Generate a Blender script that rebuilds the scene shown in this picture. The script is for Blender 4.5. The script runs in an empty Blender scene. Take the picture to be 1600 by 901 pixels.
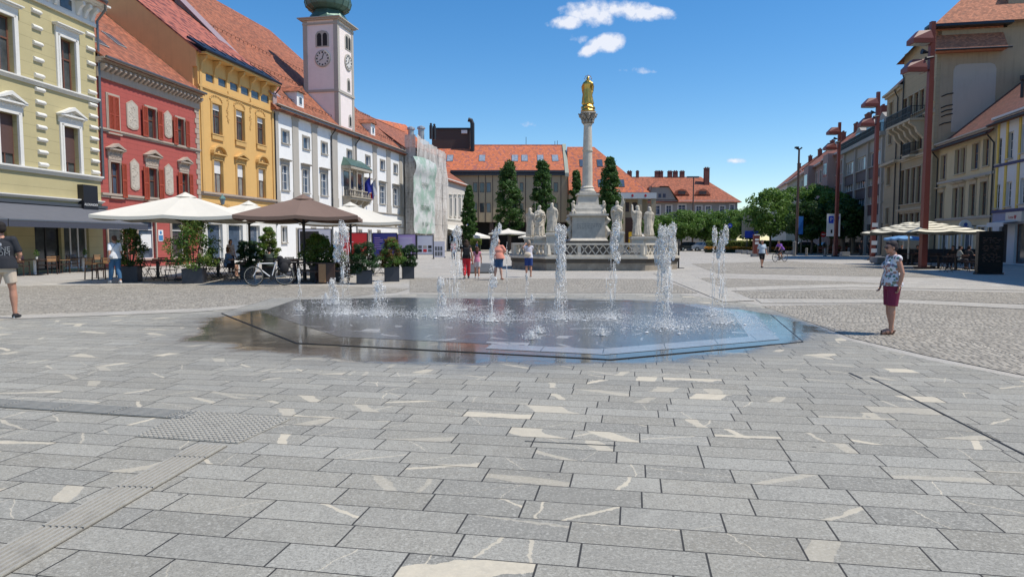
import bpy, bmesh, math, random
import numpy as np
from mathutils import Vector, Matrix
R=math.radians; PI=math.pi
random.seed(7); np.random.seed(7)
sc=bpy.context.scene
COL=sc.collection
# ---------------- camera ----------------
FPX=1060.0; PITCH=math.atan((450.5-377)/FPX); CH=1.6
cd=bpy.data.cameras.new('camera'); cam=bpy.data.objects.new('camera',cd); COL.objects.link(cam)
cam.location=(0,0,CH); cam.rotation_euler=(PI/2-PITCH,0,0)
cd.sensor_width=36; cd.lens=36*FPX/1600; cd.clip_start=0.1; cd.clip_end=3000
sc.camera=cam
# ---------------- light ----------------
SUN_EL=R(59.5); SUN_AZ=Vector((1,-0.17,0)).normalized()   # direction towards the sun, horizontally
sunvec=Vector((SUN_AZ.x*math.cos(SUN_EL),SUN_AZ.y*math.cos(SUN_EL),math.sin(SUN_EL)))
ld=bpy.data.lights.new('sun','SUN'); ld.energy=4.6; ld.angle=R(0.53); ld.color=(1,.94,.85)
lo=bpy.data.objects.new('sun',ld); COL.objects.link(lo); lo.rotation_euler=(-sunvec).to_track_quat('-Z','Y').to_euler(); lo.location=(40,0,60)
sc.view_settings.view_transform='Standard'; sc.view_settings.look='None'; sc.view_settings.gamma=1
sc.view_settings.exposure=0.06; sc.view_settings.use_curve_mapping=False
def ray(px,py):
    cx=(px-800)/FPX; cy=(450.5-py)/FPX; c,s=math.cos(PITCH),math.sin(PITCH)
    return Vector((cx, c+cy*s, -s+cy*c))
def G(px,py,z=0.0):
    d=ray(px,py); t=(z-CH)/d.z; return Vector((d.x*t,d.y*t,z))
def XY(px,Y):
    d=ray(px,377); return Vector((d.x/d.y*Y,Y,0))
def AT(px,py,Y):
    d=ray(px,py); t=Y/d.y; return Vector((d.x*t,Y,CH+d.z*t))
# world
w=bpy.data.worlds.new('World'); sc.world=w; w.use_nodes=True
nt=w.node_tree; N=nt.nodes; LK=nt.links
for n in list(N): N.remove(n)
out=N.new('ShaderNodeOutputWorld'); bg=N.new('ShaderNodeBackground'); bg.inputs[1].default_value=0.15
sky=N.new('ShaderNodeTexSky'); sky.sky_type='NISHITA'; sky.sun_disc=False; sky.sun_elevation=SUN_EL
sky.sun_rotation=math.atan2(SUN_AZ.x,SUN_AZ.y); sky.altitude=300; sky.air_density=1.0; sky.dust_density=0.25; sky.ozone_density=2.6
def wm(op,a,b=None,c=None,clamp=False):
    m=N.new('ShaderNodeMath'); m.operation=op; m.use_clamp=clamp
    for i,x in enumerate((a,b,c)):
        if x is None: continue
        if isinstance(x,(int,float)): m.inputs[i].default_value=x
        else: LK.new(x,m.inputs[i])
    return m.outputs[0]
tc=N.new('ShaderNodeTexCoord'); sp=N.new('ShaderNodeSeparateXYZ'); LK.new(tc.outputs['Generated'],sp.inputs[0])
yy=wm('MAXIMUM',sp.outputs[1],0.02); ga=wm('DIVIDE',sp.outputs[0],yy); gb=wm('DIVIDE',sp.outputs[2],yy)
cb=N.new('ShaderNodeCombineXYZ'); LK.new(ga,cb.inputs[0]); LK.new(gb,cb.inputs[1])
nz=N.new('ShaderNodeTexNoise'); nz.inputs['Scale'].default_value=26; nz.inputs['Detail'].default_value=7; nz.inputs['Roughness'].default_value=.62; LK.new(cb.outputs[0],nz.inputs['Vector'])
nz2=N.new('ShaderNodeTexNoise'); nz2.inputs['Scale'].default_value=70; nz2.inputs['Detail'].default_value=5; LK.new(cb.outputs[0],nz2.inputs['Vector'])
tot=None
for (cx,cy,rx,ry,st,sl) in [(928,20,46,20,1,0),(985,18,62,15,1,.06),(888,35,34,11,1,-.12),(1030,18,28,8,.9,.1),(948,68,30,15,1,-.1),(926,77,22,10,1,-.35),(992,110,20,5,.32,0),(1010,112,12,3,.25,0),(1152,252,12,3,.35,0),(820,194,10,3,.16,0),(905,60,9,4,.1,0)]:
    d=ray(cx,cy); a0=d.x/d.y; b0=d.z/d.y; rx/=FPX; ry/=FPX
    da=wm('SUBTRACT',ga,a0); db=wm('SUBTRACT',gb,b0); db=wm('ADD',db,wm('MULTIPLY',da,sl))
    e=wm('ADD',wm('POWER',wm('ABSOLUTE',wm('DIVIDE',da,rx)),2.0),wm('POWER',wm('ABSOLUTE',wm('DIVIDE',db,ry)),2.0))
    m=wm('MULTIPLY',wm('SUBTRACT',1.0,e),st)
    m=wm('MAXIMUM',m,-1.5)
    tot=m if tot is None else wm('MAXIMUM',tot,m)
nn=wm('SUBTRACT',nz.outputs['Fac'],.5)
mk=wm('ADD',tot,wm('MULTIPLY',nn,3.0)); mk=wm('ADD',mk,wm('MULTIPLY',wm('SUBTRACT',nz2.outputs['Fac'],.5),1.2))
mk=wm('MULTIPLY',wm('ADD',mk,.12),1.15,clamp=True)
mk=wm('MULTIPLY',mk,.88)
ccol=N.new('ShaderNodeMixRGB'); ccol.inputs[1].default_value=(3.8,4.4,5.8,1); ccol.inputs[2].default_value=(6.0,6.1,6.5,1); LK.new(wm('MULTIPLY',mk,1.1,clamp=True),ccol.inputs[0])
mx=N.new('ShaderNodeMixRGB'); LK.new(mk,mx.inputs[0]); hs=N.new('ShaderNodeHueSaturation'); hs.inputs['Saturation'].default_value=1.34; hs.inputs['Value'].default_value=1.0; LK.new(sky.outputs[0],hs.inputs['Color']); LK.new(hs.outputs[0],mx.inputs[1]); LK.new(ccol.outputs[0],mx.inputs[2])
LK.new(mx.outputs[0],bg.inputs[0]); LK.new(bg.outputs[0],out.inputs[0])

# ---------------- materials ----------------
MATS={}
class NB:
    def __init__(s,name):
        s.m=bpy.data.materials.new(name); s.m.use_nodes=True; s.t=s.m.node_tree; s.n=s.t.nodes; s.l=s.t.links
        s.b=s.n['Principled BSDF']; s.tc=s.n.new('ShaderNodeTexCoord')
    def _s(s,inp,x):
        if x is None: return
        if isinstance(x,(int,float)): inp.default_value=x
        elif isinstance(x,(tuple,list)): inp.default_value=tuple(x) if len(x)==len(inp.default_value) else tuple(x)+(1,)
        else: s.l.new(x,inp)
    def M(s,op,a,b=None,c=None,clamp=False):
        m=s.n.new('ShaderNodeMath'); m.operation=op; m.use_clamp=clamp
        for i,x in enumerate((a,b,c)): s._s(m.inputs[i],x) if x is not None else None
        return m.outputs[0]
    def mix(s,f,a,b,bt='MIX'):
        m=s.n.new('ShaderNodeMixRGB'); m.blend_type=bt; s._s(m.inputs[0],f); s._s(m.inputs[1],a); s._s(m.inputs[2],b); return m.outputs[0]
    def noise(s,scale,detail=4,vec=None,rough=.55,out='Fac'):
        n=s.n.new('ShaderNodeTexNoise'); n.inputs['Scale'].default_value=scale; n.inputs['Detail'].default_value=detail; n.inputs['Roughness'].default_value=rough
        s.l.new(vec or s.tc.outputs['Object'],n.inputs['Vector']); return n.outputs[out]
    def sep(s,v=None):
        n=s.n.new('ShaderNodeSeparateXYZ'); s.l.new(v or s.tc.outputs['Object'],n.inputs[0]); return n.outputs
    def comb(s,x,y,z=0.0):
        n=s.n.new('ShaderNodeCombineXYZ'); s._s(n.inputs[0],x); s._s(n.inputs[1],y); s._s(n.inputs[2],z); return n.outputs[0]
    def wn(s,v):
        n=s.n.new('ShaderNodeTexWhiteNoise'); n.noise_dimensions='3D'; s.l.new(v,n.inputs['Vector']); return n.outputs
    def ramp(s,f,stops):
        n=s.n.new('ShaderNodeValToRGB'); e=n.color_ramp.elements
        while len(e)<len(stops): e.new(.5)
        for i,(p,c) in enumerate(stops): e[i].position=p; e[i].color=tuple(c)+(1,) if len(c)==3 else c
        s._s(n.inputs[0],f); return n.outputs[0]
    def bump(s,h,strength=.3,dist=.01):
        n=s.n.new('ShaderNodeBump'); n.inputs['Strength'].default_value=strength; n.inputs['Distance'].default_value=dist; s.l.new(h,n.inputs['Height']); s.l.new(n.outputs[0],s.b.inputs['Normal']); return n
    def col(s,x): s._s(s.b.inputs['Base Color'],x)
    def rough(s,x): s._s(s.b.inputs['Roughness'],x)
def sc_(c,k): return tuple(min(1,x*k) for x in c)
def plaster(key,c,var=.12,groove=None,rough=.85,dirt=.25,gy=0.0):
    if key in MATS: return MATS[key]
    b=NB(key); o=b.sep()
    n1=b.noise(1.3,6); n2=b.noise(14,4)
    cc=b.mix(n1,sc_(c,1-var),sc_(c,1+var*.7)); cc=b.mix(b.M('MULTIPLY',b.M('SUBTRACT',n2,.3,clamp=True),.22),cc,sc_(c,.72))
    # rain streaks: noise stretched vertically
    st=b.noise(1.0,5,vec=b.comb(b.M('MULTIPLY',o[0],5),b.M('MULTIPLY',o[1],5),b.M('MULTIPLY',o[2],.45)))
    cc=b.mix(b.M('MULTIPLY',b.M('SUBTRACT',st,.5,clamp=True),dirt*4,clamp=True),cc,sc_(c,.6)); pt=b.noise(.45,6,rough=.65); cc=b.mix(b.M('MULTIPLY',b.M('SUBTRACT',pt,.52,clamp=True),1.6,clamp=True),cc,sc_(c,.74))
    h=n2
    if groove:
        f=b.M('FRACT',b.M('DIVIDE',b.M('ADD',o[2],gy),groove)); g=b.M('LESS_THAN',f,.035/groove*.7)
        h=b.M('SUBTRACT',b.M('MULTIPLY',n2,.3),b.M('MULTIPLY',g,1.5)); cc=b.mix(b.M('MULTIPLY',g,.45),cc,sc_(c,.45))
    b.col(cc); b.rough(rough); b.bump(h,.35,.02); MATS[key]=b.m; return b.m
def stone(key,c,var=.3,scale=6,rough=.8,bump=.4):
    if key in MATS: return MATS[key]
    b=NB(key); n1=b.noise(scale,8,rough=.65); n2=b.noise(scale*.15,4)
    cc=b.mix(n1,sc_(c,1-var),sc_(c,1+var*.6)); cc=b.mix(b.M('MULTIPLY',b.M('SUBTRACT',n2,.5,clamp=True),2.2,clamp=True),cc,sc_(c,.55))
    b.col(cc); b.rough(rough); b.bump(n1,bump,.02); MATS[key]=b.m; return b.m
def plain(key,c,rough=.5,metal=0.0,var=.12,scale=8,spec=.5,bump=.0):
    if key in MATS: return MATS[key]
    b=NB(key); n=b.noise(scale,5); b.col(b.mix(n,sc_(c,1-var),sc_(c,1+var))); b.rough(rough); b.b.inputs['Metallic'].default_value=metal
    b.b.inputs['Specular IOR Level'].default_value=spec
    if bump: b.bump(n,bump,.01)
    MATS[key]=b.m; return b.m
def glass(key,c=(.018,.022,.028),c2=None,rough=.06):
    """window glass seen from outside: a glossy dark skin over a dim room, with a paler curtain low down"""
    if key in MATS: return MATS[key]
    b=NB(key); n=b.noise(2.2,3); n2=b.noise(.9,2)
    cc=b.mix(n,c,c2 or sc_(c,2.2)); b.col(cc); b.rough(rough); b.b.inputs['Specular IOR Level'].default_value=.75
    b.bump(n2,.06,.05); MATS[key]=b.m; return b.m
def tile(key,c,var=.35,row=.16,wid=.2,dark=.5,spots=0.0,spotc=(.25,.05,.03)):
    if key in MATS: return MATS[key]
    b=NB(key); o=b.sep(); nv=b.sep(b.tc.outputs['Normal'])
    gx=b.M('GREATER_THAN',b.M('ABSOLUTE',nv[0]),.45)
    u=b.M('ADD',b.M('MULTIPLY',o[0],b.M('SUBTRACT',1.0,gx)),b.M('MULTIPLY',o[1],gx))
    v=b.M('DIVIDE',b.M('MULTIPLY',o[2],1.35),row); r=b.M('FLOOR',v); fv=b.M('FRACT',v)
    uu=b.M('ADD',b.M('DIVIDE',u,wid),b.M('MULTIPLY',b.M('MODULO',r,2.0),.5)); cu=b.M('FLOOR',uu); fu=b.M('FRACT',uu)
    w1=b.wn(b.comb(cu,r,gx)); n1=b.noise(.35,5); n2=b.noise(3,4)
    cc=b.mix(w1[0],sc_(c,1-var),sc_(c,1+var*.8))
    cc=b.mix(b.M('MULTIPLY',n1,.55),cc,sc_(c,dark)); cc=b.mix(b.M('MULTIPLY',b.M('SUBTRACT',n2,.52,clamp=True),3,clamp=True),cc,(.11,.075,.055))
    if spots:
        sp_=b.M('LESS_THAN',w1[0],spots); cc=b.mix(sp_,cc,spotc)
    ed=b.M('ADD',b.M('LESS_THAN',fv,.13),b.M('LESS_THAN',fu,.07),clamp=True)
    cc=b.mix(b.M('MULTIPLY',ed,.45),cc,sc_(c,.25))
    h=b.M('ADD',b.M('MULTIPLY',b.M('SUBTRACT',1.0,fv),1.0),b.M('MULTIPLY',w1[0],.3)); b.col(cc); b.rough(.85); b.bump(h,.8,.03); MATS[key]=b.m; return b.m
def leafm(key,c,c2,tr=.35):
    if key in MATS: return MATS[key]
    b=NB(key); gi=b.n.new('ShaderNodeNewGeometry'); n=b.noise(.9,3); r=gi.outputs['Random Per Island']
    cc=b.mix(b.M('ADD',b.M('MULTIPLY',n,.6),b.M('MULTIPLY',r,.45),clamp=True),c,c2); b.col(cc); b.rough(.5); b.b.inputs['Specular IOR Level'].default_value=.35
    tn=b.n.new('ShaderNodeBsdfTranslucent'); b.l.new(b.mix(.5,cc,sc_(c2,1.5)),tn.inputs[0]); ms=b.n.new('ShaderNodeMixShader'); ms.inputs[0].default_value=tr
    b.l.new(b.b.outputs[0],ms.inputs[1]); b.l.new(tn.outputs[0],ms.inputs[2]); b.l.new(ms.outputs[0],b.n['Material Output'].inputs[0]); MATS[key]=b.m; return b.m

# ---------------- mesh builder ----------------
class MB:
    def __init__(s): s.v=[]; s.f=[]; s.mi=[]; s.M=Matrix.Identity(4); s.cur=0
    def add(s,vs,fs,mi=None):
        o=len(s.v); s.v+=[tuple(s.M@Vector(p)) for p in vs]; s.f+=[tuple(o+i for i in f) for f in fs]; s.mi+=[s.cur if mi is None else mi]*len(fs); return s
    def box(s,x0,x1,y0,y1,z0,z1,mi=None):
        vs=[(x0,y0,z0),(x1,y0,z0),(x1,y1,z0),(x0,y1,z0),(x0,y0,z1),(x1,y0,z1),(x1,y1,z1),(x0,y1,z1)]
        return s.add(vs,[(0,3,2,1),(4,5,6,7),(0,1,5,4),(1,2,6,5),(2,3,7,6),(3,0,4,7)],mi)
    def tbox(s,x0,x1,y0,y1,z0,z1,i=.1,j=None,mi=None):
        j=i if j is None else j   # box whose top is inset: a tapered block
        vs=[(x0,y0,z0),(x1,y0,z0),(x1,y1,z0),(x0,y1,z0),(x0+i,y0+j,z1),(x1-i,y0+j,z1),(x1-i,y1-j,z1),(x0+i,y1-j,z1)]
        return s.add(vs,[(0,3,2,1),(4,5,6,7),(0,1,5,4),(1,2,6,5),(2,3,7,6),(3,0,4,7)],mi)
    def bar(s,p,q,w,h=None,mi=None,up=(0,0,1)):
        p=Vector(p); q=Vector(q); h=h or w; d=(q-p)
        if d.length<1e-6: return s
        d.normalize(); up=Vector(up)
        if abs(d.dot(up))>.98: up=Vector((1,0,0))
        a=d.cross(up).normalized()*w/2; b=a.cross(d).normalized()*h/2
        vs=[p-a-b,p+a-b,p+a+b,p-a+b,q-a-b,q+a-b,q+a+b,q-a+b]
        return s.add(vs,[(0,3,2,1),(4,5,6,7),(0,1,5,4),(1,2,6,5),(2,3,7,6),(3,0,4,7)],mi)
    def extr(s,poly,y0,y1,mi=None):   # polygon in x-z, extruded along y
        n=len(poly); vs=[(x,y0,z) for x,z in poly]+[(x,y1,z) for x,z in poly]
        fs=[tuple(range(n)),tuple(reversed(range(n,2*n)))]+[(i,i+n,(i+1)%n+n,(i+1)%n) for i in range(n)]
        return s.add(vs,fs,mi)
    def extz(s,poly,z0,z1,mi=None):
        n=len(poly); vs=[(x,y,z0) for x,y in poly]+[(x,y,z1) for x,y in poly]
        return s.add(vs,[tuple(reversed(range(n))),tuple(range(n,2*n))]+[(i,(i+1)%n,(i+1)%n+n,i+n) for i in range(n)],mi)
    def extx(s,poly,x0,x1,mi=None):   # polygon in y-z
        n=len(poly); vs=[(x0,y,z) for y,z in poly]+[(x1,y,z) for y,z in poly]
        return s.add(vs,[tuple(reversed(range(n))),tuple(range(n,2*n))]+[(i,(i+1)%n,(i+1)%n+n,i+n) for i in range(n)],mi)
    def tube(s,pts,rad,n=8,mi=None,caps=True,ell=None):
        pts=[Vector(p) for p in pts]; m=len(pts)
        if isinstance(rad,(int,float)): rad=[rad]*m
        vs=[];prev=None
        for i,p in enumerate(pts):
            d=(pts[min(i+1,m-1)]-pts[max(i-1,0)]).normalized()
            if prev is None:
                a=d.cross(Vector((0,1,0)) if abs(d.y)<.9 else Vector((1,0,0))).normalized()
            else:
                a=(prev-d*prev.dot(d)).normalized()
            prev=a; b=d.cross(a)
            ra=rad[i] if not isinstance(rad[i],(tuple,list)) else None
            for k in range(n):
                t=2*PI*k/n
                if ra is None: vs.append(p+a*math.cos(t)*rad[i][0]+b*math.sin(t)*rad[i][1])
                else: vs.append(p+(a*math.cos(t)+b*math.sin(t))*ra)
        fs=[(i*n+k,i*n+(k+1)%n,(i+1)*n+(k+1)%n,(i+1)*n+k) for i in range(m-1) for k in range(n)]
        if caps: fs+=[tuple(reversed(range(n))),tuple((m-1)*n+k for k in range(n))]
        return s.add(vs,fs,mi)
    def lathe(s,prof,n=16,c=(0,0,0),mi=None,sx=1,sy=1,rot=0):
        vs=[(c[0]+r*sx*math.cos(2*PI*k/n+rot),c[1]+r*sy*math.sin(2*PI*k/n+rot),c[2]+z) for r,z in prof for k in range(n)]
        m=len(prof); fs=[(i*n+k,i*n+(k+1)%n,(i+1)*n+(k+1)%n,(i+1)*n+k) for i in range(m-1) for k in range(n)]
        fs+=[tuple(reversed(range(n))),tuple((m-1)*n+k for k in range(n))]
        return s.add(vs,fs,mi)
    def ball(s,c,r,n=10,m=7,mi=None):
        if isinstance(r,(int,float)): r=(r,r,r)
        vs=[(c[0],c[1],c[2]-r[2])]
        for i in range(1,m):
            t=PI*i/m
            for k in range(n): p=2*PI*k/n; vs.append((c[0]+r[0]*math.sin(t)*math.cos(p),c[1]+r[1]*math.sin(t)*math.sin(p),c[2]-r[2]*math.cos(t)))
        vs.append((c[0],c[1],c[2]+r[2])); L=len(vs)-1
        fs=[(0,1+(k+1)%n,1+k) for k in range(n)]
        for i in range(m-2): fs+=[(1+i*n+k,1+i*n+(k+1)%n,1+(i+1)*n+(k+1)%n,1+(i+1)*n+k) for k in range(n)]
        fs+=[(L,1+(m-2)*n+k,1+(m-2)*n+(k+1)%n) for k in range(n)]
        return s.add(vs,fs,mi)
    def mesh(s,name,mats,smooth=False):
        me=bpy.data.meshes.new(name); me.from_pydata(s.v,[],s.f)
        for m in (mats if isinstance(mats,(list,tuple)) else [mats]): me.materials.append(m)
        if any(s.mi): me.polygons.foreach_set('material_index',s.mi)
        if smooth: me.polygons.foreach_set('use_smooth',[True]*len(me.polygons))
        me.update(); return me
    def split(s,name,mats,parent,**k):
        """each loose piece of this builder becomes a part of its own"""
        par=list(range(len(s.v)))
        def fd(i):
            while par[i]!=i: par[i]=par[par[i]]; i=par[i]
            return i
        for f in s.f:
            for i in f[1:]: par[fd(i)]=fd(f[0])
        g={}
        for f,mi in zip(s.f,s.mi): g.setdefault(fd(f[0]),[]).append((f,mi))
        for fs in g.values():
            ids=sorted({i for f,_ in fs for i in f}); mp={i:n for n,i in enumerate(ids)}; q=MB(); q.v=[s.v[i] for i in ids]; q.f=[tuple(mp[i] for i in f) for f,_ in fs]; q.mi=[m for _,m in fs]; q.build(name,mats,parent,**k)
    def build(s,name,mats,parent=None,smooth=False,loc=None,rz=0,bevel=0,label=None):
        o=bpy.data.objects.new(name,s.mesh(name,mats,smooth)); COL.objects.link(o); o.parent=parent
        if loc is not None: o.location=loc
        o.rotation_euler.z=rz
        if bevel:
            md=o.modifiers.new('bevel','BEVEL'); md.width=bevel; md.segments=2; md.limit_method='ANGLE'
        if label: o['label']=label
        return o
def tag(o,label,cat,group=None,kind=None):
    if label: o['label']=label
    if cat: o['category']=cat
    if group: o['group']=group
    if kind: o['kind']=kind
    return o
def thing(name,label,cat,loc=(0,0,0),rz=0,group=None):
    o=bpy.data.objects.new(name,None); COL.objects.link(o); o.location=loc; o.rotation_euler=(0,0,rz); o.empty_display_size=.3
    return tag(o,label,cat,group)
def struct(name,mb,mat,**k):
    o=mb.build(name,mat,**k); o['kind']='structure'; return o
CH_={}
def kids(o): return [c for c in bpy.data.objects if c.parent==o]
def dup(root,loc,rz=None,label=None,group=None,scale=None,cache={}):
    key=root.name
    if key not in cache:
        cache[key]=[(c,[(d,[]) for d in kids(c)]) for c in kids(root)]
    r=root.copy(); COL.objects.link(r); r.location=loc
    if rz is not None: r.rotation_euler=(0,0,rz)
    if scale is not None: r.scale=scale
    if label: r['label']=label
    if group: r['group']=group
    for c,ds in cache[key]:
        n=c.copy(); COL.objects.link(n); n.parent=r
        for d,_ in ds:
            m=d.copy(); COL.objects.link(m); m.parent=n
    return r
def text_mb(s,size,ext=.006,font_scale=1.0):
    cu=bpy.data.curves.new('t','FONT'); cu.body=s; cu.size=size; cu.extrude=ext; cu.align_x='CENTER'; cu.align_y='CENTER'; cu.resolution_u=2
    o=bpy.data.objects.new('t',cu); COL.objects.link(o); dg=bpy.context.evaluated_depsgraph_get()
    me=bpy.data.meshes.new_from_object(o.evaluated_get(dg)); bpy.data.objects.remove(o); bpy.data.curves.remove(cu)
    mb=MB(); vs=[v.co.copy() for v in me.vertices]; fs=[tuple(p.vertices) for p in me.polygons]
    mb.add([(v.x*font_scale,-v.z,v.y) for v in vs],fs); bpy.data.meshes.remove(me)
    return mb   # lies in the x-z plane, facing -y
def remesh(mb,voxel,smooth_it=3,fac=.5,dec=None):
    me=mb.mesh('tmp',[]); o=bpy.data.objects.new('tmp',me); COL.objects.link(o)
    m=o.modifiers.new('r','REMESH'); m.mode='VOXEL'; m.voxel_size=voxel
    if smooth_it: q=o.modifiers.new('s','SMOOTH'); q.iterations=smooth_it; q.factor=fac
    dg=bpy.context.evaluated_depsgraph_get(); r=bpy.data.meshes.new_from_object(o.evaluated_get(dg))
    bpy.data.objects.remove(o); bpy.data.meshes.remove(me)
    out=MB(); out.v=[tuple(v.co) for v in r.vertices]; out.f=[tuple(p.vertices) for p in r.polygons]; out.mi=[0]*len(out.f); bpy.data.meshes.remove(r)
    return out
# ================= ground =================
TH_=math.atan((990-800)/FPX); dV=(math.sin(TH_),math.cos(TH_)); dU=(math.cos(TH_),-math.sin(TH_))
FC=G(790,504)   # fountain centre on the ground
def slabmat(key,base,pale,row,lenb,joint,wet=True,veins=1.0,rot=0.0,jointc=(.07,.065,.06),always_wet=False,ripple=False,var=.12):
    b=NB(key); gp_=b.n.new('ShaderNodeNewGeometry'); o=b.sep(gp_.outputs['Position']); c,s=math.cos(rot),math.sin(rot)
    uU=(dU[0]*c-dU[1]*s,dU[0]*s+dU[1]*c); vV=(dV[0]*c-dV[1]*s,dV[0]*s+dV[1]*c)
    U=b.M('ADD',b.M('MULTIPLY',o[0],uU[0]),b.M('MULTIPLY',o[1],uU[1])); V=b.M('ADD',b.M('MULTIPLY',o[0],vV[0]),b.M('MULTIPLY',o[1],vV[1]))
    v=b.M('DIVIDE',V,row); r=b.M('FLOOR',v); fv=b.M('SUBTRACT',v,r)
    rr=b.wn(b.comb(r,3.0,7.0))[0]
    Lr=b.M('ADD',lenb*.9,b.M('MULTIPLY',rr,lenb*.25))
    u=b.M('DIVIDE',b.M('ADD',b.M('ADD',U,60.0),b.M('MULTIPLY',b.M('FRACT',b.M('MULTIPLY',rr,17.0)),lenb)),Lr); q=b.M('FLOOR',u); fu=b.M('SUBTRACT',u,q)
    # every other slab is split unevenly: shift the joint
    lu=b.M('MULTIPLY',fu,Lr); lv=b.M('MULTIPLY',fv,row)
    eu=b.M('MINIMUM',lu,b.M('SUBTRACT',Lr,lu)); ev=b.M('MINIMUM',lv,b.M('SUBTRACT',row,lv)); ed=b.M('MINIMUM',b.M('MULTIPLY',eu,.8),ev)
    jw=b.M('ADD',joint,b.M('MULTIPLY',b.noise(3,2),joint*.6))
    jm=b.M('LESS_THAN',ed,jw)
    id_=b.comb(q,r,1.0); w1=b.wn(id_); w2=b.wn(b.comb(q,r,5.0)); w3=b.wn(b.comb(q,r,9.0))
    s1=b.sep(w1[1]); s2=b.sep(w2[1]); s3=b.sep(w3[1])
    fine=b.noise(85,4,rough=.85); med=b.noise(11,8,rough=.7); big=b.noise(.35,4)
    grain=b.M('ADD',b.M('MULTIPLY',fine,.5),b.M('MULTIPLY',med,.3))
    bb=b.mix(s1[0],sc_(base,1-var),sc_(base,1+var)); bb=b.mix(b.M('MULTIPLY',s2[2],.35),bb,(base[0]*1.15,base[1]*1.05,base[2]*.88))
    bb=b.mix(b.M('MULTIPLY',b.M('SUBTRACT',fine,.44,clamp=True),4.5,clamp=True),bb,sc_(base,.48)); bb=b.mix(b.M('MULTIPLY',b.M('SUBTRACT',b.noise(48,3,rough=.8),.5,clamp=True),4.5,clamp=True),bb,sc_(base,1.55)); bb=b.mix(b.M('MULTIPLY',b.M('SUBTRACT',med,.45,clamp=True),1.2,clamp=True),bb,sc_(base,1.3))
    bb=b.mix(b.M('MULTIPLY',b.M('SUBTRACT',big,.45,clamp=True),1.6,clamp=True),bb,sc_(base,.72)); stn=b.noise(1.7,7,rough=.7); bb=b.mix(b.M('MULTIPLY',b.M('SUBTRACT',stn,.55,clamp=True),2.2,clamp=True),bb,sc_(base,.62)); bb=b.mix(b.M('MULTIPLY',b.M('SUBTRACT',.42,stn,clamp=True),3.0,clamp=True),bb,sc_(base,1.35))
    if veins:
        wob=b.M('MULTIPLY',b.M('SUBTRACT',b.noise(6,6,rough=.72),.5),.10); wv_=b.M('ADD',.25,b.M('MULTIPLY',b.M('POWER',b.noise(2.2,2),1.5),3.0))
        def vein(sa,thr,wmax,soff):
            an=b.M('MULTIPLY',sa[0],PI); ca=b.M('COSINE',an); sa_=b.M('SINE',an)
            dd=b.M('ADD',b.M('MULTIPLY',b.M('SUBTRACT',lu,b.M('MULTIPLY',Lr,.5)),ca),b.M('MULTIPLY',b.M('SUBTRACT',lv,row*.5),sa_))
            dd=b.M('ADD',b.M('SUBTRACT',dd,b.M('MULTIPLY',b.M('SUBTRACT',sa[1],.5),soff)),wob)
            wd=b.M('MULTIPLY',b.M('POWER',sa[2],2.5),wmax); wd=b.M('ADD',b.M('MULTIPLY',wd,wv_),.003)
            on=b.M('GREATER_THAN',thr[0],thr[1])
            return b.M('MULTIPLY',b.M('LESS_THAN',b.M('ABSOLUTE',dd),wd),on)
        v1=vein(s2,(s1[1],1-.25*veins),.06,.4); v2=vein(s3,(s1[2],1-.34*veins),.011,.5); v3=vein(b.sep(b.wn(b.comb(q,r,13.0))[1]),(s3[0],1-.13*veins),.15,.35)
        vm=b.M('MAXIMUM',b.M('MAXIMUM',v1,v2),v3); vm=b.M('MULTIPLY',vm,b.M('MULTIPLY',b.M('ADD',.34,b.M('MULTIPLY',s3[1],.6)),b.M('ADD',.45,b.M('MULTIPLY',med,.9)),clamp=True))
        bb=b.mix(vm,bb,b.mix(fine,sc_(pale,.8),sc_(pale,1.15)))
    vo=b.n.new('ShaderNodeTexVoronoi'); vo.inputs['Scale'].default_value=3.4; b.l.new(b.tc.outputs['Object'],vo.inputs['Vector'])
    gum=b.M('LESS_THAN',vo.outputs['Distance'],b.M('MULTIPLY',b.M('POWER',b.sep(vo.outputs['Color'])[0],2.5),.075)); bb=b.mix(b.M('MULTIPLY',gum,.7),bb,(.07,.065,.06))
    bb=b.mix(b.M('MULTIPLY',jm,.95),bb,jointc)
    # wetness
    if wet:
        ex=b.M('DIVIDE',b.M('SUBTRACT',o[0],FC.x),6.1); ey=b.M('DIVIDE',b.M('SUBTRACT',o[1],FC.y+.45),5.15)
        rr_=b.M('SQRT',b.M('ADD',b.M('MULTIPLY',ex,ex),b.M('MULTIPLY',ey,ey)))
        ew=b.M('ADD',rr_,b.M('MULTIPLY',b.M('SUBTRACT',b.noise(.7,4),.5),.32)); ew=b.M('ADD',ew,b.M('MULTIPLY',b.M('SUBTRACT',b.noise(9,3),.5),.03))
        wetm=b.M('MULTIPLY',b.M('SUBTRACT',1.0,ew),22.0,clamp=True)
        damp=b.M('MULTIPLY',b.M('SUBTRACT',1.13,ew),7.0,clamp=True)
    if always_wet: wetm=b.M('ADD',.84,0.0); damp=b.M('ADD',.5,0.0)
    if wet or always_wet:
        bb=b.mix(b.M('MULTIPLY',damp,.38),bb,b.mix(.55,bb,(.0,.0,.0))); bb=b.mix(b.M('MULTIPLY',wetm,.62),bb,(.018,.016,.012))
        nr=b.M('ADD',b.M('MULTIPLY',b.noise(2.0,4),.16),.0)
        rg=b.M('ADD',b.M('MULTIPLY',b.M('SUBTRACT',1.0,wetm),b.M('SUBTRACT',.8,b.M('MULTIPLY',damp,.25))),b.M('MULTIPLY',wetm,nr)); b.rough(rg)
        b.b.inputs['Specular IOR Level'].default_value=.5
        h=b.M('SUBTRACT',b.M('MULTIPLY',grain,b.M('SUBTRACT',1.0,b.M('MULTIPLY',wetm,.97))),b.M('MULTIPLY',jm,b.M('SUBTRACT',1.0,b.M('MULTIPLY',wetm,.8))))
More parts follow.
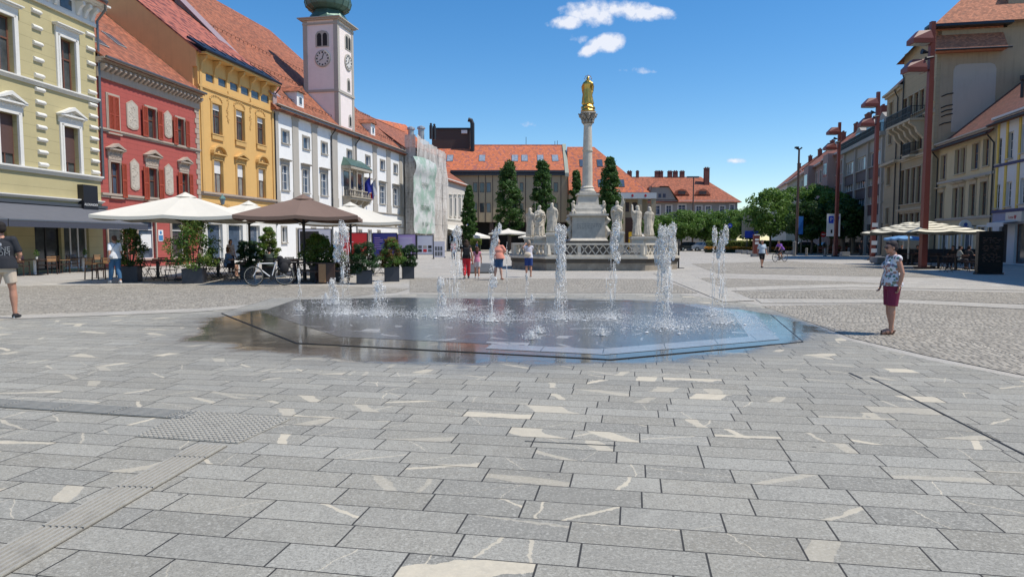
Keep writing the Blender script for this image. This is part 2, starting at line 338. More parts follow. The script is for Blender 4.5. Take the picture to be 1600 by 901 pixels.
        if ripple: h=b.M('ADD',h,b.M('MULTIPLY',b.noise(11,3),ripple))
        else: h=b.M('ADD',h,b.M('MULTIPLY',b.M('MULTIPLY',b.noise(9,3),.12),wetm))
    else:
        b.rough(.78); h=b.M('SUBTRACT',grain,jm)
    b.col(bb); b.bump(h,.6,.006); MATS[key]=b.m; return b.m
def cobble(key,c,rot=0):
    b=NB(key); o=b.sep()
    U=b.M('ADD',b.M('MULTIPLY',o[0],dU[0]),b.M('MULTIPLY',o[1],dU[1])); V=b.M('ADD',b.M('MULTIPLY',o[0],dV[0]),b.M('MULTIPLY',o[1],dV[1]))
    W=1.3; fu=b.M('SUBTRACT',b.M('MULTIPLY',b.M('FRACT',b.M('DIVIDE',b.M('ADD',U,100),W)),2.0),1.0)
    arc=b.M('SQRT',b.M('SUBTRACT',1.08,b.M('MULTIPLY',fu,fu),clamp=False)); V2=b.M('ADD',V,b.M('MULTIPLY',arc,.42))
    r=b.M('FLOOR',b.M('DIVIDE',V2,.105)); fv=b.M('FRACT',b.M('DIVIDE',V2,.105)); a=b.M('DIVIDE',b.M('ADD',U,b.M('MULTIPLY',b.wn(b.comb(r,2.0,2.0))[0],.1)),.11)
    q=b.M('FLOOR',a); fq=b.M('FRACT',a); w=b.wn(b.comb(q,r,0.0))[0]
    du=b.M('ABSOLUTE',b.M('SUBTRACT',fq,.5)); dv=b.M('ABSOLUTE',b.M('SUBTRACT',fv,.5)); e=b.M('MAXIMUM',du,dv)
    h=b.M('SUBTRACT',1.0,b.M('POWER',b.M('MULTIPLY',e,2.0),5.0)); jm=b.M('GREATER_THAN',e,.43)
    n=b.noise(30,4); big=b.noise(.3,4)
    cc=b.mix(w,sc_(c,.68),sc_(c,1.3)); cc=b.mix(b.M('MULTIPLY',n,.4),cc,sc_(c,.6)); cc=b.mix(b.M('MULTIPLY',jm,.6),cc,(.14,.125,.1)); cc=b.mix(b.M('MULTIPLY',b.M('SUBTRACT',big,.45,clamp=True),1.4,clamp=True),cc,sc_(c,.7))
    ex=b.M('DIVIDE',b.M('SUBTRACT',o[0],FC.x),6.1); ey=b.M('DIVIDE',b.M('SUBTRACT',o[1],FC.y+.45),5.15)
    ew=b.M('ADD',b.M('SQRT',b.M('ADD',b.M('MULTIPLY',ex,ex),b.M('MULTIPLY',ey,ey))),b.M('MULTIPLY',b.M('SUBTRACT',b.noise(.7,4),.5),.32)); wetm=b.M('MULTIPLY',b.M('SUBTRACT',1.0,ew),22.0,clamp=True)
    cc=b.mix(b.M('MULTIPLY',wetm,.7),cc,(.02,.02,.016)); b.rough(b.M('SUBTRACT',.78,b.M('MULTIPLY',wetm,.66)))
    b.col(cc); b.bump(h,.75,.03); MATS[key]=b.m; return b.m
m_slab=slabmat('foreground_slabs',(.300,.288,.248),(.60,.53,.40),.27,.59,.0034,var=.24,jointc=(.02,.019,.018))
m_far=slabmat('pale_slabs',(.40,.375,.33),(.6,.57,.5),.42,.8,.005,wet=True,veins=.35,jointc=(.2,.19,.17))
m_band=slabmat('band_slabs',(.41,.385,.335),(.6,.56,.48),.5,.7,.005,wet=True,veins=.2,jointc=(.2,.18,.16))
m_cob=cobble('cobbles',(.365,.33,.27))
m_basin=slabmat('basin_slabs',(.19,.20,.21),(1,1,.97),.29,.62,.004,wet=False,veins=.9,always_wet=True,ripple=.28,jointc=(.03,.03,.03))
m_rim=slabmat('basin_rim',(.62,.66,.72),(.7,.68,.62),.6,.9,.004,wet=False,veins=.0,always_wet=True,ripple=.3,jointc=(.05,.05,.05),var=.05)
m_edge=slabmat('basin_edge',(.29,.28,.245),(.55,.5,.42),.29,.62,.003,veins=.8)
def sheet(name,pts,z,mat,label=None):
    mb=MB(); n=len(pts); vs=[(p[0],p[1],z) for p in pts]
    a=sum(vs[i][0]*vs[(i+1)%n][1]-vs[(i+1)%n][0]*vs[i][1] for i in range(n))
    if a<0: vs.reverse()
    mb.add(vs,[tuple(range(n))]); return struct(name,mb,mat)
def gp(*l): return [G(x,y) for x,y in l]
sheet('ground',[(-600,-60),(600,-60),(600,1200),(-600,1200)],0,m_far)
fg=gp((-60,501),(300,487),(420,478),(640,459),(1060,459),(1210,480),(1320,530),(1450,562),(1700,612))
sheet('plaza_paving',[(-26,-6)]+[(-26,fg[0].y)]+[(p.x,p.y) for p in fg]+[(26,fg[-1].y),(26,-6)],.004,m_slab)
sheet('cobble_field',gp((-200,449),(290,444),(530,447),(640,451),(620,457),(420,474),(300,483),(-200,503)),.008,m_cob)
sheet('cobble_field',gp((640,434),(1020,436),(1060,446),(1090,458),(640,457)),.008,m_cob)
sheet('cobble_field',gp((1190,478),(1420,474),(1800,496),(2300,560),(2200,660),(1700,607),(1450,556),(1330,528),(1290,512)),.008,m_cob)
sheet('cobble_field',gp((1130,456),(1330,452),(1800,461),(1850,486),(1400,467),(1170,466)),.008,m_cob)
sheet('cobble_field',gp((1100,434),(1330,440),(1440,447),(1130,449),(1075,440)),.008,m_cob)
sheet('cobble_field',gp((1080,412),(1230,408),(1420,418),(1480,434),(1120,427)),.008,m_cob)
sheet('paving_band',gp((-60,496),(300,483),(420,474),(430,478),(300,488),(-60,502)),.012,m_band)
sheet('paving_band',gp((1120,450),(1330,444),(1800,452),(1800,458),(1330,449),(1140,455)),.012,m_band)
sheet('paving_band',gp((1180,467),(1420,469),(1800,488),(1800,494),(1420,474),(1190,474)),.012,m_band)
sheet('paving_band',gp((1020,427),(1075,429),(1180,470),(1130,472)),.016,m_band)
dark=plain('drain_dark',(.012,.012,.012),rough=.6)
def strip(name,a,b,w,z,mat):
    a=Vector(a[:2]); b=Vector(b[:2]); d=(b-a).normalized(); n=Vector((-d.y,d.x))*w/2
    return sheet(name,[a-n,b-n,b+n,a+n],z,mat)
strip('drain_slot',G(1360,590),G(1640,731),.022,.008,dark); strip('drain_slot',G(1327,583),G(1347,592),.03,.008,dark)
strip('drain_slot',G(175,508),G(335,511),.02,.008,dark)
# fountain basin: a shallow octagon of dark wet slabs, a pale rim and a slot round it
BAS=gp((345,490),(462,537),(955,563),(1256,535),(1205,492),(1075,470),(640,462),(425,466))
def inset(poly,d):
    n=len(poly); P=[Vector((p[0],p[1])) for p in poly]; out=[]
    ar=sum(P[i].x*P[(i+1)%n].y-P[(i+1)%n].x*P[i].y for i in range(n)); sg=1 if ar>0 else -1
    for i in range(n):
        a,b,c=P[i-1],P[i],P[(i+1)%n]; d1=(b-a).normalized(); d2=(c-b).normalized()
        n1=Vector((-d1.y,d1.x))*sg; n2=Vector((-d2.y,d2.x))*sg; k=(n1+n2); k/= (1+n1.dot(n2)); out.append(b+k*d)
    return out
fz=.012
fount=thing('fountain','flat octagonal ground fountain of wet dark slabs with a pale stone rim in the square','fountain',(FC.x,FC.y,0))
def lsheet(name,pts,z,mat,par):
    pts=[(p[0]-FC.x,p[1]-FC.y,z) for p in pts]; n=len(pts)
    a=sum(pts[i][0]*pts[(i+1)%n][1]-pts[(i+1)%n][0]*pts[i][1] for i in range(n))
    if a<0: pts.reverse()
    mb=MB(); mb.add(pts,[tuple(range(n))]); return mb.build(name,mat,par)
lsheet('slot',BAS,fz,dark,fount); i1=inset(BAS,.028); lsheet('edge_paving',i1,fz+.003,m_edge,fount)
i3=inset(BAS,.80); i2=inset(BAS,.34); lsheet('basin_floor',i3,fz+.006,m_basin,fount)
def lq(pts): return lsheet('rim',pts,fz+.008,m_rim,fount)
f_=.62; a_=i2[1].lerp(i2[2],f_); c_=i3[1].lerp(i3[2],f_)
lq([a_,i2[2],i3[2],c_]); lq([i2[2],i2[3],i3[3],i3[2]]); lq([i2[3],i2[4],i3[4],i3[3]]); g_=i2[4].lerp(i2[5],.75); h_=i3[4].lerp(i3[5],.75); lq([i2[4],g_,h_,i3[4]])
# tactile guidance
m_tac=stone('tactile_stone',(.37,.35,.30),var=.25,scale=30); m_tacl=stone('tactile_pale',(.5,.46,.38),var=.2,scale=20)
m_tacd=stone('tactile_base',(.20,.18,.145),var=.3,scale=30)
def ribs(a,b,w,nrib,label,name='tactile_strip'):
    a=Vector(a[:2]); b=Vector(b[:2]); d=(b-a); L=d.length; d.normalize(); rz=math.atan2(d.y,d.x)
    t=thing(name,label,'guide strip',(a.x,a.y,.008),rz,'tactile guide strips in the paving')
    m=MB(); m.box(0,L,-w/2,w/2,0,.003); m.build('base_slab',m_tacd,t)
    m=MB(); k=0; x=0
    while x<L:
        x2=min(L,x+.62)
        for i in range(nrib):
            y=-w/2+(i+.5)*w/nrib; hw=w/nrib*.28; m.extx([(y-hw,.003),(y+hw,.003),(y+hw*.8,.013),(y-hw*.8,.013)],x+.006,x2-.006)
        x=x2
    m.build('ribs',m_tac,t)
ribs(G(-60,915),G(330,697),.27,7,'ribbed stone guide strip running from the lower left corner up to the studded pad')
ribs(G(-60,627),G(300,650),.27,7,'ribbed stone guide strip running from the studded pad to the left edge')
pa=[G(213,683),G(292,643),G(455,655),G(372,694)]
t=thing('tactile_pad','rectangular stone pad with round studs where two ribbed guide strips meet','guide pad',(pa[0].x,pa[0].y,.008))
m=MB(); q=[(p.x-pa[0].x,p.y-pa[0].y) for p in pa]; q=q if sum(q[i][0]*q[(i+1)%4][1]-q[(i+1)%4][0]*q[i][1] for i in range(4))>0 else q[::-1]
m.extz(q,0,.003); m.build('base_slab',m_tac,t)
m=MB(); qa=[Vector((p.x-pa[0].x,p.y-pa[0].y)) for p in pa]
nu,nv=20,15
for i in range(nu):
    for j in range(nv):
        a=(i+.5)/nu; c=(j+.5)/nv; p=(qa[0]*(1-a)+qa[3]*a)*(1-c)+(qa[1]*(1-a)+qa[2]*a)*c
        m.lathe([(.020,.003),(.016,.011),(.008,.013)],8,(p.x,p.y,0))
m.build('studs',m_tac,t,smooth=True)
# manhole frame
strip('slab_cover',G(820,690),G(963,697),.012,.008,dark)
# ================= building kit =================
g_dark=glass('glass_dark',(.016,.02,.026),(.11,.12,.12)); g_blue=glass('glass_sky',(.03,.045,.07),(.10,.14,.2)); g_cur=glass('glass_curtain',(.10,.11,.11),(.42,.42,.39),.12)
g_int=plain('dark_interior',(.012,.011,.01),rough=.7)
m_white=plaster('white_trim',(.72,.70,.64),var=.07,dirt=.12); m_brown=plain('brown_frame',(.16,.07,.045),rough=.45); m_wframe=plain('white_frame',(.72,.71,.68),rough=.45)
m_gut=plain('gutter_metal',(.16,.17,.18),rough=.4,metal=.7); m_black=plain('black_metal',(.012,.012,.014),rough=.45); m_roller=plain('roller_blind',(.10,.055,.045),rough=.6); m_paleblind=plain('pale_blind',(.7,.69,.66),rough=.7)
class Bld:
    def __init__(s,name,label,A,B,cat='building',group=None):
        s.A=Vector(A); s.B=Vector(B); e=(s.B-s.A); s.L=math.hypot(e.x,e.y); s.e=Vector((e.x/s.L,e.y/s.L,0)); s.n=Vector((s.e.y,-s.e.x,0))  # outward
        s.root=thing(name,label,cat,(s.A.x,s.A.y,0),math.atan2(e.y,e.x),group); s.holes=[]
    def uz(s,px,py,off=0.0):
        d=ray(px,py); o=Vector((0,0,CH)); p0=s.A+s.n*off; t=(p0-o).dot(s.n)/d.dot(s.n); p=o+d*t; return ((p-s.A).dot(s.e),p.z)
    def rect(s,a,b,yt,yb,off=0.0):
        yc=(yt+yb)/2; xc=(a+b)/2; u0=s.uz(a,yc,off)[0]; u1=s.uz(b,yc,off)[0]; return u0,u1,s.uz(xc,yb,off)[1],s.uz(xc,yt,off)[1]
    def z(s,px,py,off=0): return s.uz(px,py,off)[1]
    def u(s,px,off=0): return s.uz(px,377,off)[0]
    def part(s,mb,name,mat,parent=None,**k): return mb.build(name,mat,parent or s.root,**k)
    def hole(s,u0,u1,z0,z1,dep=.22): s.holes.append((u0,u1,z0,z1,dep))
    def window(s,u0,u1,z0,z1,fm=None,gm=None,cols=2,trans=.62,fw=.06,dep=.22,sur=None,sm=None,hood=None,sill=True,shut=None,blind=0,shm=None,bars=0,pr=.05,hh=.24,open_=True,name='window',blindm=None):
        fm=fm or m_brown; gm=gm or g_dark
        if open_: s.hole(u0,u1,z0,z1,dep)
        y=dep-.06 if open_ else -.03
        m=MB(); m.box(u0,u0+fw,y,y+.06,z0,z1); m.box(u1-fw,u1,y,y+.06,z0,z1); m.box(u0+fw,u1-fw,y,y+.06,z0,z0+fw); m.box(u0+fw,u1-fw,y,y+.06,z1-fw,z1)
        W=(u1-u0-2*fw)/cols; zt=z0+(z1-z0)*trans
        for i in range(1,cols): uc=u0+fw+W*i; m.box(uc-fw*.5,uc+fw*.5,y-.01,y+.055,z0+fw,z1-fw)
        if trans<1: m.box(u0+fw,u1-fw,y-.014,y+.05,zt-fw*.45,zt+fw*.45)
        for k in range(bars):
            zz=z0+(zt-z0)*(k+1)/(bars+1); m.box(u0+fw,u1-fw,y+.004,y+.045,zz-.012,zz+.012)
        o=s.part(m,name,fm)
        p=MB(); p.box(u0+fw*.5,u1-fw*.5,y+.035,y+.045,z0+fw*.5,z1-fw*.5); s.part(p,'pane',gm,o)
        if blind: p=MB(); p.box(u0+fw,u1-fw,y-.03,y-.018,z1-(z1-z0)*blind,z1-fw*.5); s.part(p,'blind',blindm or m_roller,o)
        sm=sm or m_white
        if sur:
            q=MB(); pj=pr
            for a,b,c,d,yy in ((u0-sur,u0,z0-(sur*.5 if sill else 0),z1+sur,-pj),(u1,u1+sur,z0-(sur*.5 if sill else 0),z1+sur,-pj),(u0,u1,z1,z1+sur,-pj)): q.box(a,b,yy,0,c,d)
            for a,b,c,d in ((u0-sur*.45,u0-.002,z0,z1+sur*.4),(u1+.002,u1+sur*.45,z0,z1+sur*.4),(u0-sur*.45,u1+sur*.45,z1+.002,z1+sur*.42)): q.box(a,b,-pj-.03,-pj,c,d)
            s.part(q,'surround',sm,o)
        if sill: q=MB(); e=(sur or .05)*1.1; q.box(u0-e,u1+e,-pr-.09,.02 if not open_ else dep-.07,z0-.09,z0-.002); s.part(q,'sill',sm,o)
        sr=(sur or .1)
        if hood=='flat':
            q=MB(); t=z1+sr+.22; q.box(u0-sr,u1+sr,-pr-.02,0,z1+sr+.002,t); q.box(u0-sr-.1,u1+sr+.1,-.26,0,t+.001,t+.07); q.box(u0-sr-.16,u1+sr+.16,-.34,0,t+.071,t+.13); s.part(q,'hood',sm,o)
        if hood in('ped','arch'):
            q=MB(); t=z1+sr+hh; q.box(u0-sr,u1+sr,-pr-.02,0,z1+sr+.002,t); a,b=u0-sr-.16,u1+sr+.16; h=(b-a)*.24; c=(a+b)/2
            q.box(a,b,-.3,0,t+.001,t+.09)
            if hood=='ped':
                q.extr([(a-.02,t+.091),(a+.18,t+.091),(c,t+h-.1),(b-.18,t+.091),(b+.02,t+.091),(c,t+h+.09)],-.34,0); q.extr([(a+.2,t+.092),(b-.2,t+.092),(c,t+h-.12)],-.1,0)
            else:
                P=[(c+math.cos(PI*k/10)*(b-a)/2,t+.091+math.sin(PI*k/10)*h*1.5) for k in range(11)]; Q=[(c+math.cos(PI*k/10)*((b-a)/2-.14),t+.091+math.sin(PI*k/10)*(h*1.5-.13)) for k in range(10,-1,-1)]
                for k in range(10): q.extr([P[k],P[k+1],Q[9-k],Q[10-k]],-.32,0)
                q.extr([(c+math.cos(PI*k/10)*((b-a)/2-.16),t+.092+math.sin(PI*k/10)*(h*1.5-.15)) for k in range(11)],-.08,0)
            for uu in (a+.1,b-.24): q.extx([(-.28,t),(0,t),(0,t-.34),(-.08,t-.34),(-.12,t-.12)],uu,uu+.14)
            # carved ornament in the panel
            for k in range(7):
                uu=u0+(u1-u0)*(k+.5)/7; q.ball((uu,-pr-.02,z1+sr+hh*.5),(.07,.05,hh*.33 if k%2 else hh*.2),6,5)
            q.ball((c,-.11,t+h*.45),(.13,.06,.12),8,6); s.part(q,'pediment',sm,o)
        if shut:
            sw=(u1-u0)/2*1.0
            spots={'open':[(u0-sw-.03,u0-.03),(u1+.03,u1+sw+.03)],'closed':[(u0,u0+sw-.01),(u0+sw+.01,u1)],'right':[(u1+.03,u1+sw+.03)],'half':[(u0-sw-.03,u0-.03),(u0+sw*1.2,u1)]}[shut]
            for a,b in spots:
                q=MB(); yy=-.12-(pr if a>u1-.1 or b<u0+.1 else 0)
                q.box(a,a+.07,yy,yy+.045,z0,z1); q.box(b-.07,b,yy,yy+.045,z0,z1)
                for c in (z0,(z0+z1)/2-.04,z1-.08): q.box(a+.07,b-.07,yy,yy+.045,c,c+.08)
                n=int((z1-z0)/.075)
                for k in range(n):
                    zz=z0+.08+(z1-z0-.16)*(k+.5)/n
                    q.add([(a+.07,yy+.005,zz-.03),(b-.07,yy+.005,zz-.03),(b-.07,yy+.04,zz+.025),(a+.07,yy+.04,zz+.025)],[(0,1,2,3)])
                q.box(a+.07,b-.07,yy+.041,yy+.044,z0+.08,z1-.08)
                s.part(q,'shutter',shm,o)
        return o
    def wall(s,H,depth,mat,u0=0,u1=None,z0=0,sides=True,name='wall'):
        u1=s.L if u1 is None else u1; hs=[h for h in s.holes if h[1]>u0 and h[0]<u1 and h[2]<H]
        us=sorted({round(x,4) for x in [u0,u1]+[max(u0,min(u1,q)) for h in hs for q in h[:2]]}); zs=sorted({round(x,4) for x in [z0,H]+[max(z0,min(H,q)) for h in hs for q in h[2:4]]})
        m=MB(); idx={}
        def vid(i,j):
            if (i,j) not in idx: idx[(i,j)]=len(m.v); m.v.append((us[i],0,zs[j]))
            return idx[(i,j)]
        for i in range(len(us)-1):
            for j in range(len(zs)-1):
                uc=(us[i]+us[i+1])/2; zc=(zs[j]+zs[j+1])/2
                if any(h[0]<uc<h[1] and h[2]<zc<h[3] for h in hs): continue
                m.f.append((vid(i,j),vid(i+1,j),vid(i+1,j+1),vid(i,j+1))); m.mi.append(0)
        for a,b,c,d,dp in hs:
            a=max(a,u0);b=min(b,u1);c=max(c,z0);d=min(d,H); m.add([(a,0,c),(b,0,c),(b,0,d),(a,0,d),(a,dp,c),(b,dp,c),(b,dp,d),(a,dp,d)],[(0,4,5,1),(1,5,6,2),(2,6,7,3),(3,7,4,0),(4,7,6,5)])
        if sides: m.add([(u0,0,z0),(u1,0,z0),(u1,depth,z0),(u0,depth,z0),(u0,0,H),(u1,0,H),(u1,depth,H),(u0,depth,H)],[(1,2,6,5),(2,3,7,6),(3,0,4,7),(4,5,6,7)])
        return s.part(m,name,mat)
    def band(s,z,h,pr,mat,u0=0,u1=None,name='string_course',steps=1,dent=0,dm=None,ext=.02):
        u1=s.L+ext-.02 if u1 is None else u1; m=MB()
        for k in range(steps): m.box(u0-(.02),u1+.02,-pr*(k+1)/steps,0,z+h*k/steps+(.001 if k else 0),z+h*(k+1)/steps)
        if dent:
            n=int((u1-u0)/dent)
            for k in range(n):
                uu=u0+(k+.5)*(u1-u0)/n; m.extx([(0,z-.001),(0,z-.42),(-pr*.25,z-.40),(-pr*.35,z-.15),(-pr*.85,z-.08),(-pr*.85,z-.001)],uu-dent*.17,uu+dent*.17)
        return s.part(m,name,mat)
    def gable(s,ze,zr,br,depth,mat,u0=0,u1=None,over=.45,gover=.08,wallm=None,name='roof',th=.14):
        u1=s.L if u1 is None else u1; sl=(zr-ze)/br; y0=-over; z0=ze-over*sl; m=MB()
        m.add([(u0-gover,y0,z0),(u1+gover,y0,z0),(u1+gover,br,zr),(u0-gover,br,zr),(u0-gover,y0,z0-th),(u1+gover,y0,z0-th),(u1+gover,br,zr-th),(u0-gover,br,zr-th)],[(0,1,2,3),(7,6,5,4),(0,4,5,1),(1,5,6,2),(3,7,4,0)])
        m.add([(u0-gover,br,zr),(u1+gover,br,zr),(u1+gover,depth,ze),(u0-gover,depth,ze)],[(0,1,2,3)])
        o=s.part(m,name,mat)
        r=MB(); n=int((u1-u0)/.35)
        r.tube([(u0-gover,br,zr+.02),(u1+gover,br,zr+.02)],.11,8); s.part(r,'ridge_tiles',mat,o)
        if wallm:
            for uu,f in ((u0,1),(u1,0)):
                g=MB(); g.add([(uu,0,ze-.3),(uu,br,zr-.18),(uu,depth,ze-.3)],[(0,1,2)]); s.part(g,'gable_wall',wallm)
        return o
    def hip(s,ze,zr,br,depth,mat,u0=0,u1=None,over=.5,hl=None,hr=None,name='roof',th=.12):
        """hipped roof: hl / hr = how far the ridge stops short at each end (0 = gable)"""
        u1=s.L if u1 is None else u1; hl=br if hl is None else hl; hr=br if hr is None else hr; sl=(zr-ze)/br; zo=ze-over*sl
        a,b,c,d=(u0-over,-over,zo),(u1+over,-over,zo),(u1+over,depth+over,zo),(u0-over,depth+over,zo); e=(u0+hl,depth/2 if br*2>=depth else br,zr); f=(u1-hr,e[1],zr)
        lo=[(x,y,z-th) for x,y,z in (a,b,c,d)]
        m=MB(); m.add([a,b,c,d,e,f]+lo,[(0,1,5,4),(1,2,5),(2,3,4,5),(3,0,4),(0,6,7,1),(1,7,8,2),(2,8,9,3),(3,9,6,0),(9,8,7,6)]); return s.part(m,name,mat)
    def gutter(s,z,over,u0=0,u1=None,r=.08,mat=None):
        u1=s.L if u1 is None else u1; m=MB(); m.tube([(u0,-over,z),(u1,-over,z)],r,8); return s.part(m,'gutter',mat or m_gut)
    def pipe(s,u,z0,z1,over=.4,mat=None):
        m=MB(); m.tube([(u,-over,z1),(u,-over*.9,z1-.25),(u,-.1,z1-.8),(u,-.1,z0)],.06,8); return s.part(m,'downpipe',mat or m_black)
    def chimney(s,u,y,z0,z1,w=.9,d=.6,mat=None,par=None):
        m=MB(); m.box(u-w/2,u+w/2,y-d/2,y+d/2,z0,z1); m.box(u-w/2-.06,u+w/2+.06,y-d/2-.06,y+d/2+.06,z1+.001,z1+.14)
        for k in (-1,1): m.box(u+k*w*.22-.12,u+k*w*.22+.12,y-.12,y+.12,z1+.142,z1+.36)
        return s.part(m,'chimney',mat or m_brick,par)
    def skylight(s,u,y,ze,sl,w=.8,l=1.2,frame=None,par=None,gm=None):
        """roof window lying on the front slope; y measured back from the wall, ze = slope height at y=0"""
        th=math.atan(sl); m=MB(); m.M=Matrix.Translation((u,y,ze+sl*y))@Matrix.Rotation(th,4,'X')
        m.box(-w/2,w/2,-l/2,l/2,-.02,.07); o=s.part(m,'skylight',frame or m_gut,par)
        p=MB(); p.M=m.M; p.box(-w/2+.07,w/2-.07,-l/2+.07,l/2-.07,.071,.085); s.part(p,'pane',gm or g_blue,o)
    def backbox(s,H,d0,mat=None): pass
m_brick=plain('chimney_brick',(.19,.075,.055),rough=.85,var=.35,scale=12)
t_red=tile('roof_red',(.36,.115,.06)); t_or=tile('roof_orange',(.58,.165,.07),var=.2,dark=.85,row=.42,wid=.36,spots=.16,spotc=(.36,.12,.09)); t_old=tile('roof_old',(.37,.12,.06),var=.5,dark=.4,row=.22,wid=.26)
t_fine=tile('roof_diamond',(.42,.12,.075),var=.25,row=.32,wid=.34,dark=.65,spots=.3,spotc=(.16,.045,.035)); t_dk=tile('roof_brown',(.20,.075,.05),dark=.5); t_far=tile('roof_far',(.42,.13,.065),row=.3,wid=.3)
P=lambda x,Y: XY(x,Y)
PL=lambda x,Y: XY(x,Y*1.1)
# ---------- 1 green-yellow corner house ----------
m_gw=plaster('olive_wall',(.47,.405,.215),var=.08,groove=.62,dirt=.10); m_gwf=plaster('olive_wall_low',(.47,.405,.215),var=.08,groove=.45,dirt=.15)
B1=PL(161,36.0); A0=PL(0,29.5); dd=(B1-A0).normalized(); A1=B1-dd*24
b=Bld('olive_house','pale olive townhouse with white window frames and dark awnings at the left edge',A1,B1,'house'); G1=b
for r,k in (((93,117,62,141),1),):
    u0,u1,z0,z1=b.rect(*r)
W1=u1-u0; cy=u0+W1/2; pitch=cy-(b.rect(-14,12,28,105)[0]+b.rect(-14,12,28,105)[1])/2
lo=b.rect(99,122,199,272)
cen=[cy-k*4.15 for k in range(5)]
for c in cen:
    b.window(c-W1/2,c+W1/2,z0,z1,fm=m_brown,gm=g_dark,cols=2,trans=.62,fw=.09,sur=.27,hood='flat',sill=False,pr=.09,dep=.3)
    b.window(c-W1/2,c+W1/2,lo[2],lo[3],fm=m_brown,gm=g_dark,cols=2,trans=.66,sur=.25,hood='ped',sill=False,pr=.09,dep=.3,blind=.75)
zt=b.z(150,45); ztop=b.z(150,18)
zs1=b.z(80,137); zs2=b.z(80,270); zg=b.z(80,311)
for z_,h,pr_ in ((zs1-.12,.22,.2),(zs2-.12,.26,.22),(zg-.05,.16,.22)): b.band(z_,h,pr_,m_white,steps=3)
# quoins
m=MB()
for uu in [b.L-.45]+[cy-pitch_k*4.15-2.07 for pitch_k in range(4)]:
    for (za,zb,n) in ((zs1+.4,zt-.5,5),(zs2+.35,zs1-.3,7)):
        for k in range(n):
            zz=za+(zb-za)*k/(n-1)
            m.extx([(0,zz-.11),(0,zz+.11),(-.05,zz+.11),(-.14,zz+.03),(-.14,zz-.03),(-.05,zz-.11)],uu-.3,uu+.3)
m.split('quoin',m_white,b.root)
b.band(zt,.2,.12,m_white,name='frieze'); 
m=MB(); m.box(0,b.L,-.06,0,zt+.21,ztop)
for k in range(34):
    uu=b.L-.3-k*.55
    if any(abs(uu-c)<.6 for c in cen): continue
    m.extx([(0,ztop-.02),(-.5,ztop-.02),(-.5,ztop-.2),(-.3,ztop-.35),(-.16,zt+.3),(-.06,zt+.22),(0,zt+.22)],uu-.1,uu+.1)
m.split('corbel',m_white,b.root)
for c in cen:
    m=MB(); m.box(c-.42,c+.42,-.08,-.062,zt+.32,ztop-.12); b.part(m,'attic_window',g_dark)
b.band(ztop,.3,.75,m_white,name='cornice',steps=3,ext=.45); b.gutter(ztop+.42,.85)
# ground floor
zf=zg-.1; shopz=b.z(100,334)
shops=[(b.L-1.15-1.9,b.L-1.15),(b.L-1.15-3.9,b.L-1.15-2.1),(b.L-1.15-8.6,b.L-1.15-5.6),(b.L-1.15-12.4,b.L-1.15-9),(b.L-17.5,b.L-14.3)]
for i,(a,c) in enumerate(shops):
    b.window(a,c,.12,3.0,fm=m_black if i%2 else m_wframe,gm=g_dark,cols=2 if i else 3,trans=.999,sill=False,name='shop_window',fw=.08)
b.wall(ztop,14,m_gw)
b.gable(ztop+.98,ztop+5.7,6.5,14,t_old,over=.85,wallm=m_gw)
m=MB(); m.tube([(b.L-.15,-.85,ztop+.42),(b.L+.02,-.7,ztop-.0),(b.L+.1,-.12,ztop-.6),(b.L+.1,-.12,zs2)],.07,8); b.part(m,'downpipe',m_gut)
m=MB(); m.box(b.L-1.9,b.L-.75,-.35,0,b.z(145,332),b.z(145,291)); so=b.part(m,'sign_box',m_black)
tb=text_mb('ALEXANDER',.19,.004); tb.M=Matrix.Identity(4)
tb.v=[(x+b.L-1.32,y-.36,z+b.z(145,321)) for x,y,z in tb.v]; b.part(tb,'lettering',m_wframe,so)
# awning
m_awn=plain('awning_fabric',(.105,.11,.125),rough=.8,var=.15,scale=3); m_awd=plain('awning_valance',(.05,.055,.075),rough=.8)
ua,ub=b.L-9.6,b.L+.25; za=b.z(100,322,.1); zb=2.55; dp=2.6
aw=thing('awning','dark grey fabric awning with a hanging valance on the olive house','awning',b.A+b.e*ua+b.n*0+Vector((0,0,0)),math.atan2(b.e.y,b.e.x))
L=ub-ua; m=MB()
for k in range(12):
    x0=L*k/12; x1=L*(k+1)/12; m.add([(x0,-.04,za),(x1,-.04,za),(x1,-dp,zb),(x0,-dp,zb),(x0,-.04,za-.02),(x1,-.04,za-.02),(x1,-dp,zb-.02),(x0,-dp,zb-.02)],[(0,3,2,1),(4,5,6,7)])
m.build('canopy',m_awn,aw)
m=MB(); m.box(0,L,-dp-.03,-dp,zb-.3,zb); m.build('valance',m_awd,aw); m=MB(); m.tube([(0,-dp,zb),(L,-dp,zb)],.05,8); m.box(0,L,-.2,-.02,za,za+.16); 
for x in (.3,L/2,L-.3): m.bar((x,-.1,za-.4),(x,-dp/2,zb+.15),.04); m.bar((x,-dp/2,zb+.15),(x,-dp,zb-.04),.04)
m.build('frame',m_gut,aw)
for uu in (b.L-9.6-9.5,):
    aw2=dup(aw,(b.A+b.e*(ua-9.9)),label='dark grey fabric awning nearer the left edge of the picture on the olive house')
    aw2['group']=aw['group']='awnings on the olive house'
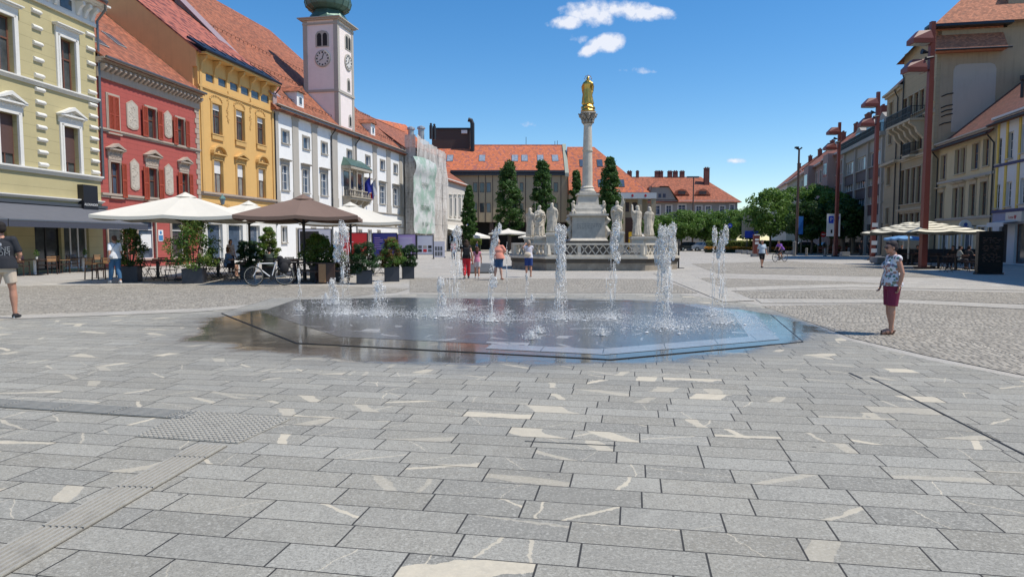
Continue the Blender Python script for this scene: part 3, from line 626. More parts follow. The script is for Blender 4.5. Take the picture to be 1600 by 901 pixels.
# ---------- 2 red house ----------
m_redw=plaster('red_wall',(.40,.085,.068),var=.1,groove=.33,dirt=.3); m_trim=plaster('stone_trim',(.42,.34,.27),var=.15,dirt=.35); m_shut=plain('red_shutter',(.33,.055,.022),rough=.55); m_relief=stone('relief_stone',(.52,.46,.38),var=.45,scale=9)
A=PL(161,36); B=PL(316,45); b=Bld('red_house','red townhouse with carved panels and orange louvred shutters beside the olive house',A,B,'house'); G2=b
def win(r,**k):
    u0,u1,z0,z1=b.rect(*r); return b.window(u0,u1,z0,z1,**k)
kw=dict(fm=m_brown,shm=m_shut,sm=m_trim,sur=.14,pr=.06)
win((168,184,151,208),shut='closed',hood=None,**kw); win((228,243,170,216),shut='open',**kw); win((275,287,186,228),shut='open',**kw)
win((172,187,254,308),shut='right',hood='ped',hh=.55,gm=g_blue,**kw); win((230,245,263,313),shut='open',hood='ped',hh=.55,**kw); win((282,293,271,310),shut='open',hood='ped',hh=.55,**kw)
for (x0,x1,yt,yb) in ((197,215,157,203),(256,268,173,216),(203,217,248,298),(257,270,256,305)):
    u0,u1,z0,z1=b.rect(x0,x1,yt,yb); m=MB(); c=(u0+u1)/2; hw=(u1-u0)/2
    m.extr([(u0,z0+.2),(u0+.1,z0+.08),(c,z0),(u1-.1,z0+.08),(u1,z0+.2),(u1,z1-.3),(u1-.12,z1-.2),(c,z1),(u0+.12,z1-.2),(u0,z1-.3)],-.05,0); o=b.part(m,'carved_panel',m_trim)
    m=MB(); m.extr([(u0+.07,z0+.25),(c,z0+.08),(u1-.07,z0+.25),(u1-.07,z1-.33),(c,z1-.1),(u0+.07,z1-.33)],-.06,-.051)
    for k in range(26): m.ball((c+random.uniform(-1,1)*hw*.6,-.06,z0+.3+random.random()*(z1-z0-.65)),(random.uniform(.03,.08),.03,random.uniform(.03,.09)),6,4)
    b.part(m,'relief',m_relief,o)
ze=b.z(240,124); zc=b.z(240,145)
b.band(zc-.15,.55,.12,m_trim,name='frieze'); b.band(ze-.25,.35,.55,m_trim,name='cornice',steps=3)
m=MB(); n=24
for k in range(n): uu=(k+.5)*b.L/n; m.extx([(-.12,ze-.27),(-.5,ze-.27),(-.5,ze-.42),(-.2,ze-.62),(-.12,ze-.62)],uu-.09,uu+.09)
m.split('dentil',m_trim,b.root)
for x,y,h in ((240,220,.2),(235,312,.26)): b.band(b.z(x,y)-.1,h,.14,m_trim,steps=2)
m=MB()
for k in range(int((ze-1)/.36)):
    w=.5 if k%2 else .34; m.box(b.L-w,b.L,-.045,0,.3+k*.36,.3+k*.36+.33)
m.split('quoin',m_trim,b.root)
# ground floor openings
g0=b.z(235,322)
for a,c,mt in ((.4,1.9,g_dark),(3.0,4.7,g_blue),(6.4,7.9,g_dark)):
    b.window(a,c,.5,2.95,fm=m_wframe,gm=mt,cols=1,trans=.75,sur=.15,sm=m_trim,sill=True,name='shop_window')
u0=3.3; m=MB(); m.box(u0,u0+1.0,-.0,.012,1.15,2.05); b.part(m,'notice',m_wframe)
m=MB(); m.box(5.0,5.5,-.03,0,1.6,2.35); pz=b.part(m,'poster',m_wframe); m=MB(); m.box(5.04,5.46,-.035,-.031,1.65,2.0); m.ball((5.25,-.03,2.17),(.12,.02,.12),8,6); b.part(m,'picture',plain('poster_blue',(.05,.2,.4)),pz)
b.wall(ze,14,m_redw)
pit=.78; ze2=ze+.50; b.gable(ze2,ze2+pit*7,7,14,t_old,over=.55,wallm=m_redw,gover=0); b.gutter(ze2-.42,.68)
m_zl=plain('pale_zinc',(.40,.41,.38),rough=.5); b.skylight(b.L*.50,2.6,ze2,pit,w=.8,l=1.5,frame=m_zl); b.skylight(b.L*.16,1.3,ze2,pit,w=1.6,l=.9,frame=m_zl)
# ---------- 3 yellow house ----------
m_yel=plaster('yellow_wall',(.66,.40,.135),var=.07,dirt=.18); m_yel2=plaster('yellow_trim',(.60,.37,.13),var=.12,dirt=.3); m_och=plaster('ochre_flank',(.72,.40,.17),var=.12,dirt=.15); m_zinc=plain('dark_zinc',(.028,.032,.042),rough=.35,metal=.6)
A=PL(317,45); B=PL(432,54.6); b=Bld('yellow_house','ochre yellow townhouse with stucco ornament and small attic windows beside the red house',A,B,'house'); G3=b
kw=dict(fm=m_brown,sm=m_yel2,sur=.16,pr=.06)
for r in ((331,345.5,163,210),(368,381,173,220),(401,413,184,226)): win(r,gm=g_dark,blind=.2,blindm=m_paleblind,**kw)
for r,h in (((333.5,347.5,251,301),'arch'),((370,382,257,306),'ped'),((403,414,264,309),'arch')): win(r,hood=h,gm=g_cur,blind=.4,blindm=m_paleblind,trans=.99,**kw)
for x,y in ((328,123),(347.6,130),(366,136.6),(383,143),(399,149),(414,154.5)):
    u0,u1,z0,z1=b.rect(x-6.5,x+6.5,y-7,y+6); b.window(u0,u1,z0,z1,fm=m_yel2,gm=g_dark,cols=1,trans=.99,sill=False,fw=.035,dep=.12,name='attic_window')
ze=b.z(380,116); 
m=MB(); n=7
for k in range(n):
    uu=.35+k*(b.L-.7)/(n-1); m.extx([(0,ze-.05),(-.55,ze-.05),(-.5,ze-.25),(-.2,ze-.5),(-.1,ze-1.0),(0,ze-1.15)],uu-.1,uu+.1)
m.split('corbel',m_yel2,b.root)
b.band(b.z(372,170)+.65,.14,.1,m_yel2,name='string_course')
b.band(ze,.14,.7,m_yel2,name='cornice'); 
# stucco garlands and pilasters
m=MB()
for x,y in ((356,180),(391,192),(356,155),(391,165)):
    u,z=b.uz(x,y)
    for k in range(16): m.ball((u+random.uniform(-.22,.22)*(1-abs(k-8)/10),-.02,z-.55+k*.075),(.07,.05,.06),6,4)
for r in ((331,345.5,163,210),(368,381,173,220),(401,413,184,226)):
    u0,u1,z0,z1=b.rect(*r); c=(u0+u1)/2
    for k in range(9): a=PI*k/8; m.ball((c+math.cos(a)*.75,-.03,z1+.28+math.sin(a)*.32),(.1,.06,.09),6,4)
    m.box(u0-.15,u1+.15,-.12,0,z0-.42,z0-.12)
for uu in (.12,b.L-.4): m.box(uu,uu+.28,-.09,0,b.z(372,312),ze-1.2)
b.part(m,'stucco_ornament',m_yel2)
b.band(b.z(372,309)-.1,.28,.22,m_trim,steps=2,name='string_course'); b.band(b.z(372,309)-1.0,.1,.1,m_yel2)
tb=text_mb('OSREDNJA',.42,.01); zz=b.z(345,318); tb.v=[(x+2.6,y-.015,z+zz-.15) for x,y,z in tb.v]; b.part(tb,'lettering',m_yel2)
for a,c in ((.5,2.4),(3.2,5.2),(6.0,7.8)): b.window(a,c,.15,2.9,fm=m_wframe,gm=g_blue,cols=1,trans=.99,sur=.12,sm=m_white,sill=False,name='shop_window')
zsp=b.z(372,309)-1.25; b.wall(ze,18,m_yel,z0=zsp); b.wall(zsp,.3,m_white,z0=0,name='shopfront')
# flank wall and roof: pitch follows the verge in the photograph
pit=.80; zr=ze+pit*9.2
m=MB(); m.extx([(0.0,ze-.9),(0,ze+.36),(9.2,zr+.36),(18.4,ze+.3),(18.4,ze-.9)],-.16,-.01); m.box(-.155,-.01,.3,18,5,ze-.9); b.part(m,'flank_wall',m_och)
b.gable(ze+.42,zr+.42,9.2,18.4,t_fine,over=.35,gover=.2)
m=MB(); m.tube([(-.15,-.75,ze+.25),(b.L+.1,-.75,ze+.25)],.1,8); m.extx([(-.72,ze+.2),(-.72,ze+.34),(.6,ze+1.25),(.66,ze+1.12)],-.2,b.L+.05); 
for k in range(9): m.bar((k*b.L/8,-.6,ze+.52),(k*b.L/8,.55,ze+1.34),.05)
b.part(m,'zinc_eave',m_zinc)
b.pipe(b.L+.02,3,ze+.1,over=.7)
# lantern
lt=thing('wall_lantern','old street lantern on a curled bracket on the yellow house above the umbrella','lantern',b.A+b.e*.75+b.n*.02+Vector((0,0,b.z(325,322))),math.atan2(b.e.y,b.e.x))
m=MB(); m.tube([(0,0,0),(0,-.4,.12),(0,-.9,.05),(0,-1.15,.1)],.025,6); m.tube([(0,0,-.35),(0,-.3,-.25),(0,-.55,.03)],.02,6); m.build('bracket',m_black,lt)
m=MB(); m.lathe([(.08,.1),(.12,.13),(.2,.5),(.2,.52)],6,(0,-1.15,0)); m.build('lamp_glass',glass('lantern_glass',(.05,.09,.12),(.2,.3,.35)),lt)
m=MB(); m.lathe([(.25,.52),(.22,.56),(.1,.72),(.04,.8),(.02,.88)],6,(0,-1.15,0)); m.build('cap',plain('verdigris',(.10,.22,.2)),lt)
# ---------- 4 town hall ----------
m_th=plaster('town_white',(.80,.79,.76),var=.06,dirt=.15); m_tg=plaster('town_grey',(.42,.385,.33),var=.1,dirt=.2); m_lil=plaster('lilac_wall',(.38,.28,.26),var=.12,dirt=.3)
A=PL(433,54.6); B=PL(631,83); b=Bld('town_hall','long white town hall with grey pilasters, steep tiled roof, clock tower and oriel','' or A,B,'town hall'); G4=b
ze=(b.z(445,167)+b.z(620,236))/2
kw=dict(fm=m_wframe,sm=m_tg,sur=.12,pr=.05)
sm_=[(440,451,201,221),(473,483,211,231),(502,511,221,240),(542,549,233,246),(571,578,245,260),(594,601,253,268),(615,621,260,275)]
zz0=[b.rect(*r) for r in sm_]; za=sum(r[2] for r in zz0)/7; zb=sum(r[3] for r in zz0)/7
for r in zz0: b.window(r[0],r[1],za,zb,gm=g_blue,cols=1,trans=.99,sill=True,**kw)
bg_=[(440,451,258,297),(472.5,483,264,302),(501,511.5,270,305),(593,602,284,320),(614,622,290,324),(570,578,280,314)]
zz1=[b.rect(*r) for r in bg_]; zc=sum(r[2] for r in zz1[:3])/3; zd=sum(r[3] for r in zz1[:3])/3
for r in zz1: b.window(r[0],r[1],zc,zd,gm=g_blue,cols=2,trans=.66,bars=1,hood='flat',**kw)
m=MB()
for x0,x1 in ((433.5,438),(460,469),(490,498),(521,529),(553,559),(584,590),(605,611),(625,629)):
    u0=b.u(x0);u1=b.u(x1); m.box(u0,u1,-.08,0,b.z(470,305),ze-.5); m.box(u0-.08,u1+.08,-.14,0,ze-.75,ze-.5); m.box(u0-.06,u1+.06,-.12,0,zc-1.2,zc-.1)
m.split('pilaster',m_tg,b.root)
b.band(ze-.5,.16,.14,m_tg); b.band(ze-.1,.22,.45,m_tg,name='cornice',steps=3); zs=zc-1.25
b.band(zs,.2,.14,m_tg,steps=2); b.band(zs-1.6,.12,.08,m_tg)
for k in range(9):
    uu=1.2+k*2.75
    if k in(4,): continue
    if k==1: b.window(uu-.5,uu+.5,.1,2.7,fm=plain('door_teal',(.08,.14,.14)),gm=g_dark,cols=2,trans=.8,sur=.16,sm=m_tg,sill=False,name='door')
    else: b.window(uu-.42,uu+.42,1.5,2.9,gm=g_dark,cols=2,trans=.99,**kw)
b.wall(ze,29,m_th)
br=14.5; zr=ze+14.4; sl=(zr-ze)/br
t_town=tile('roof_town',(.37,.12,.055),var=.5,dark=.45,row=.24,wid=.3)
b.hip(ze+.15,zr,br,29,t_town,over=.5,hl=0,hr=7.5)
b.gutter(ze-.28,.62)
m=MB()
for row in (1.2,4.5,7.8):
    for k in range(46): uu=.3+k*b.L/46; m.bar((uu,row,ze+.15+sl*row),(uu,row-.05,ze+.15+sl*row+.2),.04)
    m.bar((.2,row-.06,ze+.15+sl*row+.2),(b.L-.3,row-.06,ze+.15+sl*row+.2),.03)
b.part(m,'snow_guards',plain('rust',(.12,.05,.03)))
# raised lilac verge wall at the joint with the yellow house
m=MB(); m.extx([(-.15,ze-.6),(-.15,ze+.75),(br,zr+.75),(29,ze+.7),(29,ze-.6)],-.35,.25); b.part(m,'party_wall',m_lil)
m=MB(); m.extx([(-.25,ze+.75),(-.25,ze+.83),(br,zr+.85),(29,ze+.8),(29,ze+.72),(br,zr+.76)],-.75,.75); b.part(m,'wall_coping',plain('lilac_sheet',(.33,.235,.235),rough=.45))
b.pipe(b.u(519),1,ze-.3,over=.6); b.pipe(b.u(557),1,ze-.3,over=.6)
# dormers
def dormer(b,u,y,ze,sl,w=1.3,h=1.35,rm=None,wmt=None):
    z0=ze+sl*y; m=MB(); m.box(u-w/2,u+w/2,y,y+h/sl+.1,z0-.1,z0+h); o=b.part(m,'dormer',wmt)
    f=MB(); f.box(u-.3,u+.3,y-.04,y,z0+.2,z0+.95); b.part(f,'window',m_wframe,o); g=MB(); g.box(u-.24,u+.24,y-.05,y-.041,z0+.26,z0+.9); b.part(g,'pane',g_dark,o)
    r=MB(); L=(h+.75)/sl
    r.add([(u-w/2-.2,y-.25,z0+h-.02),(u,y-.25,z0+h+.62),(u+w/2+.2,y-.25,z0+h-.02),(u-w/2-.2,y+h/sl+.2,z0+h-.02),(u,y+L+.3,z0+h+.62),(u+w/2+.2,y+h/sl+.2,z0+h-.02)],[(0,1,4,3),(1,2,5,4),(0,2,1)]); b.part(r,'dormer_roof',rm,o)
for x,y in ((484,160),(594,211)):
    u=b.u(x)+ (0); dormer(b,u+.4,.9,ze+.15,sl,rm=t_town,wmt=m_th)
# tower
m_tow=plaster('tower_pink',(.84,.73,.68),var=.06,dirt=.1); m_cop=plain('green_copper',(.085,.15,.12),rough=.45,metal=.35,var=.35,scale=3,bump=.2)
u0=b.u(532.5,-.35); u1=b.u(556,-.35); tw=u1-u0; y0=.35; y1=y0+tw
def faceuz(px,py,side):   # side 'f' = face towards the square, 'c' = face towards the camera
    if side=='f': return b.uz(px,py,-y0)
    d=ray(px,py); o=Vector((0,0,CH)); p0=b.A+b.e*u0; t=(p0-o).dot(b.e)/d.dot(b.e); p=o+d*t; return (-(p-b.A).dot(b.n),p.z)
zt=faceuz(533,34,'f')[1]
tl=thing('x','','',); bpy.data.objects.remove(tl)
m=MB(); m.box(u0,u1,y0,y1,ze-1,zt); T=b.part(m,'tower',m_tow)
m=MB()
for (a,c,e,f) in ((u0-.06,u0+.42,y0-.06,y0+.42),(u1-.42,u1+.06,y0-.06,y0+.42),(u0-.06,u0+.42,y1-.42,y1+.06),(u1-.42,u1+.06,y1-.42,y1+.06)): m.box(a,c,e,f,ze-.5,zt-.05)
zb_=faceuz(533,143,'f')[1]
m.box(u0-.12,u1+.12,y0-.12,y1+.12,zb_-.16,zb_+.1); m.box(u0-.1,u1+.1,y0-.1,y1+.1,zt-.5,zt-.3)
b.part(m,'tower_trim',m_tg,T)
m=MB(); m.box(u0-.3,u1+.3,y0-.3,y1+.3,zt-.05,zt+.1); m.box(u0-.5,u1+.5,y0-.5,y1+.5,zt+.101,zt+.2); b.part(m,'tower_cornice',m_tg,T)
cx=(u0+u1)/2; cyy=(y0+y1)/2; h=tw/2
m=MB(); m.lathe([(h*1.30,0),(h*1.26,.06),(h*1.1,.35),(h*.98,.7),(h*.86,1.0),(h*.84,1.1)],8,(cx,cyy,zt+.2),rot=PI/8)
m.lathe([(h*.7,1.1),(h*.95,1.22),(h*1.2,1.55),(h*1.28,2.1),(h*1.2,2.8),(h*1.05,3.4),(h*1.0,3.95),(h*.65,4.4),(h*.4,4.8),(h*.32,5.2),(h*.5,5.3),(h*.5,5.5),(h*.3,5.6),(h*.3,7.0),(h*.5,7.2),(h*.5,7.6),(h*.15,8.5),(.03,9.8)],16,(cx,cyy,zt+.2))
b.part(m,'dome',m_cop,T)
m=MB()
for k in range(16):
    a=2*PI*k/16; pr_=[(h*.7,1.1),(h*.95,1.22),(h*1.2,1.55),(h*1.28,2.1),(h*1.2,2.8),(h*1.05,3.4),(h*1.0,3.95),(h*.65,4.4)]
    m.tube([(cx+r*1.01*math.cos(a),cyy+r*1.01*math.sin(a),zt+.2+z) for r,z in pr_],.035,5)
b.part(m,'dome_seams',m_cop,T)
m_clk=plain('clock_face',(.62,.58,.52)); 
def clock(side,px,py,r):
    q,z=faceuz(px,py,side); M0=Matrix.Translation((q,y0,z)) if side=='f' else Matrix.Translation((u0,q,z))@Matrix.Rotation(-PI/2,4,'Z')
    m=MB(); m.M=M0@Matrix.Rotation(PI/2,4,'X'); m.lathe([(r*1.14,0),(r*1.14,.1),(r*1.0,.13),(r*1.0,.07)],28); o=b.part(m,'clock',m_tg,T)
    m=MB(); m.M=M0@Matrix.Rotation(PI/2,4,'X'); m.lathe([(r,.0),(r,.1)],28); b.part(m,'clock_face',m_clk,T)
    m=MB(); m.M=M0
    for k in range(12):
        a=2*PI*k/12; c,s_=math.sin(a),math.cos(a); m.bar((c*r*.72,-.115,s_*r*.72),(c*r*.92,-.115,s_*r*.92),.13 if k%3 else .17,.02,up=(0,1,0))
    for a,l in ((R(238),.5),(R(15),.68)): m.bar((0,-.13,0),(math.sin(a)*r*l,-.13,math.cos(a)*r*l),.07,.02,up=(0,1,0))
    b.part(m,'clock_hands',m_black,T)
clock('c',504.5,92,.78); clock('f',543.5,98,.78)
def twin(side,px,py,w,hh,n=2):
    q,z=faceuz(px,py,side); M0=Matrix.Translation((q,y0,z)) if side=='f' else Matrix.Translation((u0,q,z))@Matrix.Rotation(-PI/2,4,'Z')
    m=MB(); m.M=M0; ww=w*n/2+.14
    m.extr([(-ww,-hh/2-.1),(ww,-hh/2-.1),(ww,hh/2-.15)]+[(ww*math.cos(a),hh/2-.15+.42*math.sin(a)) for a in (PI/4,PI/2,3*PI/4)]+[(-ww,hh/2-.15)],-.05,0); o=b.part(m,'window_surround',m_tg,T)
    m=MB(); m.M=M0
    for k in range(n):
        c=(k-(n-1)/2)*w*1.05; r=w*.4; m.extr([(c-r,-hh/2),(c+r,-hh/2),(c+r,hh/2-r)]+[(c+r*math.cos(a),hh/2-r+r*math.sin(a)) for a in (PI/4,PI/2,3*PI/4)]+[(c-r,hh/2-r)],-.06,-.051)
    b.part(m,'window',g_int,T)
twin('c',503.5,62,.62,1.35); twin('f',543.3,68,.62,1.35); twin('f',544.5,134,.5,1.1,1); twin('f',547,190,.5,1.0,1)
# oriel balcony
ux=b.u(535.5); uy=b.u(569); zt_=b.z(550,262,.6); zo=b.z(552,312,.6); m=MB(); D=1.0
m.box(ux+.1,uy-.1,-D,0,zo,zo+.22); m.box(ux,uy,-D-.12,0,zo+.221,zo+.34)
for uu in [ux+.15+(uy-ux-.3)*k/3 for k in range(4)]: m.lathe([(.12,zo+1.0),(.09,zo+1.1),(.08,zt_-.35),(.14,zt_-.2)],8,(uu,-D+.12,0))
n=12
for k in range(n): uu=ux+.2+(uy-ux-.4)*k/(n-1); m.lathe([(.05,zo+.34),(.08,zo+.5),(.04,zo+.75),(.07,zo+.95)],6,(uu,-D+.12,0))
for yy in (-.5,-.25):
    for uu in (ux+.15,uy-.15): m.lathe([(.05,zo+.34),(.08,zo+.5),(.04,zo+.75),(.07,zo+.95)],6,(uu,yy,0))
m.box(ux+.05,uy-.05,-D,-D+.24,zo+.95,zo+1.05); m.box(ux-.05,uy+.05,-D-.1,0,zt_-.2,zt_+.12)
for k in range(4): uu=ux+.3+(uy-ux-.6)*k/3; m.extx([(0,zo),(-D+.1,zo),(-D+.25,zo-.3),(-.2,zo-.6),(0,zo-1.1)],uu-.14,uu+.14)
O=b.part(m,'oriel',stone('oriel_stone',(.42,.37,.29),var=.3,scale=8))
m=MB(); c=(ux+uy)/2; m.add([(ux-.1,-D-.15,zt_+.12),(uy+.1,-D-.15,zt_+.12),(uy-.3,-D*.5,zt_+.75),(ux+.3,-D*.5,zt_+.75),(ux-.1,0,zt_+.12),(uy+.1,0,zt_+.12),(uy-.5,0,zt_+1.1),(ux+.5,0,zt_+1.1)],[(0,1,2,3),(3,2,6,7),(1,5,6,2),(4,0,3,7)]); b.part(m,'oriel_roof',m_cop,O)
m=MB(); m.box(ux+.5,uy-.5,-.03,0,zo+.35,zt_-.4); b.part(m,'balcony_door',g_dark,O)
# flags
def flag(label,px,py,cols,sw):
    u,z=b.uz(px,py,.2); t=thing('flag',label,'flag',b.A+b.e*u+b.n*.05+Vector((0,0,z)),math.atan2(b.e.y,b.e.x))
    m=MB(); m.tube([(0,0,0),(0,-1.3,1.5)],.03,6); m.build('flagpole',m_gut,t)
    m=MB(); nx,nz=10,14; W=1.0; H=2.3
    for i in range(nx+1):
        for j in range(nz+1):
            f=i/nx; g=j/nz; x=.12*math.sin(f*9+g*2)*(.3+g)+sw*g; y=-1.25+f*W*.85; z_=1.45-f*.95*.9-g*H*.75+.05*math.sin(f*8); m.v.append((x,y,z_))
    m2=[]
    for i in range(nx):
        for j in range(nz):
            a=i*(nz+1)+j; m.f.append((a,a+1,a+nz+2,a+nz+1)); m.mi.append(min(len(cols)-1,int(i*len(cols)/nx)))
    m.build('cloth',[plain('flag_%d'%hash(tuple(c)).__abs__(),c,rough=.8) for c in cols],t,smooth=True)
flag('dark blue flag hanging from a pole beside the town hall oriel',564,296,[(.02,.03,.28)],.25)
flag('red, blue and white flag hanging from a pole beside the town hall oriel',573,300,[(.5,.5,.52),(.03,.06,.35),(.5,.02,.03)],.35)
b.chimney(b.u(600),6.2,ze+3,ze+7.6,w=1.5,d=1.1)
# ---------- scaffolded house ----------
b_=NB('scaffold_net'); o_=b_.sep(); n_=b_.noise(1.0,5,vec=b_.comb(b_.M('MULTIPLY',o_[0],2.6),b_.M('MULTIPLY',o_[1],2.6),b_.M('MULTIPLY',o_[2],.35))); n2_=b_.noise(3.5,5)
lf=b_.M('LESS_THAN',b_.M('FRACT',b_.M('DIVIDE',o_[2],2.0)),.05)
cc_=b_.mix(n_,(.36,.32,.28),(.78,.75,.69)); cc_=b_.mix(b_.M('MULTIPLY',b_.M('SUBTRACT',n2_,.52,clamp=True),3,clamp=True),cc_,(.24,.15,.12)); cc_=b_.mix(b_.M('MULTIPLY',lf,.35),cc_,(.2,.17,.15)); b_.col(cc_); b_.rough(.9)
tr_=b_.n.new('ShaderNodeBsdfTransparent'); ms_=b_.n.new('ShaderNodeMixShader'); b_.l.new(b_.M('MULTIPLY',b_.M('SUBTRACT',.78,n_,clamp=True),.7,clamp=True),ms_.inputs[0]); b_.l.new(b_.b.outputs[0],ms_.inputs[1]); b_.l.new(tr_.outputs[0],ms_.inputs[2]); b_.l.new(ms_.outputs[0],b_.n['Material Output'].inputs[0]); m_net=b_.m
A=PL(632,83); B=PL(697,100)
b=Bld('wrapped_house','old house hidden behind scaffolding and pale torn netting at the end of the town hall',A,B,'house')
ze=b.z(640,232); b.wall(ze,16,m_tg); b.gable(ze,ze+5,7,16,t_old,wallm=m_tg)
sca=thing('scaffold','scaffolding wrapped in pale dust netting with a green printed sheet','scaffold',b.A+b.n*1.6,math.atan2(b.e.y,b.e.x)); S=b
zt=b.z(641,207,1.6); L=b.uz(697,300,1.6)[0]
m=MB()
for k in range(8):
    x=L*k/7
    for y in (-.02,1.2): m.tube([(x,y,0),(x,y,zt-.4-(k*.16))],.03,6)
for z in np.arange(2,zt-1,2.0):
    for y in (0,1.2): m.tube([(0,y,z),(L,y,z)],.025,6)
    m.box(0,L,.1,1.1,z-.04,z)
m.build('scaffold_frame',m_gut,sca)
def netmb(x0,x1,zlo,zhi,nx=60,nz=50,amp=.28,yb=-.12,seed=1,slope=0):
    m=MB(); rs=random.Random(seed); ph=[rs.random()*6 for _ in range(6)]
    for i in range(nx+1):
        for j in range(nz+1):
            f=i/nx; g=j/nz; x=x0+(x1-x0)*f; z=zlo+(zhi-zlo-slope*f)*g
            y=yb+amp*(math.sin(f*23+ph[0]+2*math.sin(g*5+ph[1]))*.5+math.sin(f*51+g*4+ph[2])*.3+.5*math.sin(g*17+f*5+ph[3])*.5)-.1*abs(math.sin(f*PI*7))
            m.v.append((x+.06*math.sin(g*19+ph[4]),y,z))
    for i in range(nx):
        for j in range(nz): a=i*(nz+1)+j; m.f.append((a,a+nz+1,a+nz+2,a+1)); m.mi.append(0)
    return m
hs=zt-b.z(692,240,1.6)
netmb(0,L,0.2,zt,slope=hs*.9,seed=2).build('net',m_net,sca,smooth=True)
m=MB(); 
for j in range(20):
    for i in range(4): m.v.append((-.05+.08*math.sin(j*1.7+i*2),-.1+i*.5,zt*j/19))
for j in range(19):
    for i in range(3): a=j*4+i; m.f.append((a,a+4,a+5,a+1)); m.mi.append(0)
m.build('side_net',m_net,sca,smooth=True)
b2=NB('green_sheet'); o=b2.sep(); n=b2.noise(.55,5,rough=.65); n2=b2.noise(5,5)
cc=b2.mix(n2,(.22,.34,.25),(.36,.46,.38)); cc=b2.mix(b2.M('MULTIPLY',b2.M('SUBTRACT',n,.43,clamp=True),7,clamp=True),cc,(.56,.56,.53)); b2.col(cc); b2.rough(.7)
u0=b.uz(641,300,1.7)[0]; u1=b.uz(676,300,1.7)[0]; z0=b.z(658,364,1.7); z1=b.z(658,250,1.7)
m=MB(); nx,nz=20,34
for i in range(nx+1):
    for j in range(nz+1):
        f=i/nx; g=j/nz; wv=.97+.04*math.cos(g*11)-(.6*(.2-g) if g<.2 else 0); x=(u0+u1)/2+(f-.5)*(u1-u0)*wv+.1*(g-.5); y=-.5+.05*math.sin(f*23+g*7)+.05*math.sin(g*19+f*5)-(.3*math.sin((g-.75)/.25*PI) if g>.75 else 0)
        m.v.append((x,y,z0+(z1-z0)*g+.4*math.sin(f*PI)*(g-.3)))
for i in range(nx):
    for j in range(nz): a=i*(nz+1)+j; m.f.append((a,a+nz+1,a+nz+2,a+1)); m.mi.append(0)
gs=m.build('banner',b2.m,sca,smooth=True)
m_ink=plain('faded_ink',(.08,.16,.11))
for row,(s_,sz,zz) in enumerate((('CERTIVAL',.9,.34),('01 / 234',.8,.12),('GRADNJA',.7,.66))):
    tb=text_mb(s_,sz,.002); tb.v=[(x*.95+(u0+u1)/2-.1,-.62,z+z0+(z1-z0)*zz) for x,y,z in tb.v]; tb.build('lettering',m_ink,gs)
# ---------- small cream house beyond ----------
m_crm=plaster('cream_wall',(.60,.56,.50),var=.08,dirt=.2)
A=PL(697,100); B=PL(730,112); b=Bld('cream_house','small cream house with an orange roof beyond the scaffolding',A,B,'house')
ze=b.z(714,284)
for x in (704,711,718,724):
    u=b.u(x); b.window(u-.45,u+.45,b.z(x,338),b.z(x,309),gm=g_dark,fm=m_wframe,cols=1,trans=.7,sur=.2,sm=m_white,pr=.1,hood='flat')
b.band(b.z(712,345),.3,.2,m_white,steps=2); b.band(ze-.3,.3,.4,m_white,name='cornice',steps=2)
m=MB(); m.box(.5,b.L-.3,-.15,0,b.z(712,360),b.z(712,352)); b.part(m,'sign_board',m_white)
m=MB(); m.box(b.L-.5,b.L-.3,-1.1,-.15,b.z(726,352),b.z(726,345)); b.part(m,'blue_sign',plain('sign_blue',(.02,.1,.5)))
b.window(1,b.L-1,.2,3,gm=g_dark,fm=m_white,cols=3,trans=.99,sill=False,name='shop_window')
b.wall(ze,14,m_crm); b.hip(ze+.1,ze+4.5,6,14,t_old,hl=0,hr=5)
aw=thing('shop_awning','white sloping awning over the front of the small cream house','awning',b.A,math.atan2(b.e.y,b.e.x)); m=MB(); m.extx([(-.05,3.7),(-.05,3.62),(-4.2,2.4),(-4.2,2.5)],.2,b.L+.2); m.build('canopy',plain('white_canvas',(.78,.76,.70),rough=.8),aw); m=MB(); m.box(.2,b.L+.2,-4.23,-4.2,2.1,2.5); m.build('valance',MATS['white_canvas'],aw)
# ---------- modern block with orange roof ----------
g_sky2=glass('glass_bright',(.08,.10,.13),(.45,.5,.55))
m_tan=plaster('tan_panels',(.44,.35,.225),var=.08,dirt=.1); m_dkb=plain('dark_brown_panels',(.06,.035,.026),rough=.6,var=.2)
YB=128.0
A=P(640,YB); B=P(886.5,YB); b=Bld('hotel_block','long modern block with tan walls and a bright orange tiled roof closing the square',A,B,'building'); 
ze=b.z(800,274); zr=CH+(AT(800,227,YB+7).z-CH); z0_=b.z(800,347)
for (x0,x1) in ((739,746),(749.5,757),(760,767)):
    for yt,yb in ((285,300.5),(317,332)):
        u0,u1,za,zb=b.rect(x0,x1,yt,yb); b.window(u0,u1,za,zb,gm=g_dark if x0<755 else g_blue,cols=1,trans=.99,sill=False,fw=.08,dep=.15)
for (x0,x1) in ((865,872),(812,818),(800,806),(854,860)):
    for yt,yb in ((285,300),(317,332)):
        u0,u1,za,zb=b.rect(x0,x1,yt,yb); b.window(u0,u1,za,zb,gm=g_dark,cols=1,trans=.99,sill=False,fw=.08,dep=.15)
m=MB()
for x in (748,759,770,782,794,808,821,834,847,861,876): u=b.u(x); m.box(u-.06,u+.06,-.05,0,z0_,ze)
m.split('panel_joint',m_dkb,b.root)
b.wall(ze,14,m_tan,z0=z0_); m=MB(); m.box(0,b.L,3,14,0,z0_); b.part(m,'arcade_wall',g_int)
m=MB()
for k in range(6): u=b.u(740+k*28); m.box(u-.35,u+.35,.1,.8,0,z0_)
m.split('column',m_dkb,b.root)
m=MB(); m.box(b.u(705),b.L-.6,-.6,0,ze-.02,ze+.9); b.part(m,'fascia',plain('dark_blue_fascia',(.03,.035,.045)))
sl=(zr-ze-.9)/7; b.gable(ze+.9,zr,7,14,t_or,over=.6,wallm=m_tan)
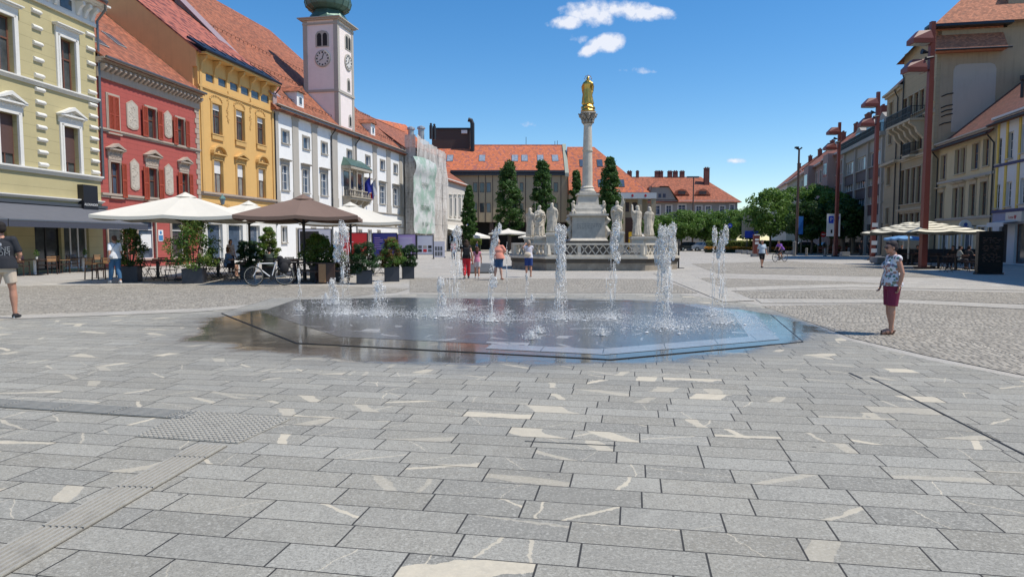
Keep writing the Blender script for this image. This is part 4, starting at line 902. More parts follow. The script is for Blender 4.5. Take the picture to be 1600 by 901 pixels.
for x in (701.5,752.5,804.5,820,845,868.5):
    u=b.u(x); b.skylight(u,3.3,ze+.9,sl,w=1.25,l=2.3,frame=m_gut,gm=g_sky2)
m=MB(); m.extx([(-.8,ze+.4),(7,zr+.25),(7,zr-.5),(-.8,ze-.3)],b.L-.55,b.L+.15); b.part(m,'verge_wall',plaster('pale_verge',(.36,.38,.3)))
m=MB(); 
for u,h in ((b.u(823),1.6),(b.u(870),.8),(b.u(874),.9)): m.tube([(u,7,zr),(u,7,zr+h)],.05,5)
b.part(m,'aerial',m_black)
# rooftop plant and side roof behind
m=MB(); 
A2=P(640,134); B2=P(735,134); c=Bld('rooftop_block','dark brown flat-topped block with a bent flue rising behind the orange roof',A2,B2,'building')
zt=c.z(700,202); m=MB(); m.box(c.u(676),c.L,0,10,0,zt); c.part(m,'wall',m_dkb); m=MB(); m.box(c.u(676)-.2,c.L+.2,-.2,10.2,zt,zt+.25); c.part(m,'coping',m_zinc)
m=MB(); u=c.u(739); m.tube([(u,-.5,zt-5),(u,-.5,zt+1.0),(u-.25,-.5,zt+1.6),(u-.8,-.5,zt+1.75)],.42,10); c.part(m,'flue',m_black)
m=MB(); m.box(c.u(722),c.u(731),-.5,0,c.z(726,209),c.z(726,204)); c.part(m,'cooling_unit',m_wframe)
A2=P(612,113); B2=P(695,124); c=Bld('orange_roof_house','house with a steep orange roof and roof vents behind the scaffolding',A2,B2,'house')
ze2=c.z(667,262); c.wall(ze2,12,m_crm); c.hip(ze2,c.z(667,203)+1.6,6,12,t_or,hl=0,hr=3.6)
for x,y in ((642,203),(658,202)):
    p=AT(x,y,122); m=MB(); q=c.root.matrix_basis.inverted()@p; m.lathe([(.55,-1.8),(.55,0),(.75,.05),(.7,.35),(.2,.6)],12,(q.x,q.y,q.z)); c.part(m,'roof_vent',plain('pale_metal',(.42,.42,.4),rough=.4,metal=.5))
m=MB(); p=c.root.matrix_basis.inverted()@AT(676,200,122)
for k in (-.45,.45): m.box(p.x+k-.2,p.x+k+.2,p.y-.2,p.y+.2,p.z-2,p.z+.4); m.ball((p.x+k,p.y,p.z+.6),.22,8,6)
c.part(m,'chimney_pots',m_black)
# second part of the orange block
A=P(888,YB-2); B=P(1022,YB-2); b=Bld('chamber_building','tan building with a broad orange roof sloping down to the right behind the column','' or A,B,'building')
ze=b.z(960,301); zr=b.z(911,229)+.9; L1=b.L
m=MB(); u=lambda x: b.u(x)
pts_e=[(b.u(888),-.8,ze),(b.u(1013),-.8,ze),(b.u(934),7,zr),(b.u(890),7,zr),(b.u(1013),15,ze),(b.u(888),15,ze)]
m.add(pts_e,[(0,1,2,3),(1,4,2),(4,5,3,2),(5,0,3)]); m.box(b.u(889),b.u(1012),-.7,14.8,ze-.25,ze-.02); b.part(m,'roof',t_or)
sl=(zr-ze)/7.8
for x,y in ((909,251),(936,251),(938,286),(970,286)):
    z=b.z(x,y); yy=(z-ze)/sl-.8; b.skylight(b.u(x)+(x-800)/FPX*yy,yy,ze+.8*sl,sl,w=1.1,l=1.9,frame=m_dkb)
for x in (912,949,964,978,992):
    u_=b.u(x)
    if x>940: b.window(u_-.55,u_+.55,b.z(x,331),b.z(x,316),gm=g_dark,cols=1,trans=.99,sill=False,dep=.15)
b.wall(ze-.2,14,m_tan,u0=b.u(889),u1=b.u(1011))
m=MB(); m.box(b.u(962),b.L,-1.6,0,b.z(990,311),b.z(990,302)); f=b.part(m,'fascia',plain('white_fascia',(.62,.62,.60)))
m=MB(); 
for x in (985,1005): m.ball((b.u(x),-1.61,b.z(x,306.5)),(.22,.03,.28),8,6)
b.part(m,'crest',plain('crest_red',(.45,.03,.04)),f)
m=MB(); 
for x in (971,997,1018): u_=b.u(x); m.box(u_-.4,u_+.4,-1.5,-.7,0,b.z(990,311))
m.split('column',m_tan,b.root)
m=MB(); m.box(b.u(960),b.u(1012),-.05,0,.2,b.z(990,340)); b.part(m,'shopfront',plain('brown_shopfront',(.10,.045,.03)))
m=MB(); m.box(b.u(979.5),b.u(984.5),-2.2,-1.7,.0,3.3); b.part(m,'yellow_box',plain('yellow_paint',(.7,.42,.02)))
m=MB(); m.extx([(0,3.2),(0,3.3),(-2.6,2.5),(-2.6,2.35)],b.u(1000),b.u(1012)); b.part(m,'small_canopy',m_crm)
m=MB(); m.extr([(b.u(1013),b.z(1013,322)),(b.u(1040),b.z(1040,306)),(b.u(1040),b.z(1040,306)-.4),(b.u(1013),b.z(1013,322)-.4)],-3,-2.6); 
# ---------- grey building with hipped roof ----------
m_gry=plaster('grey_render',(.33,.31,.275),var=.08,dirt=.2)
YG=150.0; A=P(1000,YG); B=P(1151,YG); b=Bld('grey_villa','long grey building with white window frames, chimneys and a hipped orange roof',A,B,'building')
ze=b.z(1080,312); zr=b.z(1050,278)+1
for x0,x1,yt,yb in ((1022,1031,321,335),(1041,1049,321,334),(1060,1071,320,334),(1088,1096,322,333),(1103,1110,322,333),(1125,1132,322,333),(1141,1147,320,328)):
    u0,u1,za,zb=b.rect(x0,x1,yt,yb); b.window(u0,u1,za,zb,fm=m_wframe,gm=g_blue,cols=2,trans=.66,sur=.22,sm=m_white,dep=.2)
    b.window(u0,u1,za-4.6,zb-4.6,fm=m_wframe,gm=g_blue,cols=2,trans=.66,sur=.22,sm=m_white,dep=.2)
b.wall(ze,16,m_gry); b.hip(ze,zr,8,16,t_far,over=.7,hl=-1,hr=6.0); b.band(ze-.5,.35,.35,m_white,name='cornice')
for x in (992,1005,1037,1043,1058,1067,1078): u_=b.u(x); b.chimney(u_,8,zr-1,zr+1.1,w=1.0 if x!=1005 else .6,d=.8)
b.chimney(b.u(1113),5.5,zr-4.5,zr+1.6,w=1.1,d=1)
# gabled bay
u0=b.u(1014); u1=b.u(1054); uc=b.u(1029); zk=b.z(1030,284); zg=b.z(1030,312)
m=MB(); m.extr([(u0,ze-.01),(u1,ze-.01),(uc+2,zk-1.2),(uc-2,zk-1.2)],-.5,1); b.part(m,'gable',m_gry)
m=MB(); m.add([(u0-.6,-1,ze-.3),(uc-1.8,-1,zk-1),(uc-1.8,6,zk-1),(u0-.6,6,ze-.3),(uc+1.8,-1,zk-1),(u1+.6,-1,ze-.3),(u1+.6,6,ze-.3),(uc+1.8,6,zk-1),(uc,2,zk+.5)],[(0,1,2,3),(4,5,6,7),(1,4,8),(1,8,2),(4,7,8)]); b.part(m,'gable_roof',t_far)
for k in (-1,0,1): m=MB(); m.box(uc+k*1.0-.3,uc+k*1.0+.3,-.56,-.5,b.z(1030,309),b.z(1030,303)); b.part(m,'gable_window',g_blue)
sl=(zr-ze)/8
for x in (1066,1099):
    u_=b.u(x); m=MB(); z=ze+sl*1.6; m.extr([(u_-1.8,z),(u_-1.0,z+1.0),(u_,z+1.35),(u_+1.0,z+1.0),(u_+1.8,z)],1.2,3.4); b.part(m,'dormer',t_far); m=MB(); m.box(u_-.8,u_+.8,1.14,1.2,z+.1,z+.85); b.part(m,'pane',g_dark)
# ================= right row =================
m_bei=plaster('beige_stone',(.37,.295,.185),var=.12,dirt=.35,groove=.5); m_bei2=plaster('beige_trim',(.46,.385,.27),var=.12,dirt=.35); m_sand=plaster('flank_sand',(.38,.295,.195),var=.12,dirt=.5); t_flank=tile('roof_flank',(.50,.19,.10),dark=.75)
A=P(1402,67.5); B=P(1452,60); b=Bld('corner_palace','tall beige corner palace with a balcony, arched windows and a mansard roof','' or A,B,'building'); G5=b
ze=(b.z(1452,50)+b.z(1404,100))/2
kw=dict(fm=m_brown,gm=g_dark,sm=m_bei2,sur=.1,pr=.05)
cols=(1406.5,1415,1423.5,1432)
rows=((150,180),(203,238),(263,318),(333,352))
zr_=[(b.z(1423,r[1]),b.z(1423,r[0])) for r in rows]
for x in cols:
    u=b.u(x)
    for i,(za,zb) in enumerate(zr_): b.window(u-.55,u+.55,za,zb,cols=2,trans=.7,hood='flat' if i==1 else None,**kw)
u=b.u(1446)
for i,(za,zb) in enumerate(zr_): b.window(u-.75,u+.65,za+.3,zb+.3,cols=2,trans=.7,**kw)
for i in (0,1,2): b.band(zr_[i][0]-.75,.3,.28,m_bei2,steps=2)
b.wall(ze,24,m_bei)
# curved gable over the facade
m=MB(); u0=b.u(1404); u1=b.u(1438); c=(u0+u1)/2
m.extr([(u0,ze-1.2),(u1,ze-1.2),(u1-.2,ze+.4),(u1-1,ze+.9),(c,ze+1.1),(u0+1,ze+.9),(u0+.2,ze+.4)],-.45,0); pass
# balcony
zb=zr_[0][0]-.75; u0=b.u(1399); u1=b.u(1438); m=MB(); m.box(u0,u1,-1.3,0,zb-.28,zb-.08)
for k in range(5): uu=u0+.4+(u1-u0-.8)*k/4; m.extx([(0,zb-.281),(-1.2,zb-.281),(-1.2,zb-.5),(-.7,zb-.85),(-.55,zb-1.3),(-.15,zb-1.7),(0,zb-1.9)],uu-.22,uu+.22)
B_=b.part(m,'balcony',m_bei2)
def rail(b,u0,u1,D,zb,h=1.05,par=None,mat=None):
    m=MB(); m.box(u0,u1,-D-.03,-D+.03,zb+h,zb+h+.06); m.box(u0,u0+.05,-D,0,zb+h,zb+h+.05); m.box(u1-.05,u1,-D,0,zb+h,zb+h+.05); m.box(u0,u1,-D-.015,-D+.015,zb,zb+.04); m.box(u0,u1,-D-.015,-D+.015,zb+.5,zb+.53)
    n=int((u1-u0)/.13)
    for k in range(n+1): uu=u0+(u1-u0)*k/n; m.box(uu-.014,uu+.014,-D-.014,-D+.014,zb,zb+h)
    for k in range(8):
        for uu in (u0+.02,u1-.02): m.box(uu-.014,uu+.014,-D+k*D/8,-D+k*D/8+.025,zb,zb+h)
    b.part(m,'railing',mat or m_black,par)
rail(b,u0,u1,1.25,zb-.08,par=B_)
zb2=zr_[1][0]-.4; m=MB(); ua,ub_=b.u(1418),b.u(1430); m.box(ua,ub_,-.8,0,zb2-.2,zb2); B2_=b.part(m,'balcony',m_bei2); rail(b,ua,ub_,.75,zb2,par=B2_)
m=MB(); m.box(b.L+.004,b.L+.02,.3,23.9,0,ze-.01); b.part(m,'flank_wall',m_sand)
# flank (x = L face), panel, pent roof, hip roof
Fz=lambda px,py: AT(px,py,60)
zf=Fz(1500,81).z; zg_=Fz(1500,43).z
fl=Bld('x','','' or P(1452,60),P(1640,60)); bpy.data.objects.remove(fl.root)
Mi=b.root.matrix_basis.inverted()
def flank(mb_fn,name,mat,par=None):
    o=mb_fn.build(name,mat,par or b.root); return o
yW=24.0
def FX(px,py,off=0.0):   # point on the flank plane (local x = L+off) seen at this pixel: local (y, z)
    d=b.root.matrix_basis.to_3x3().inverted()@ray(px,py); o=Mi@Vector((0,0,CH)); t=(b.L+off-o.x)/d.x; p=o+d*t; return p.y,p.z
m=MB(); y0_,z1_=FX(1490,101); y1_,_=FX(1557,101); _,z0q=FX(1505,206)
rr=.5; poly=[(y0_,z0q),(y1_,z0q),(y1_,z1_-rr),(y1_-rr*.3,z1_-rr*.3),(y1_-rr,z1_),(y0_+rr,z1_),(y0_+rr*.3,z1_-rr*.3),(y0_,z1_-rr)]
m.extx(poly,b.L-.01,b.L+.05); b.part(m,'blank_panel',plaster('pale_panel',(.44,.39,.33),var=.05,dirt=.15))
za=FX(1500,81)[1]; zbq=FX(1500,54)[1]; zc_=FX(1500,44)[1]; yl,_=FX(1462,80); yr,_=FX(1566,80)
m=MB(); m.extz([(b.L-.3,yl),(b.L+.0,yl),(b.L+.0,yr),(b.L-.3,yr)],za,zc_); 
m.add([(b.L+1.0,yl-.4,za),(b.L+1.0,yr,za),(b.L+.02,yr,zbq),(b.L+.02,yl,zbq),(b.L+1.0,yl-.4,za-.12),(b.L+1.0,yr,za-.12),(b.L,yr,za-.12),(b.L,yl,za-.12)],[(0,1,2,3),(4,5,1,0),(0,3,7,4),(5,6,2,1),(7,6,5,4)]); b.part(m,'pent_roof',t_flank)
m=MB(); m.tube([(b.L+1.02,yl-.4,za-.02),(b.L+1.02,yr+.3,za-.02)],.09,8); m.box(b.L-.2,b.L+.9,yl-.9,yr+.4,zc_,zc_+.22); b.part(m,'eaves',m_zinc)
rt=24.0
m=MB(); e0=-.6; zq=zc_+.22; H=8.5
m.add([(-.4,e0,zq-1.2),(b.L+.9,e0,zq),(b.L+.9,rt,zq),(-.4,rt,zq-1.2),(3.5,8.5,zq+H),(b.L-7.5+.0,8.5,zq+H+.6) if b.L>9 else (b.L*.45,9,zq+H),(b.L*.45,rt,zq+H)],[(0,1,5,4),(1,2,6,5),(0,4,6,3)]); b.part(m,'roof',t_flank)
b.chimney(b.L-3.2,12.5,zq+3,zq+8.5,w=1.6,d=1.2,mat=m_sand)
b.skylight
m=MB()
for px,py in ((1481,148),(1480,166),(1480,173),(1480,180),(1477,193)):
    y,z=FX(px,py); m.tube([(b.L+.03,y-.5,z-.15),(b.L+.06,y-.1,z+.02),(b.L+.06,y+.4,z+.1)],.05,6)
m.split('wall_anchor',m_black,b.root)
m=MB(); y,z=FX(1572,90); m.box(b.L-1,b.L-.05,y,y+14,za-1,zc_+3.5); b.part(m,'upper_flank',m_sand)
b.pipe(b.u(1404),1,ze-1.5,over=.3)
# lower wing left of it, plum-coloured mansard
A=P(1378,73); B=P(1402,67.5); b=Bld('palace_wing','narrow beige wing with a dark red mansard left of the corner palace',A,B,'building')
ze=b.z(1390,148)
for x in (1386,):
    u=b.u(x)
    for za_,zb_ in ((228,205),(190,165),(290,262),(350,325)): b.window(u-.8,u+.4,b.z(x,za_),b.z(x,zb_),cols=2,trans=.7,**kw)
b.wall(ze,16,m_bei); b.band(ze-.4,.4,.5,m_bei2,name='cornice',steps=2); b.band(b.z(1390,262)+.2,.25,.6,m_bei2)
m=MB(); zt=b.z(1394,115); m.add([(0,-.4,ze),(b.L,-.4,ze),(b.L,1.6,zt),(0.6,1.6,zt),(0,16,ze),(.6,16,zt),(b.L,16,zt)],[(0,1,2,3),(4,0,3,5),(3,2,6,5)]); b.part(m,'mansard',tile('roof_plum',(.10,.035,.035),row=.2)); b.pipe(b.u(1396),0,ze-.2,over=.4)
# modern office
m_con=plaster('concrete',(.36,.34,.30),var=.1,dirt=.3); m_pan=plain('brown_panel',(.075,.045,.045),rough=.6)
A=P(1316,92); B=P(1378,75); b=Bld('office_block','post-war office block with long window bands between concrete frames on the right',A,B,'building')
ze=(b.z(1320,237)+b.z(1372,220))/2; L=b.L
bz=[(b.z(1342,268)-.0,b.z(1342,247)),(b.z(1342,295),b.z(1342,275)),(b.z(1342,322),b.z(1342,303))]
nb=3
for za,zb in bz:
    for k in range(nb):
        u0=.5+k*(L-.8)/nb; u1=u0+(L-.8)/nb-.5; b.window(u0,u1,za,zb,fm=m_wframe,gm=g_cur if (k+int(za))%3 else g_blue,cols=5,trans=.99,sill=False,fw=.07,dep=.25)
        m=MB(); m.box(u0,u1,-.04,0,za-1.35,za-.12); b.part(m,'spandrel',m_pan)
m=MB()
for k in range(nb+1): u=.25+k*(L-.8)/nb; m.box(u-.25,u+.22,-.25,0,0,ze)
for za,zb in bz: m.box(0,L,-.2,0,za-.12,za-.02)
m.box(-.2,L,-.6,0,ze-.1,ze+.35); b.part(m,'frame',m_con)
b.wall(ze,14,m_con); 
m=MB(); m.box(0,L,1.8,14,ze,ze+2.4); b.part(m,'roof_storey',m_con); 
m=MB(); m.add([(-.3,1.2,ze+2.3),(L+.3,1.2,ze+2.3),(L+.3,8,ze+6.5),(-.3,8,ze+6.5),(-.3,15,ze+2.3),(L+.3,15,ze+2.3)],[(0,1,2,3),(3,2,5,4),(0,3,4),(1,5,2)]); b.part(m,'roof',t_far)
for k in range(3):
    u=2.5+k*5; m=MB(); m.extr([(u-1.3,ze+.4),(u+1.3,ze+.4),(u+1.3,ze+2.5),(u,ze+3.2),(u-1.3,ze+2.5)],.9,4); o=b.part(m,'dormer',m_con); m=MB(); m.box(u-1,u+1,.85,.9,ze+.9,ze+2.3); b.part(m,'pane',g_blue,o)
b.chimney(7,8,ze+3,ze+7.3,w=.9,d=.7)
m=MB(); m.box(0,L,-.05,0,.2,3.6); b.part(m,'shopfront',g_dark)
rail(b,0,L,.55,ze+.35,h=.9)
# pink houses and the far end
m_pnk=plaster('pink_wall',(.42,.275,.235),var=.12,dirt=.4)
def rowhouse(name,label,x0,Y0,x1,Y1,ye,yr,wallm,roofm,nwin=4,rowsn=3,bay=False):
    b=Bld(name,label,P(x0,Y0),P(x1,Y1),'house','terraced houses far along the right side'); xm=(x0+x1)/2; ze=b.z(xm,ye); L=b.L
    for r in range(rowsn):
        zc=ze-2.2-r*3.3
        for k in range(nwin):
            u=(k+.5)*L/nwin; b.window(u-.55,u+.55,zc-.9,zc+.9,fm=m_wframe,gm=g_blue,cols=2,trans=.7,sur=.12,sm=m_crm,fw=.08)
    b.wall(ze,12,wallm); sl=.85; b.gable(ze+.1,ze+.1+5.4,6.2,12.4,roofm,over=.5,wallm=wallm); b.band(ze-.3,.3,.35,m_crm,name='cornice')
    if bay:
        m=MB(); m.box(L*.38,L*.62,-1.1,0,3.5,ze); o=b.part(m,'bay',wallm)
        for r in range(rowsn): zc=ze-2.2-r*3.3; m=MB(); m.box(L*.42,L*.58,-1.14,-1.1,zc-.9,zc+.9); b.part(m,'pane',g_blue,o); m=MB(); m.box(L*.38-.02,L*.38,-.9,-.2,zc-.9,zc+.9); b.part(m,'pane',g_dark,o)
    b.chimney(L*.25,5.2,ze+3,ze+5.9,w=1.0,d=.7); b.chimney(L*.8,5.2,ze+3,ze+5.8,w=.9,d=.7)
    return b
rowhouse('row_house','pink row house with a bay and tiled roof next to the office block',1283,104,1316,92.5,243,215,m_pnk,t_far,4,3,True)
rowhouse('row_house','dusky pink house with a flat front, second beyond the office block',1254,121,1283,104.5,262,240,plaster('mauve_wall',(.36,.25,.22),var=.1,dirt=.4),t_far,5,3,True)
rowhouse('row_house','greenish grey house with an orange roof partly behind treetops on the right',1228,144,1254,121.5,279,262,plaster('sage_wall',(.30,.31,.25),var=.1,dirt=.3),t_far,5,2)
rowhouse('row_house','pale cream house at the far end of the right row above the treetops',1204,172,1228,144.5,293,280,m_crm,t_far,5,2)
# ---------- pale yellow house right ----------
m_py=plaster('pale_yellow',(.55,.455,.28),var=.08,dirt=.2)
A=P(1461,60); B=P(1549,50); b=Bld('pale_yellow_house','pale yellow house with brown windows and carved lintels on the shady right side',A,B,'house'); ze=(b.z(1461,228)+b.z(1549,200))/2
kw=dict(fm=m_brown,gm=g_blue,sm=m_bei2,sur=.1,pr=.05)
for r,c in (((1471,1478.5,243,280),2),((1493,1500,234,272),1),((1502,1509,231,270),1),((1520,1530,224,264),2),((1537.5,1546.5,217,259),2)): win(r,cols=c,bars=1,**kw)
kw['gm']=g_dark
for r in ((1465.5,1474.5,301,341),(1489,1497,294,340),(1499,1506.5,292,339),(1515,1524.5,288,337),(1532,1542.5,284,336)): win(r,cols=2,hood='flat',**kw)
b.band(b.z(1505,279)-.1,.2,.12,m_tg); b.band(b.z(1505,342)-.1,.22,.16,m_tg,steps=2); b.band(ze-.3,.35,.45,m_tg,name='cornice',steps=3)
for a,c in ((1,2.6),(3.4,4.6),(5.4,7.2),(8,9.4)): b.window(a,c,.1,2.7,fm=m_wframe,gm=g_dark if a<5 else g_blue,cols=2,trans=.8,sur=.12,sm=m_white,sill=False,name='shop_window')
b.wall(ze,14,m_py); b.gable(ze,ze+5.9,7,14,t_dk,wallm=m_py,over=.6,gover=0); b.gutter(ze-.5,.68,mat=m_black); b.pipe(b.L-.1,0,ze-.4,over=.6); b.pipe(.1,0,ze-.4,over=.6)
m=MB(); m.lathe([(.12,8*.0+ze+2.2),(.12,ze+3.4),(.2,ze+3.5),(.2,ze+3.8)],8,(b.L-1.5,2.2,0)); b.part(m,'vent_pipe',m_black)
sg=thing('clock_sign','round white sign hanging out from the pale yellow house','sign',b.A+b.e*b.u(1524)+Vector((0,0,b.z(1524,352,.6))),math.atan2(b.e.y,b.e.x))
m=MB(); m.M=Matrix.Translation((0,-.75,0))@Matrix.Rotation(PI/2,4,'Y'); m.lathe([(.42,-.08),(.46,0),(.42,.08)],20); m.build('disc',m_white,sg); m=MB(); m.tube([(0,0,0),(0,-.35,0)],.03,6); m.build('bracket',m_black,sg)
m=MB(); m.box(.081,.09,-.95,-.55,-.14,-.02); m.box(-.09,-.081,-.95,-.55,-.14,-.02); m.M=Matrix.Translation((0,-.75,.1))@Matrix.Rotation(PI/2,4,'Y'); m.lathe([(.14,-.09),(.14,.09)],12); m.build('emblem',plain('sign_deep_blue',(.03,.08,.3)),sg)
# ---------- white-yellow house ----------
m_wb=plaster('cool_white',(.60,.60,.60),var=.06,dirt=.15); m_ys=plain('yellow_stripe',(.62,.44,.10),rough=.8); m_navy=plain('navy_stripe',(.05,.05,.12),rough=.7); m_lav=plaster('lavender_wall',(.30,.30,.40),var=.08)
B=P(1549,50); dv=(P(1549,50)-P(1461,60)).normalized(); A=B+dv*.05; C=B+dv*14
b=Bld('white_striped_house','white house with yellow pilasters and navy string courses at the right edge','' or A,C,'house'); ze=b.z(1575,180)
for r in ((1557.5,1565,217,256),(1574.5,1583.5,206,247),(1596,1606,194,238)): win(r,fm=m_wframe,gm=g_blue,cols=2,bars=2,trans=.99,sill=True,sm=m_tg)
for r in ((1554.5,1562,289,325),(1572,1580.5,284,322),(1593.5,1603,278,318)): win(r,fm=m_wframe,gm=g_dark,cols=2,bars=2,trans=.99,sill=True,sm=m_tg)
m=MB(); 
for x in (1553,1566.5,1586,1609): u=b.u(x); m.box(u-.14,u+.14,-.06,0,b.z(1575,330),ze-.3)
m.split('pilaster',m_ys,b.root); b.band(b.z(1575,256)-.09,.18,.1,m_navy); b.band(b.z(1575,329)-.1,.2,.12,m_navy); b.band(ze-.25,.3,.4,m_wb,name='cornice',steps=2)
b.hole(1.0,2.2,.1,2.8); b.window(3.2,5.4,.1,2.8,fm=m_brown,gm=g_dark,cols=2,trans=.99,sill=False,name='shop_window')
zl=b.z(1575,331); b.wall(ze,14,m_wb); m=MB(); m.box(0,b.L,-.03,0,2.85,zl); b.part(m,'shopfront_band',m_lav); m=MB(); m.box(1.0,2.2,.2,.21,.1,2.8); b.part(m,'door',g_int)
b.gable(ze,ze+5.9,7,14,t_dk,wallm=m_wb,over=.6,gover=.1); b.gutter(ze-.5,.68,mat=m_black)
u0,u1,z0,z1=b.rect(1571,1596,331,347,.2); m=MB(); m.box(u0,u1,-.2,0,z0,z1); o=b.part(m,'shop_sign',plain('cream_board',(.62,.55,.46)))
tb=text_mb('Lecta',.3,.003); tb.v=[(x+u0+.75,y-.21,z+(z0+z1)/2) for x,y,z in tb.v]; b.part(tb,'lettering',plain('sign_red',(.4,.03,.03)),o)
m=MB(); cc_=((u0+u1)/2+.25,(z0+z1)/2); m.extr([(cc_[0],cc_[1]-.17),(cc_[0]+.17,cc_[1]+.04),(cc_[0]+.1,cc_[1]+.14),(cc_[0],cc_[1]+.07),(cc_[0]-.1,cc_[1]+.14),(cc_[0]-.17,cc_[1]+.04)],-.215,-.2); b.part(m,'heart',MATS['sign_red'],o)
m=MB(); m.extx([(-.05,zl-.6),(-1.1,2.9),(-1.1,2.6),(-1.07,2.6),(-1.07,2.85),(-.05,zl-.68)],u0-.6,u1-.4); b.part(m,'awning',m_wb)
# open casement
c0=b.u(1553)-.2; m=MB(); zz0_,zz1_=b.z(1548,327),b.z(1548,293); m.M=Matrix.Translation((c0+.5,-.02,0))@Matrix.Rotation(R(150),4,'Z')
for a,c in ((0,.06),(.55,.61)): m.box(a,c,-.02,.02,zz0_,zz1_)
for k in range(4): zz=zz0_+(zz1_-zz0_)*k/3; m.box(0,.61,-.02,.02,zz-.03,zz+.03)
b.part(m,'open_casement',m_wframe)

# tall neighbour just past the right border: its shadow falls over the pavement
N0=C+dv*.05; N1=C+dv*32; b=Bld('shaded_townhouse','tall beige townhouse closing the right side just past the picture border','' or N0,N1,'house')
for k in range(10):
    for r in range(4): b.window(1.2+k*3,2.4+k*3,4.6+r*3.5,6.6+r*3.5,fm=m_wframe,gm=g_dark,cols=2,sur=.14,sm=m_bei2)
b.wall(18.5,14,m_bei2); b.band(18.2,.4,.5,m_bei2,name='cornice'); b.gable(18.5,24.5,7,14,t_dk,wallm=m_bei2,over=.6)
# ================= monument =================
m_stn=stone('monument_stone',(.63,.58,.49),var=.45,scale=4); m_std=stone('monument_dark',(.30,.275,.235),var=.5,scale=3); m_gold=plain('gilding',(.66,.40,.10),rough=.36,metal=1.0,var=.15,scale=6)
mc=XY(917,41.5)
mon=thing('plague_column','tall stone column on a stepped pedestal inside a balustraded platform','monument',(mc.x,mc.y,0))
def W2L(p): return (p.x-mc.x,p.y-mc.y)
def off_(poly,d): return [(p[0]*(1+d/5),p[1]*(1+d/5)) for p in poly]
pl=[(-4.5,-1.6),(-2.7,-4.5),(2.7,-4.5),(5.0,-2.2),(5.0,2.6),(2.7,4.5),(-2.7,4.5),(-4.6,2.0)]
zpl=.78
m=MB(); m.extz(pl,0,zpl-.36); m.build('platform',stone('platform_stone',(.33,.29,.235),var=.7,scale=3.2,bump=.9),mon)
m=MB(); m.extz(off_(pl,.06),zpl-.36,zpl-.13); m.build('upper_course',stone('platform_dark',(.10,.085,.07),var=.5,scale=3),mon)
pz=[Vector(p) for p in pl]
def off(poly,d): return [(p[0]*(1+d/5),p[1]*(1+d/5)) for p in poly]
m=MB(); m.extz(off(pl,.17),zpl-.13,zpl); m.build('coping',m_stn,mon)
m=MB(); m.extz(off(pl,-.5),zpl+.002,zpl+.02); m.build('terrace',stone('terrace_shade',(.10,.09,.075),var=.4),mon)  # floor coloured dark to paint the shade seen through the balustrade openings
hb=.72
for i in range(8):
    a=Vector((pl[i][0],pl[i][1])); c=Vector((pl[(i+1)%8][0],pl[(i+1)%8][1])); d=(c-a); L=d.length; n=max(1,round(L/1.8)); rz=math.atan2(d.y,d.x)
    m=MB(); m.M=Matrix.Translation((a.x,a.y,0))@Matrix.Rotation(rz,4,'Z')
    y0=.08;y1=.24
    m.box(0,L,y0-.04,y1+.04,zpl+.001,zpl+.09); m.box(-.03,L+.03,y0-.07,y1+.07,zpl+hb-.1,zpl+hb)
    for k in range(n+1):
        u=L*k/n; m.box(u-.09,u+.09,y0-.03,y1+.03,zpl+.091,zpl+hb-.101)
    for k in range(n):
        ua=L*k/n+.09; ub=L*(k+1)/n-.09; w_=(ub-ua); nc=4
        for q in range(nc):
            c0=ua+w_*q/nc; c1=ua+w_*(q+1)/nc; za,zb=zpl+.09,zpl+hb-.1; cm=(c0+c1)/2
            for (p,r) in (((c0,za),(c1,zb)),((c0,zb),(c1,za))): m.bar((p[0],(y0+y1)/2,p[1]),(r[0],(y0+y1)/2,r[1]),.05,.12,up=(0,1,0))
            m.ball((cm,(y0+y1)/2,(za+zb)/2),(.06,.07,.06),6,4)
    m.build('balustrade',m_stn,mon)
def zat(py,Y=41.5): return AT(917,py,Y).z
# pedestal
m=MB(); 
m.box(-1.22,1.22,-1.22,1.22,zpl,zat(376)); m.build('base_step',stone('step_shade',(.13,.115,.095),var=.5),mon); m=MB(); m.tbox(-1.15,1.15,-1.15,1.15,zat(376)+.001,zat(372),.13)  # base step's dark colour stands in for shade behind the parapet
m.box(-.98,.98,-.98,.98,zat(372),zat(340)); m.tbox(-1.0,1.0,-1.0,1.0,zat(340)+.001,zat(338),-.12); m.box(-1.16,1.16,-1.16,1.16,zat(338)+.001,zat(335))
for s in (-1,1):
    m.tube([(s*1.02,-.6,zat(372)),(s*1.18,-.6,zat(362)),(s*1.0,-.6,zat(352)),(s*1.2,-.6,zat(344)),(s*1.05,-.6,zat(339))],[.12,.2,.12,.18,.08],8)
m.tbox(-1.02,1.02,-1.02,1.02,zat(335)+.002,zat(331),.05); m.box(-.85,.85,-.85,.85,zat(331)+.001,zat(327)); m.tbox(-.85,.85,-.85,.85,zat(327)+.001,zat(321),.06); 
m.tbox(-.64,.64,-.64,.64,zat(321)+.001,zat(306),.07); m.box(-.66,.66,-.66,.66,zat(306)+.001,zat(303))
m.build('pedestal',m_stn,mon)
m=MB()
for r,zz in enumerate((351,354,357)):
    x=-.72
    while x<(.72 if r<2 else .2):
        w_=random.uniform(.05,.16); m.box(x,x+w_,-.986,-.981,zat(zz)-.02,zat(zz)+.02); x+=w_+.05
m.build('inscription',m_std,mon)
m=MB()
z0=zat(303)+.002; zt=zat(196)
m.box(-.48,.48,-.48,.48,z0,z0+.12); m.lathe([(.46,z0+.121),(.47,z0+.2),(.38,z0+.3),(.42,z0+.38),(.33,z0+.45),(.32,z0+.5)],20)
n=9; m.lathe([(.315-.075*(k/n)**1.4,z0+.5+(zt-z0-.5)*k/n) for k in range(n+1)]+[(.28,zt+.03),(.28,zt+.07)],20)
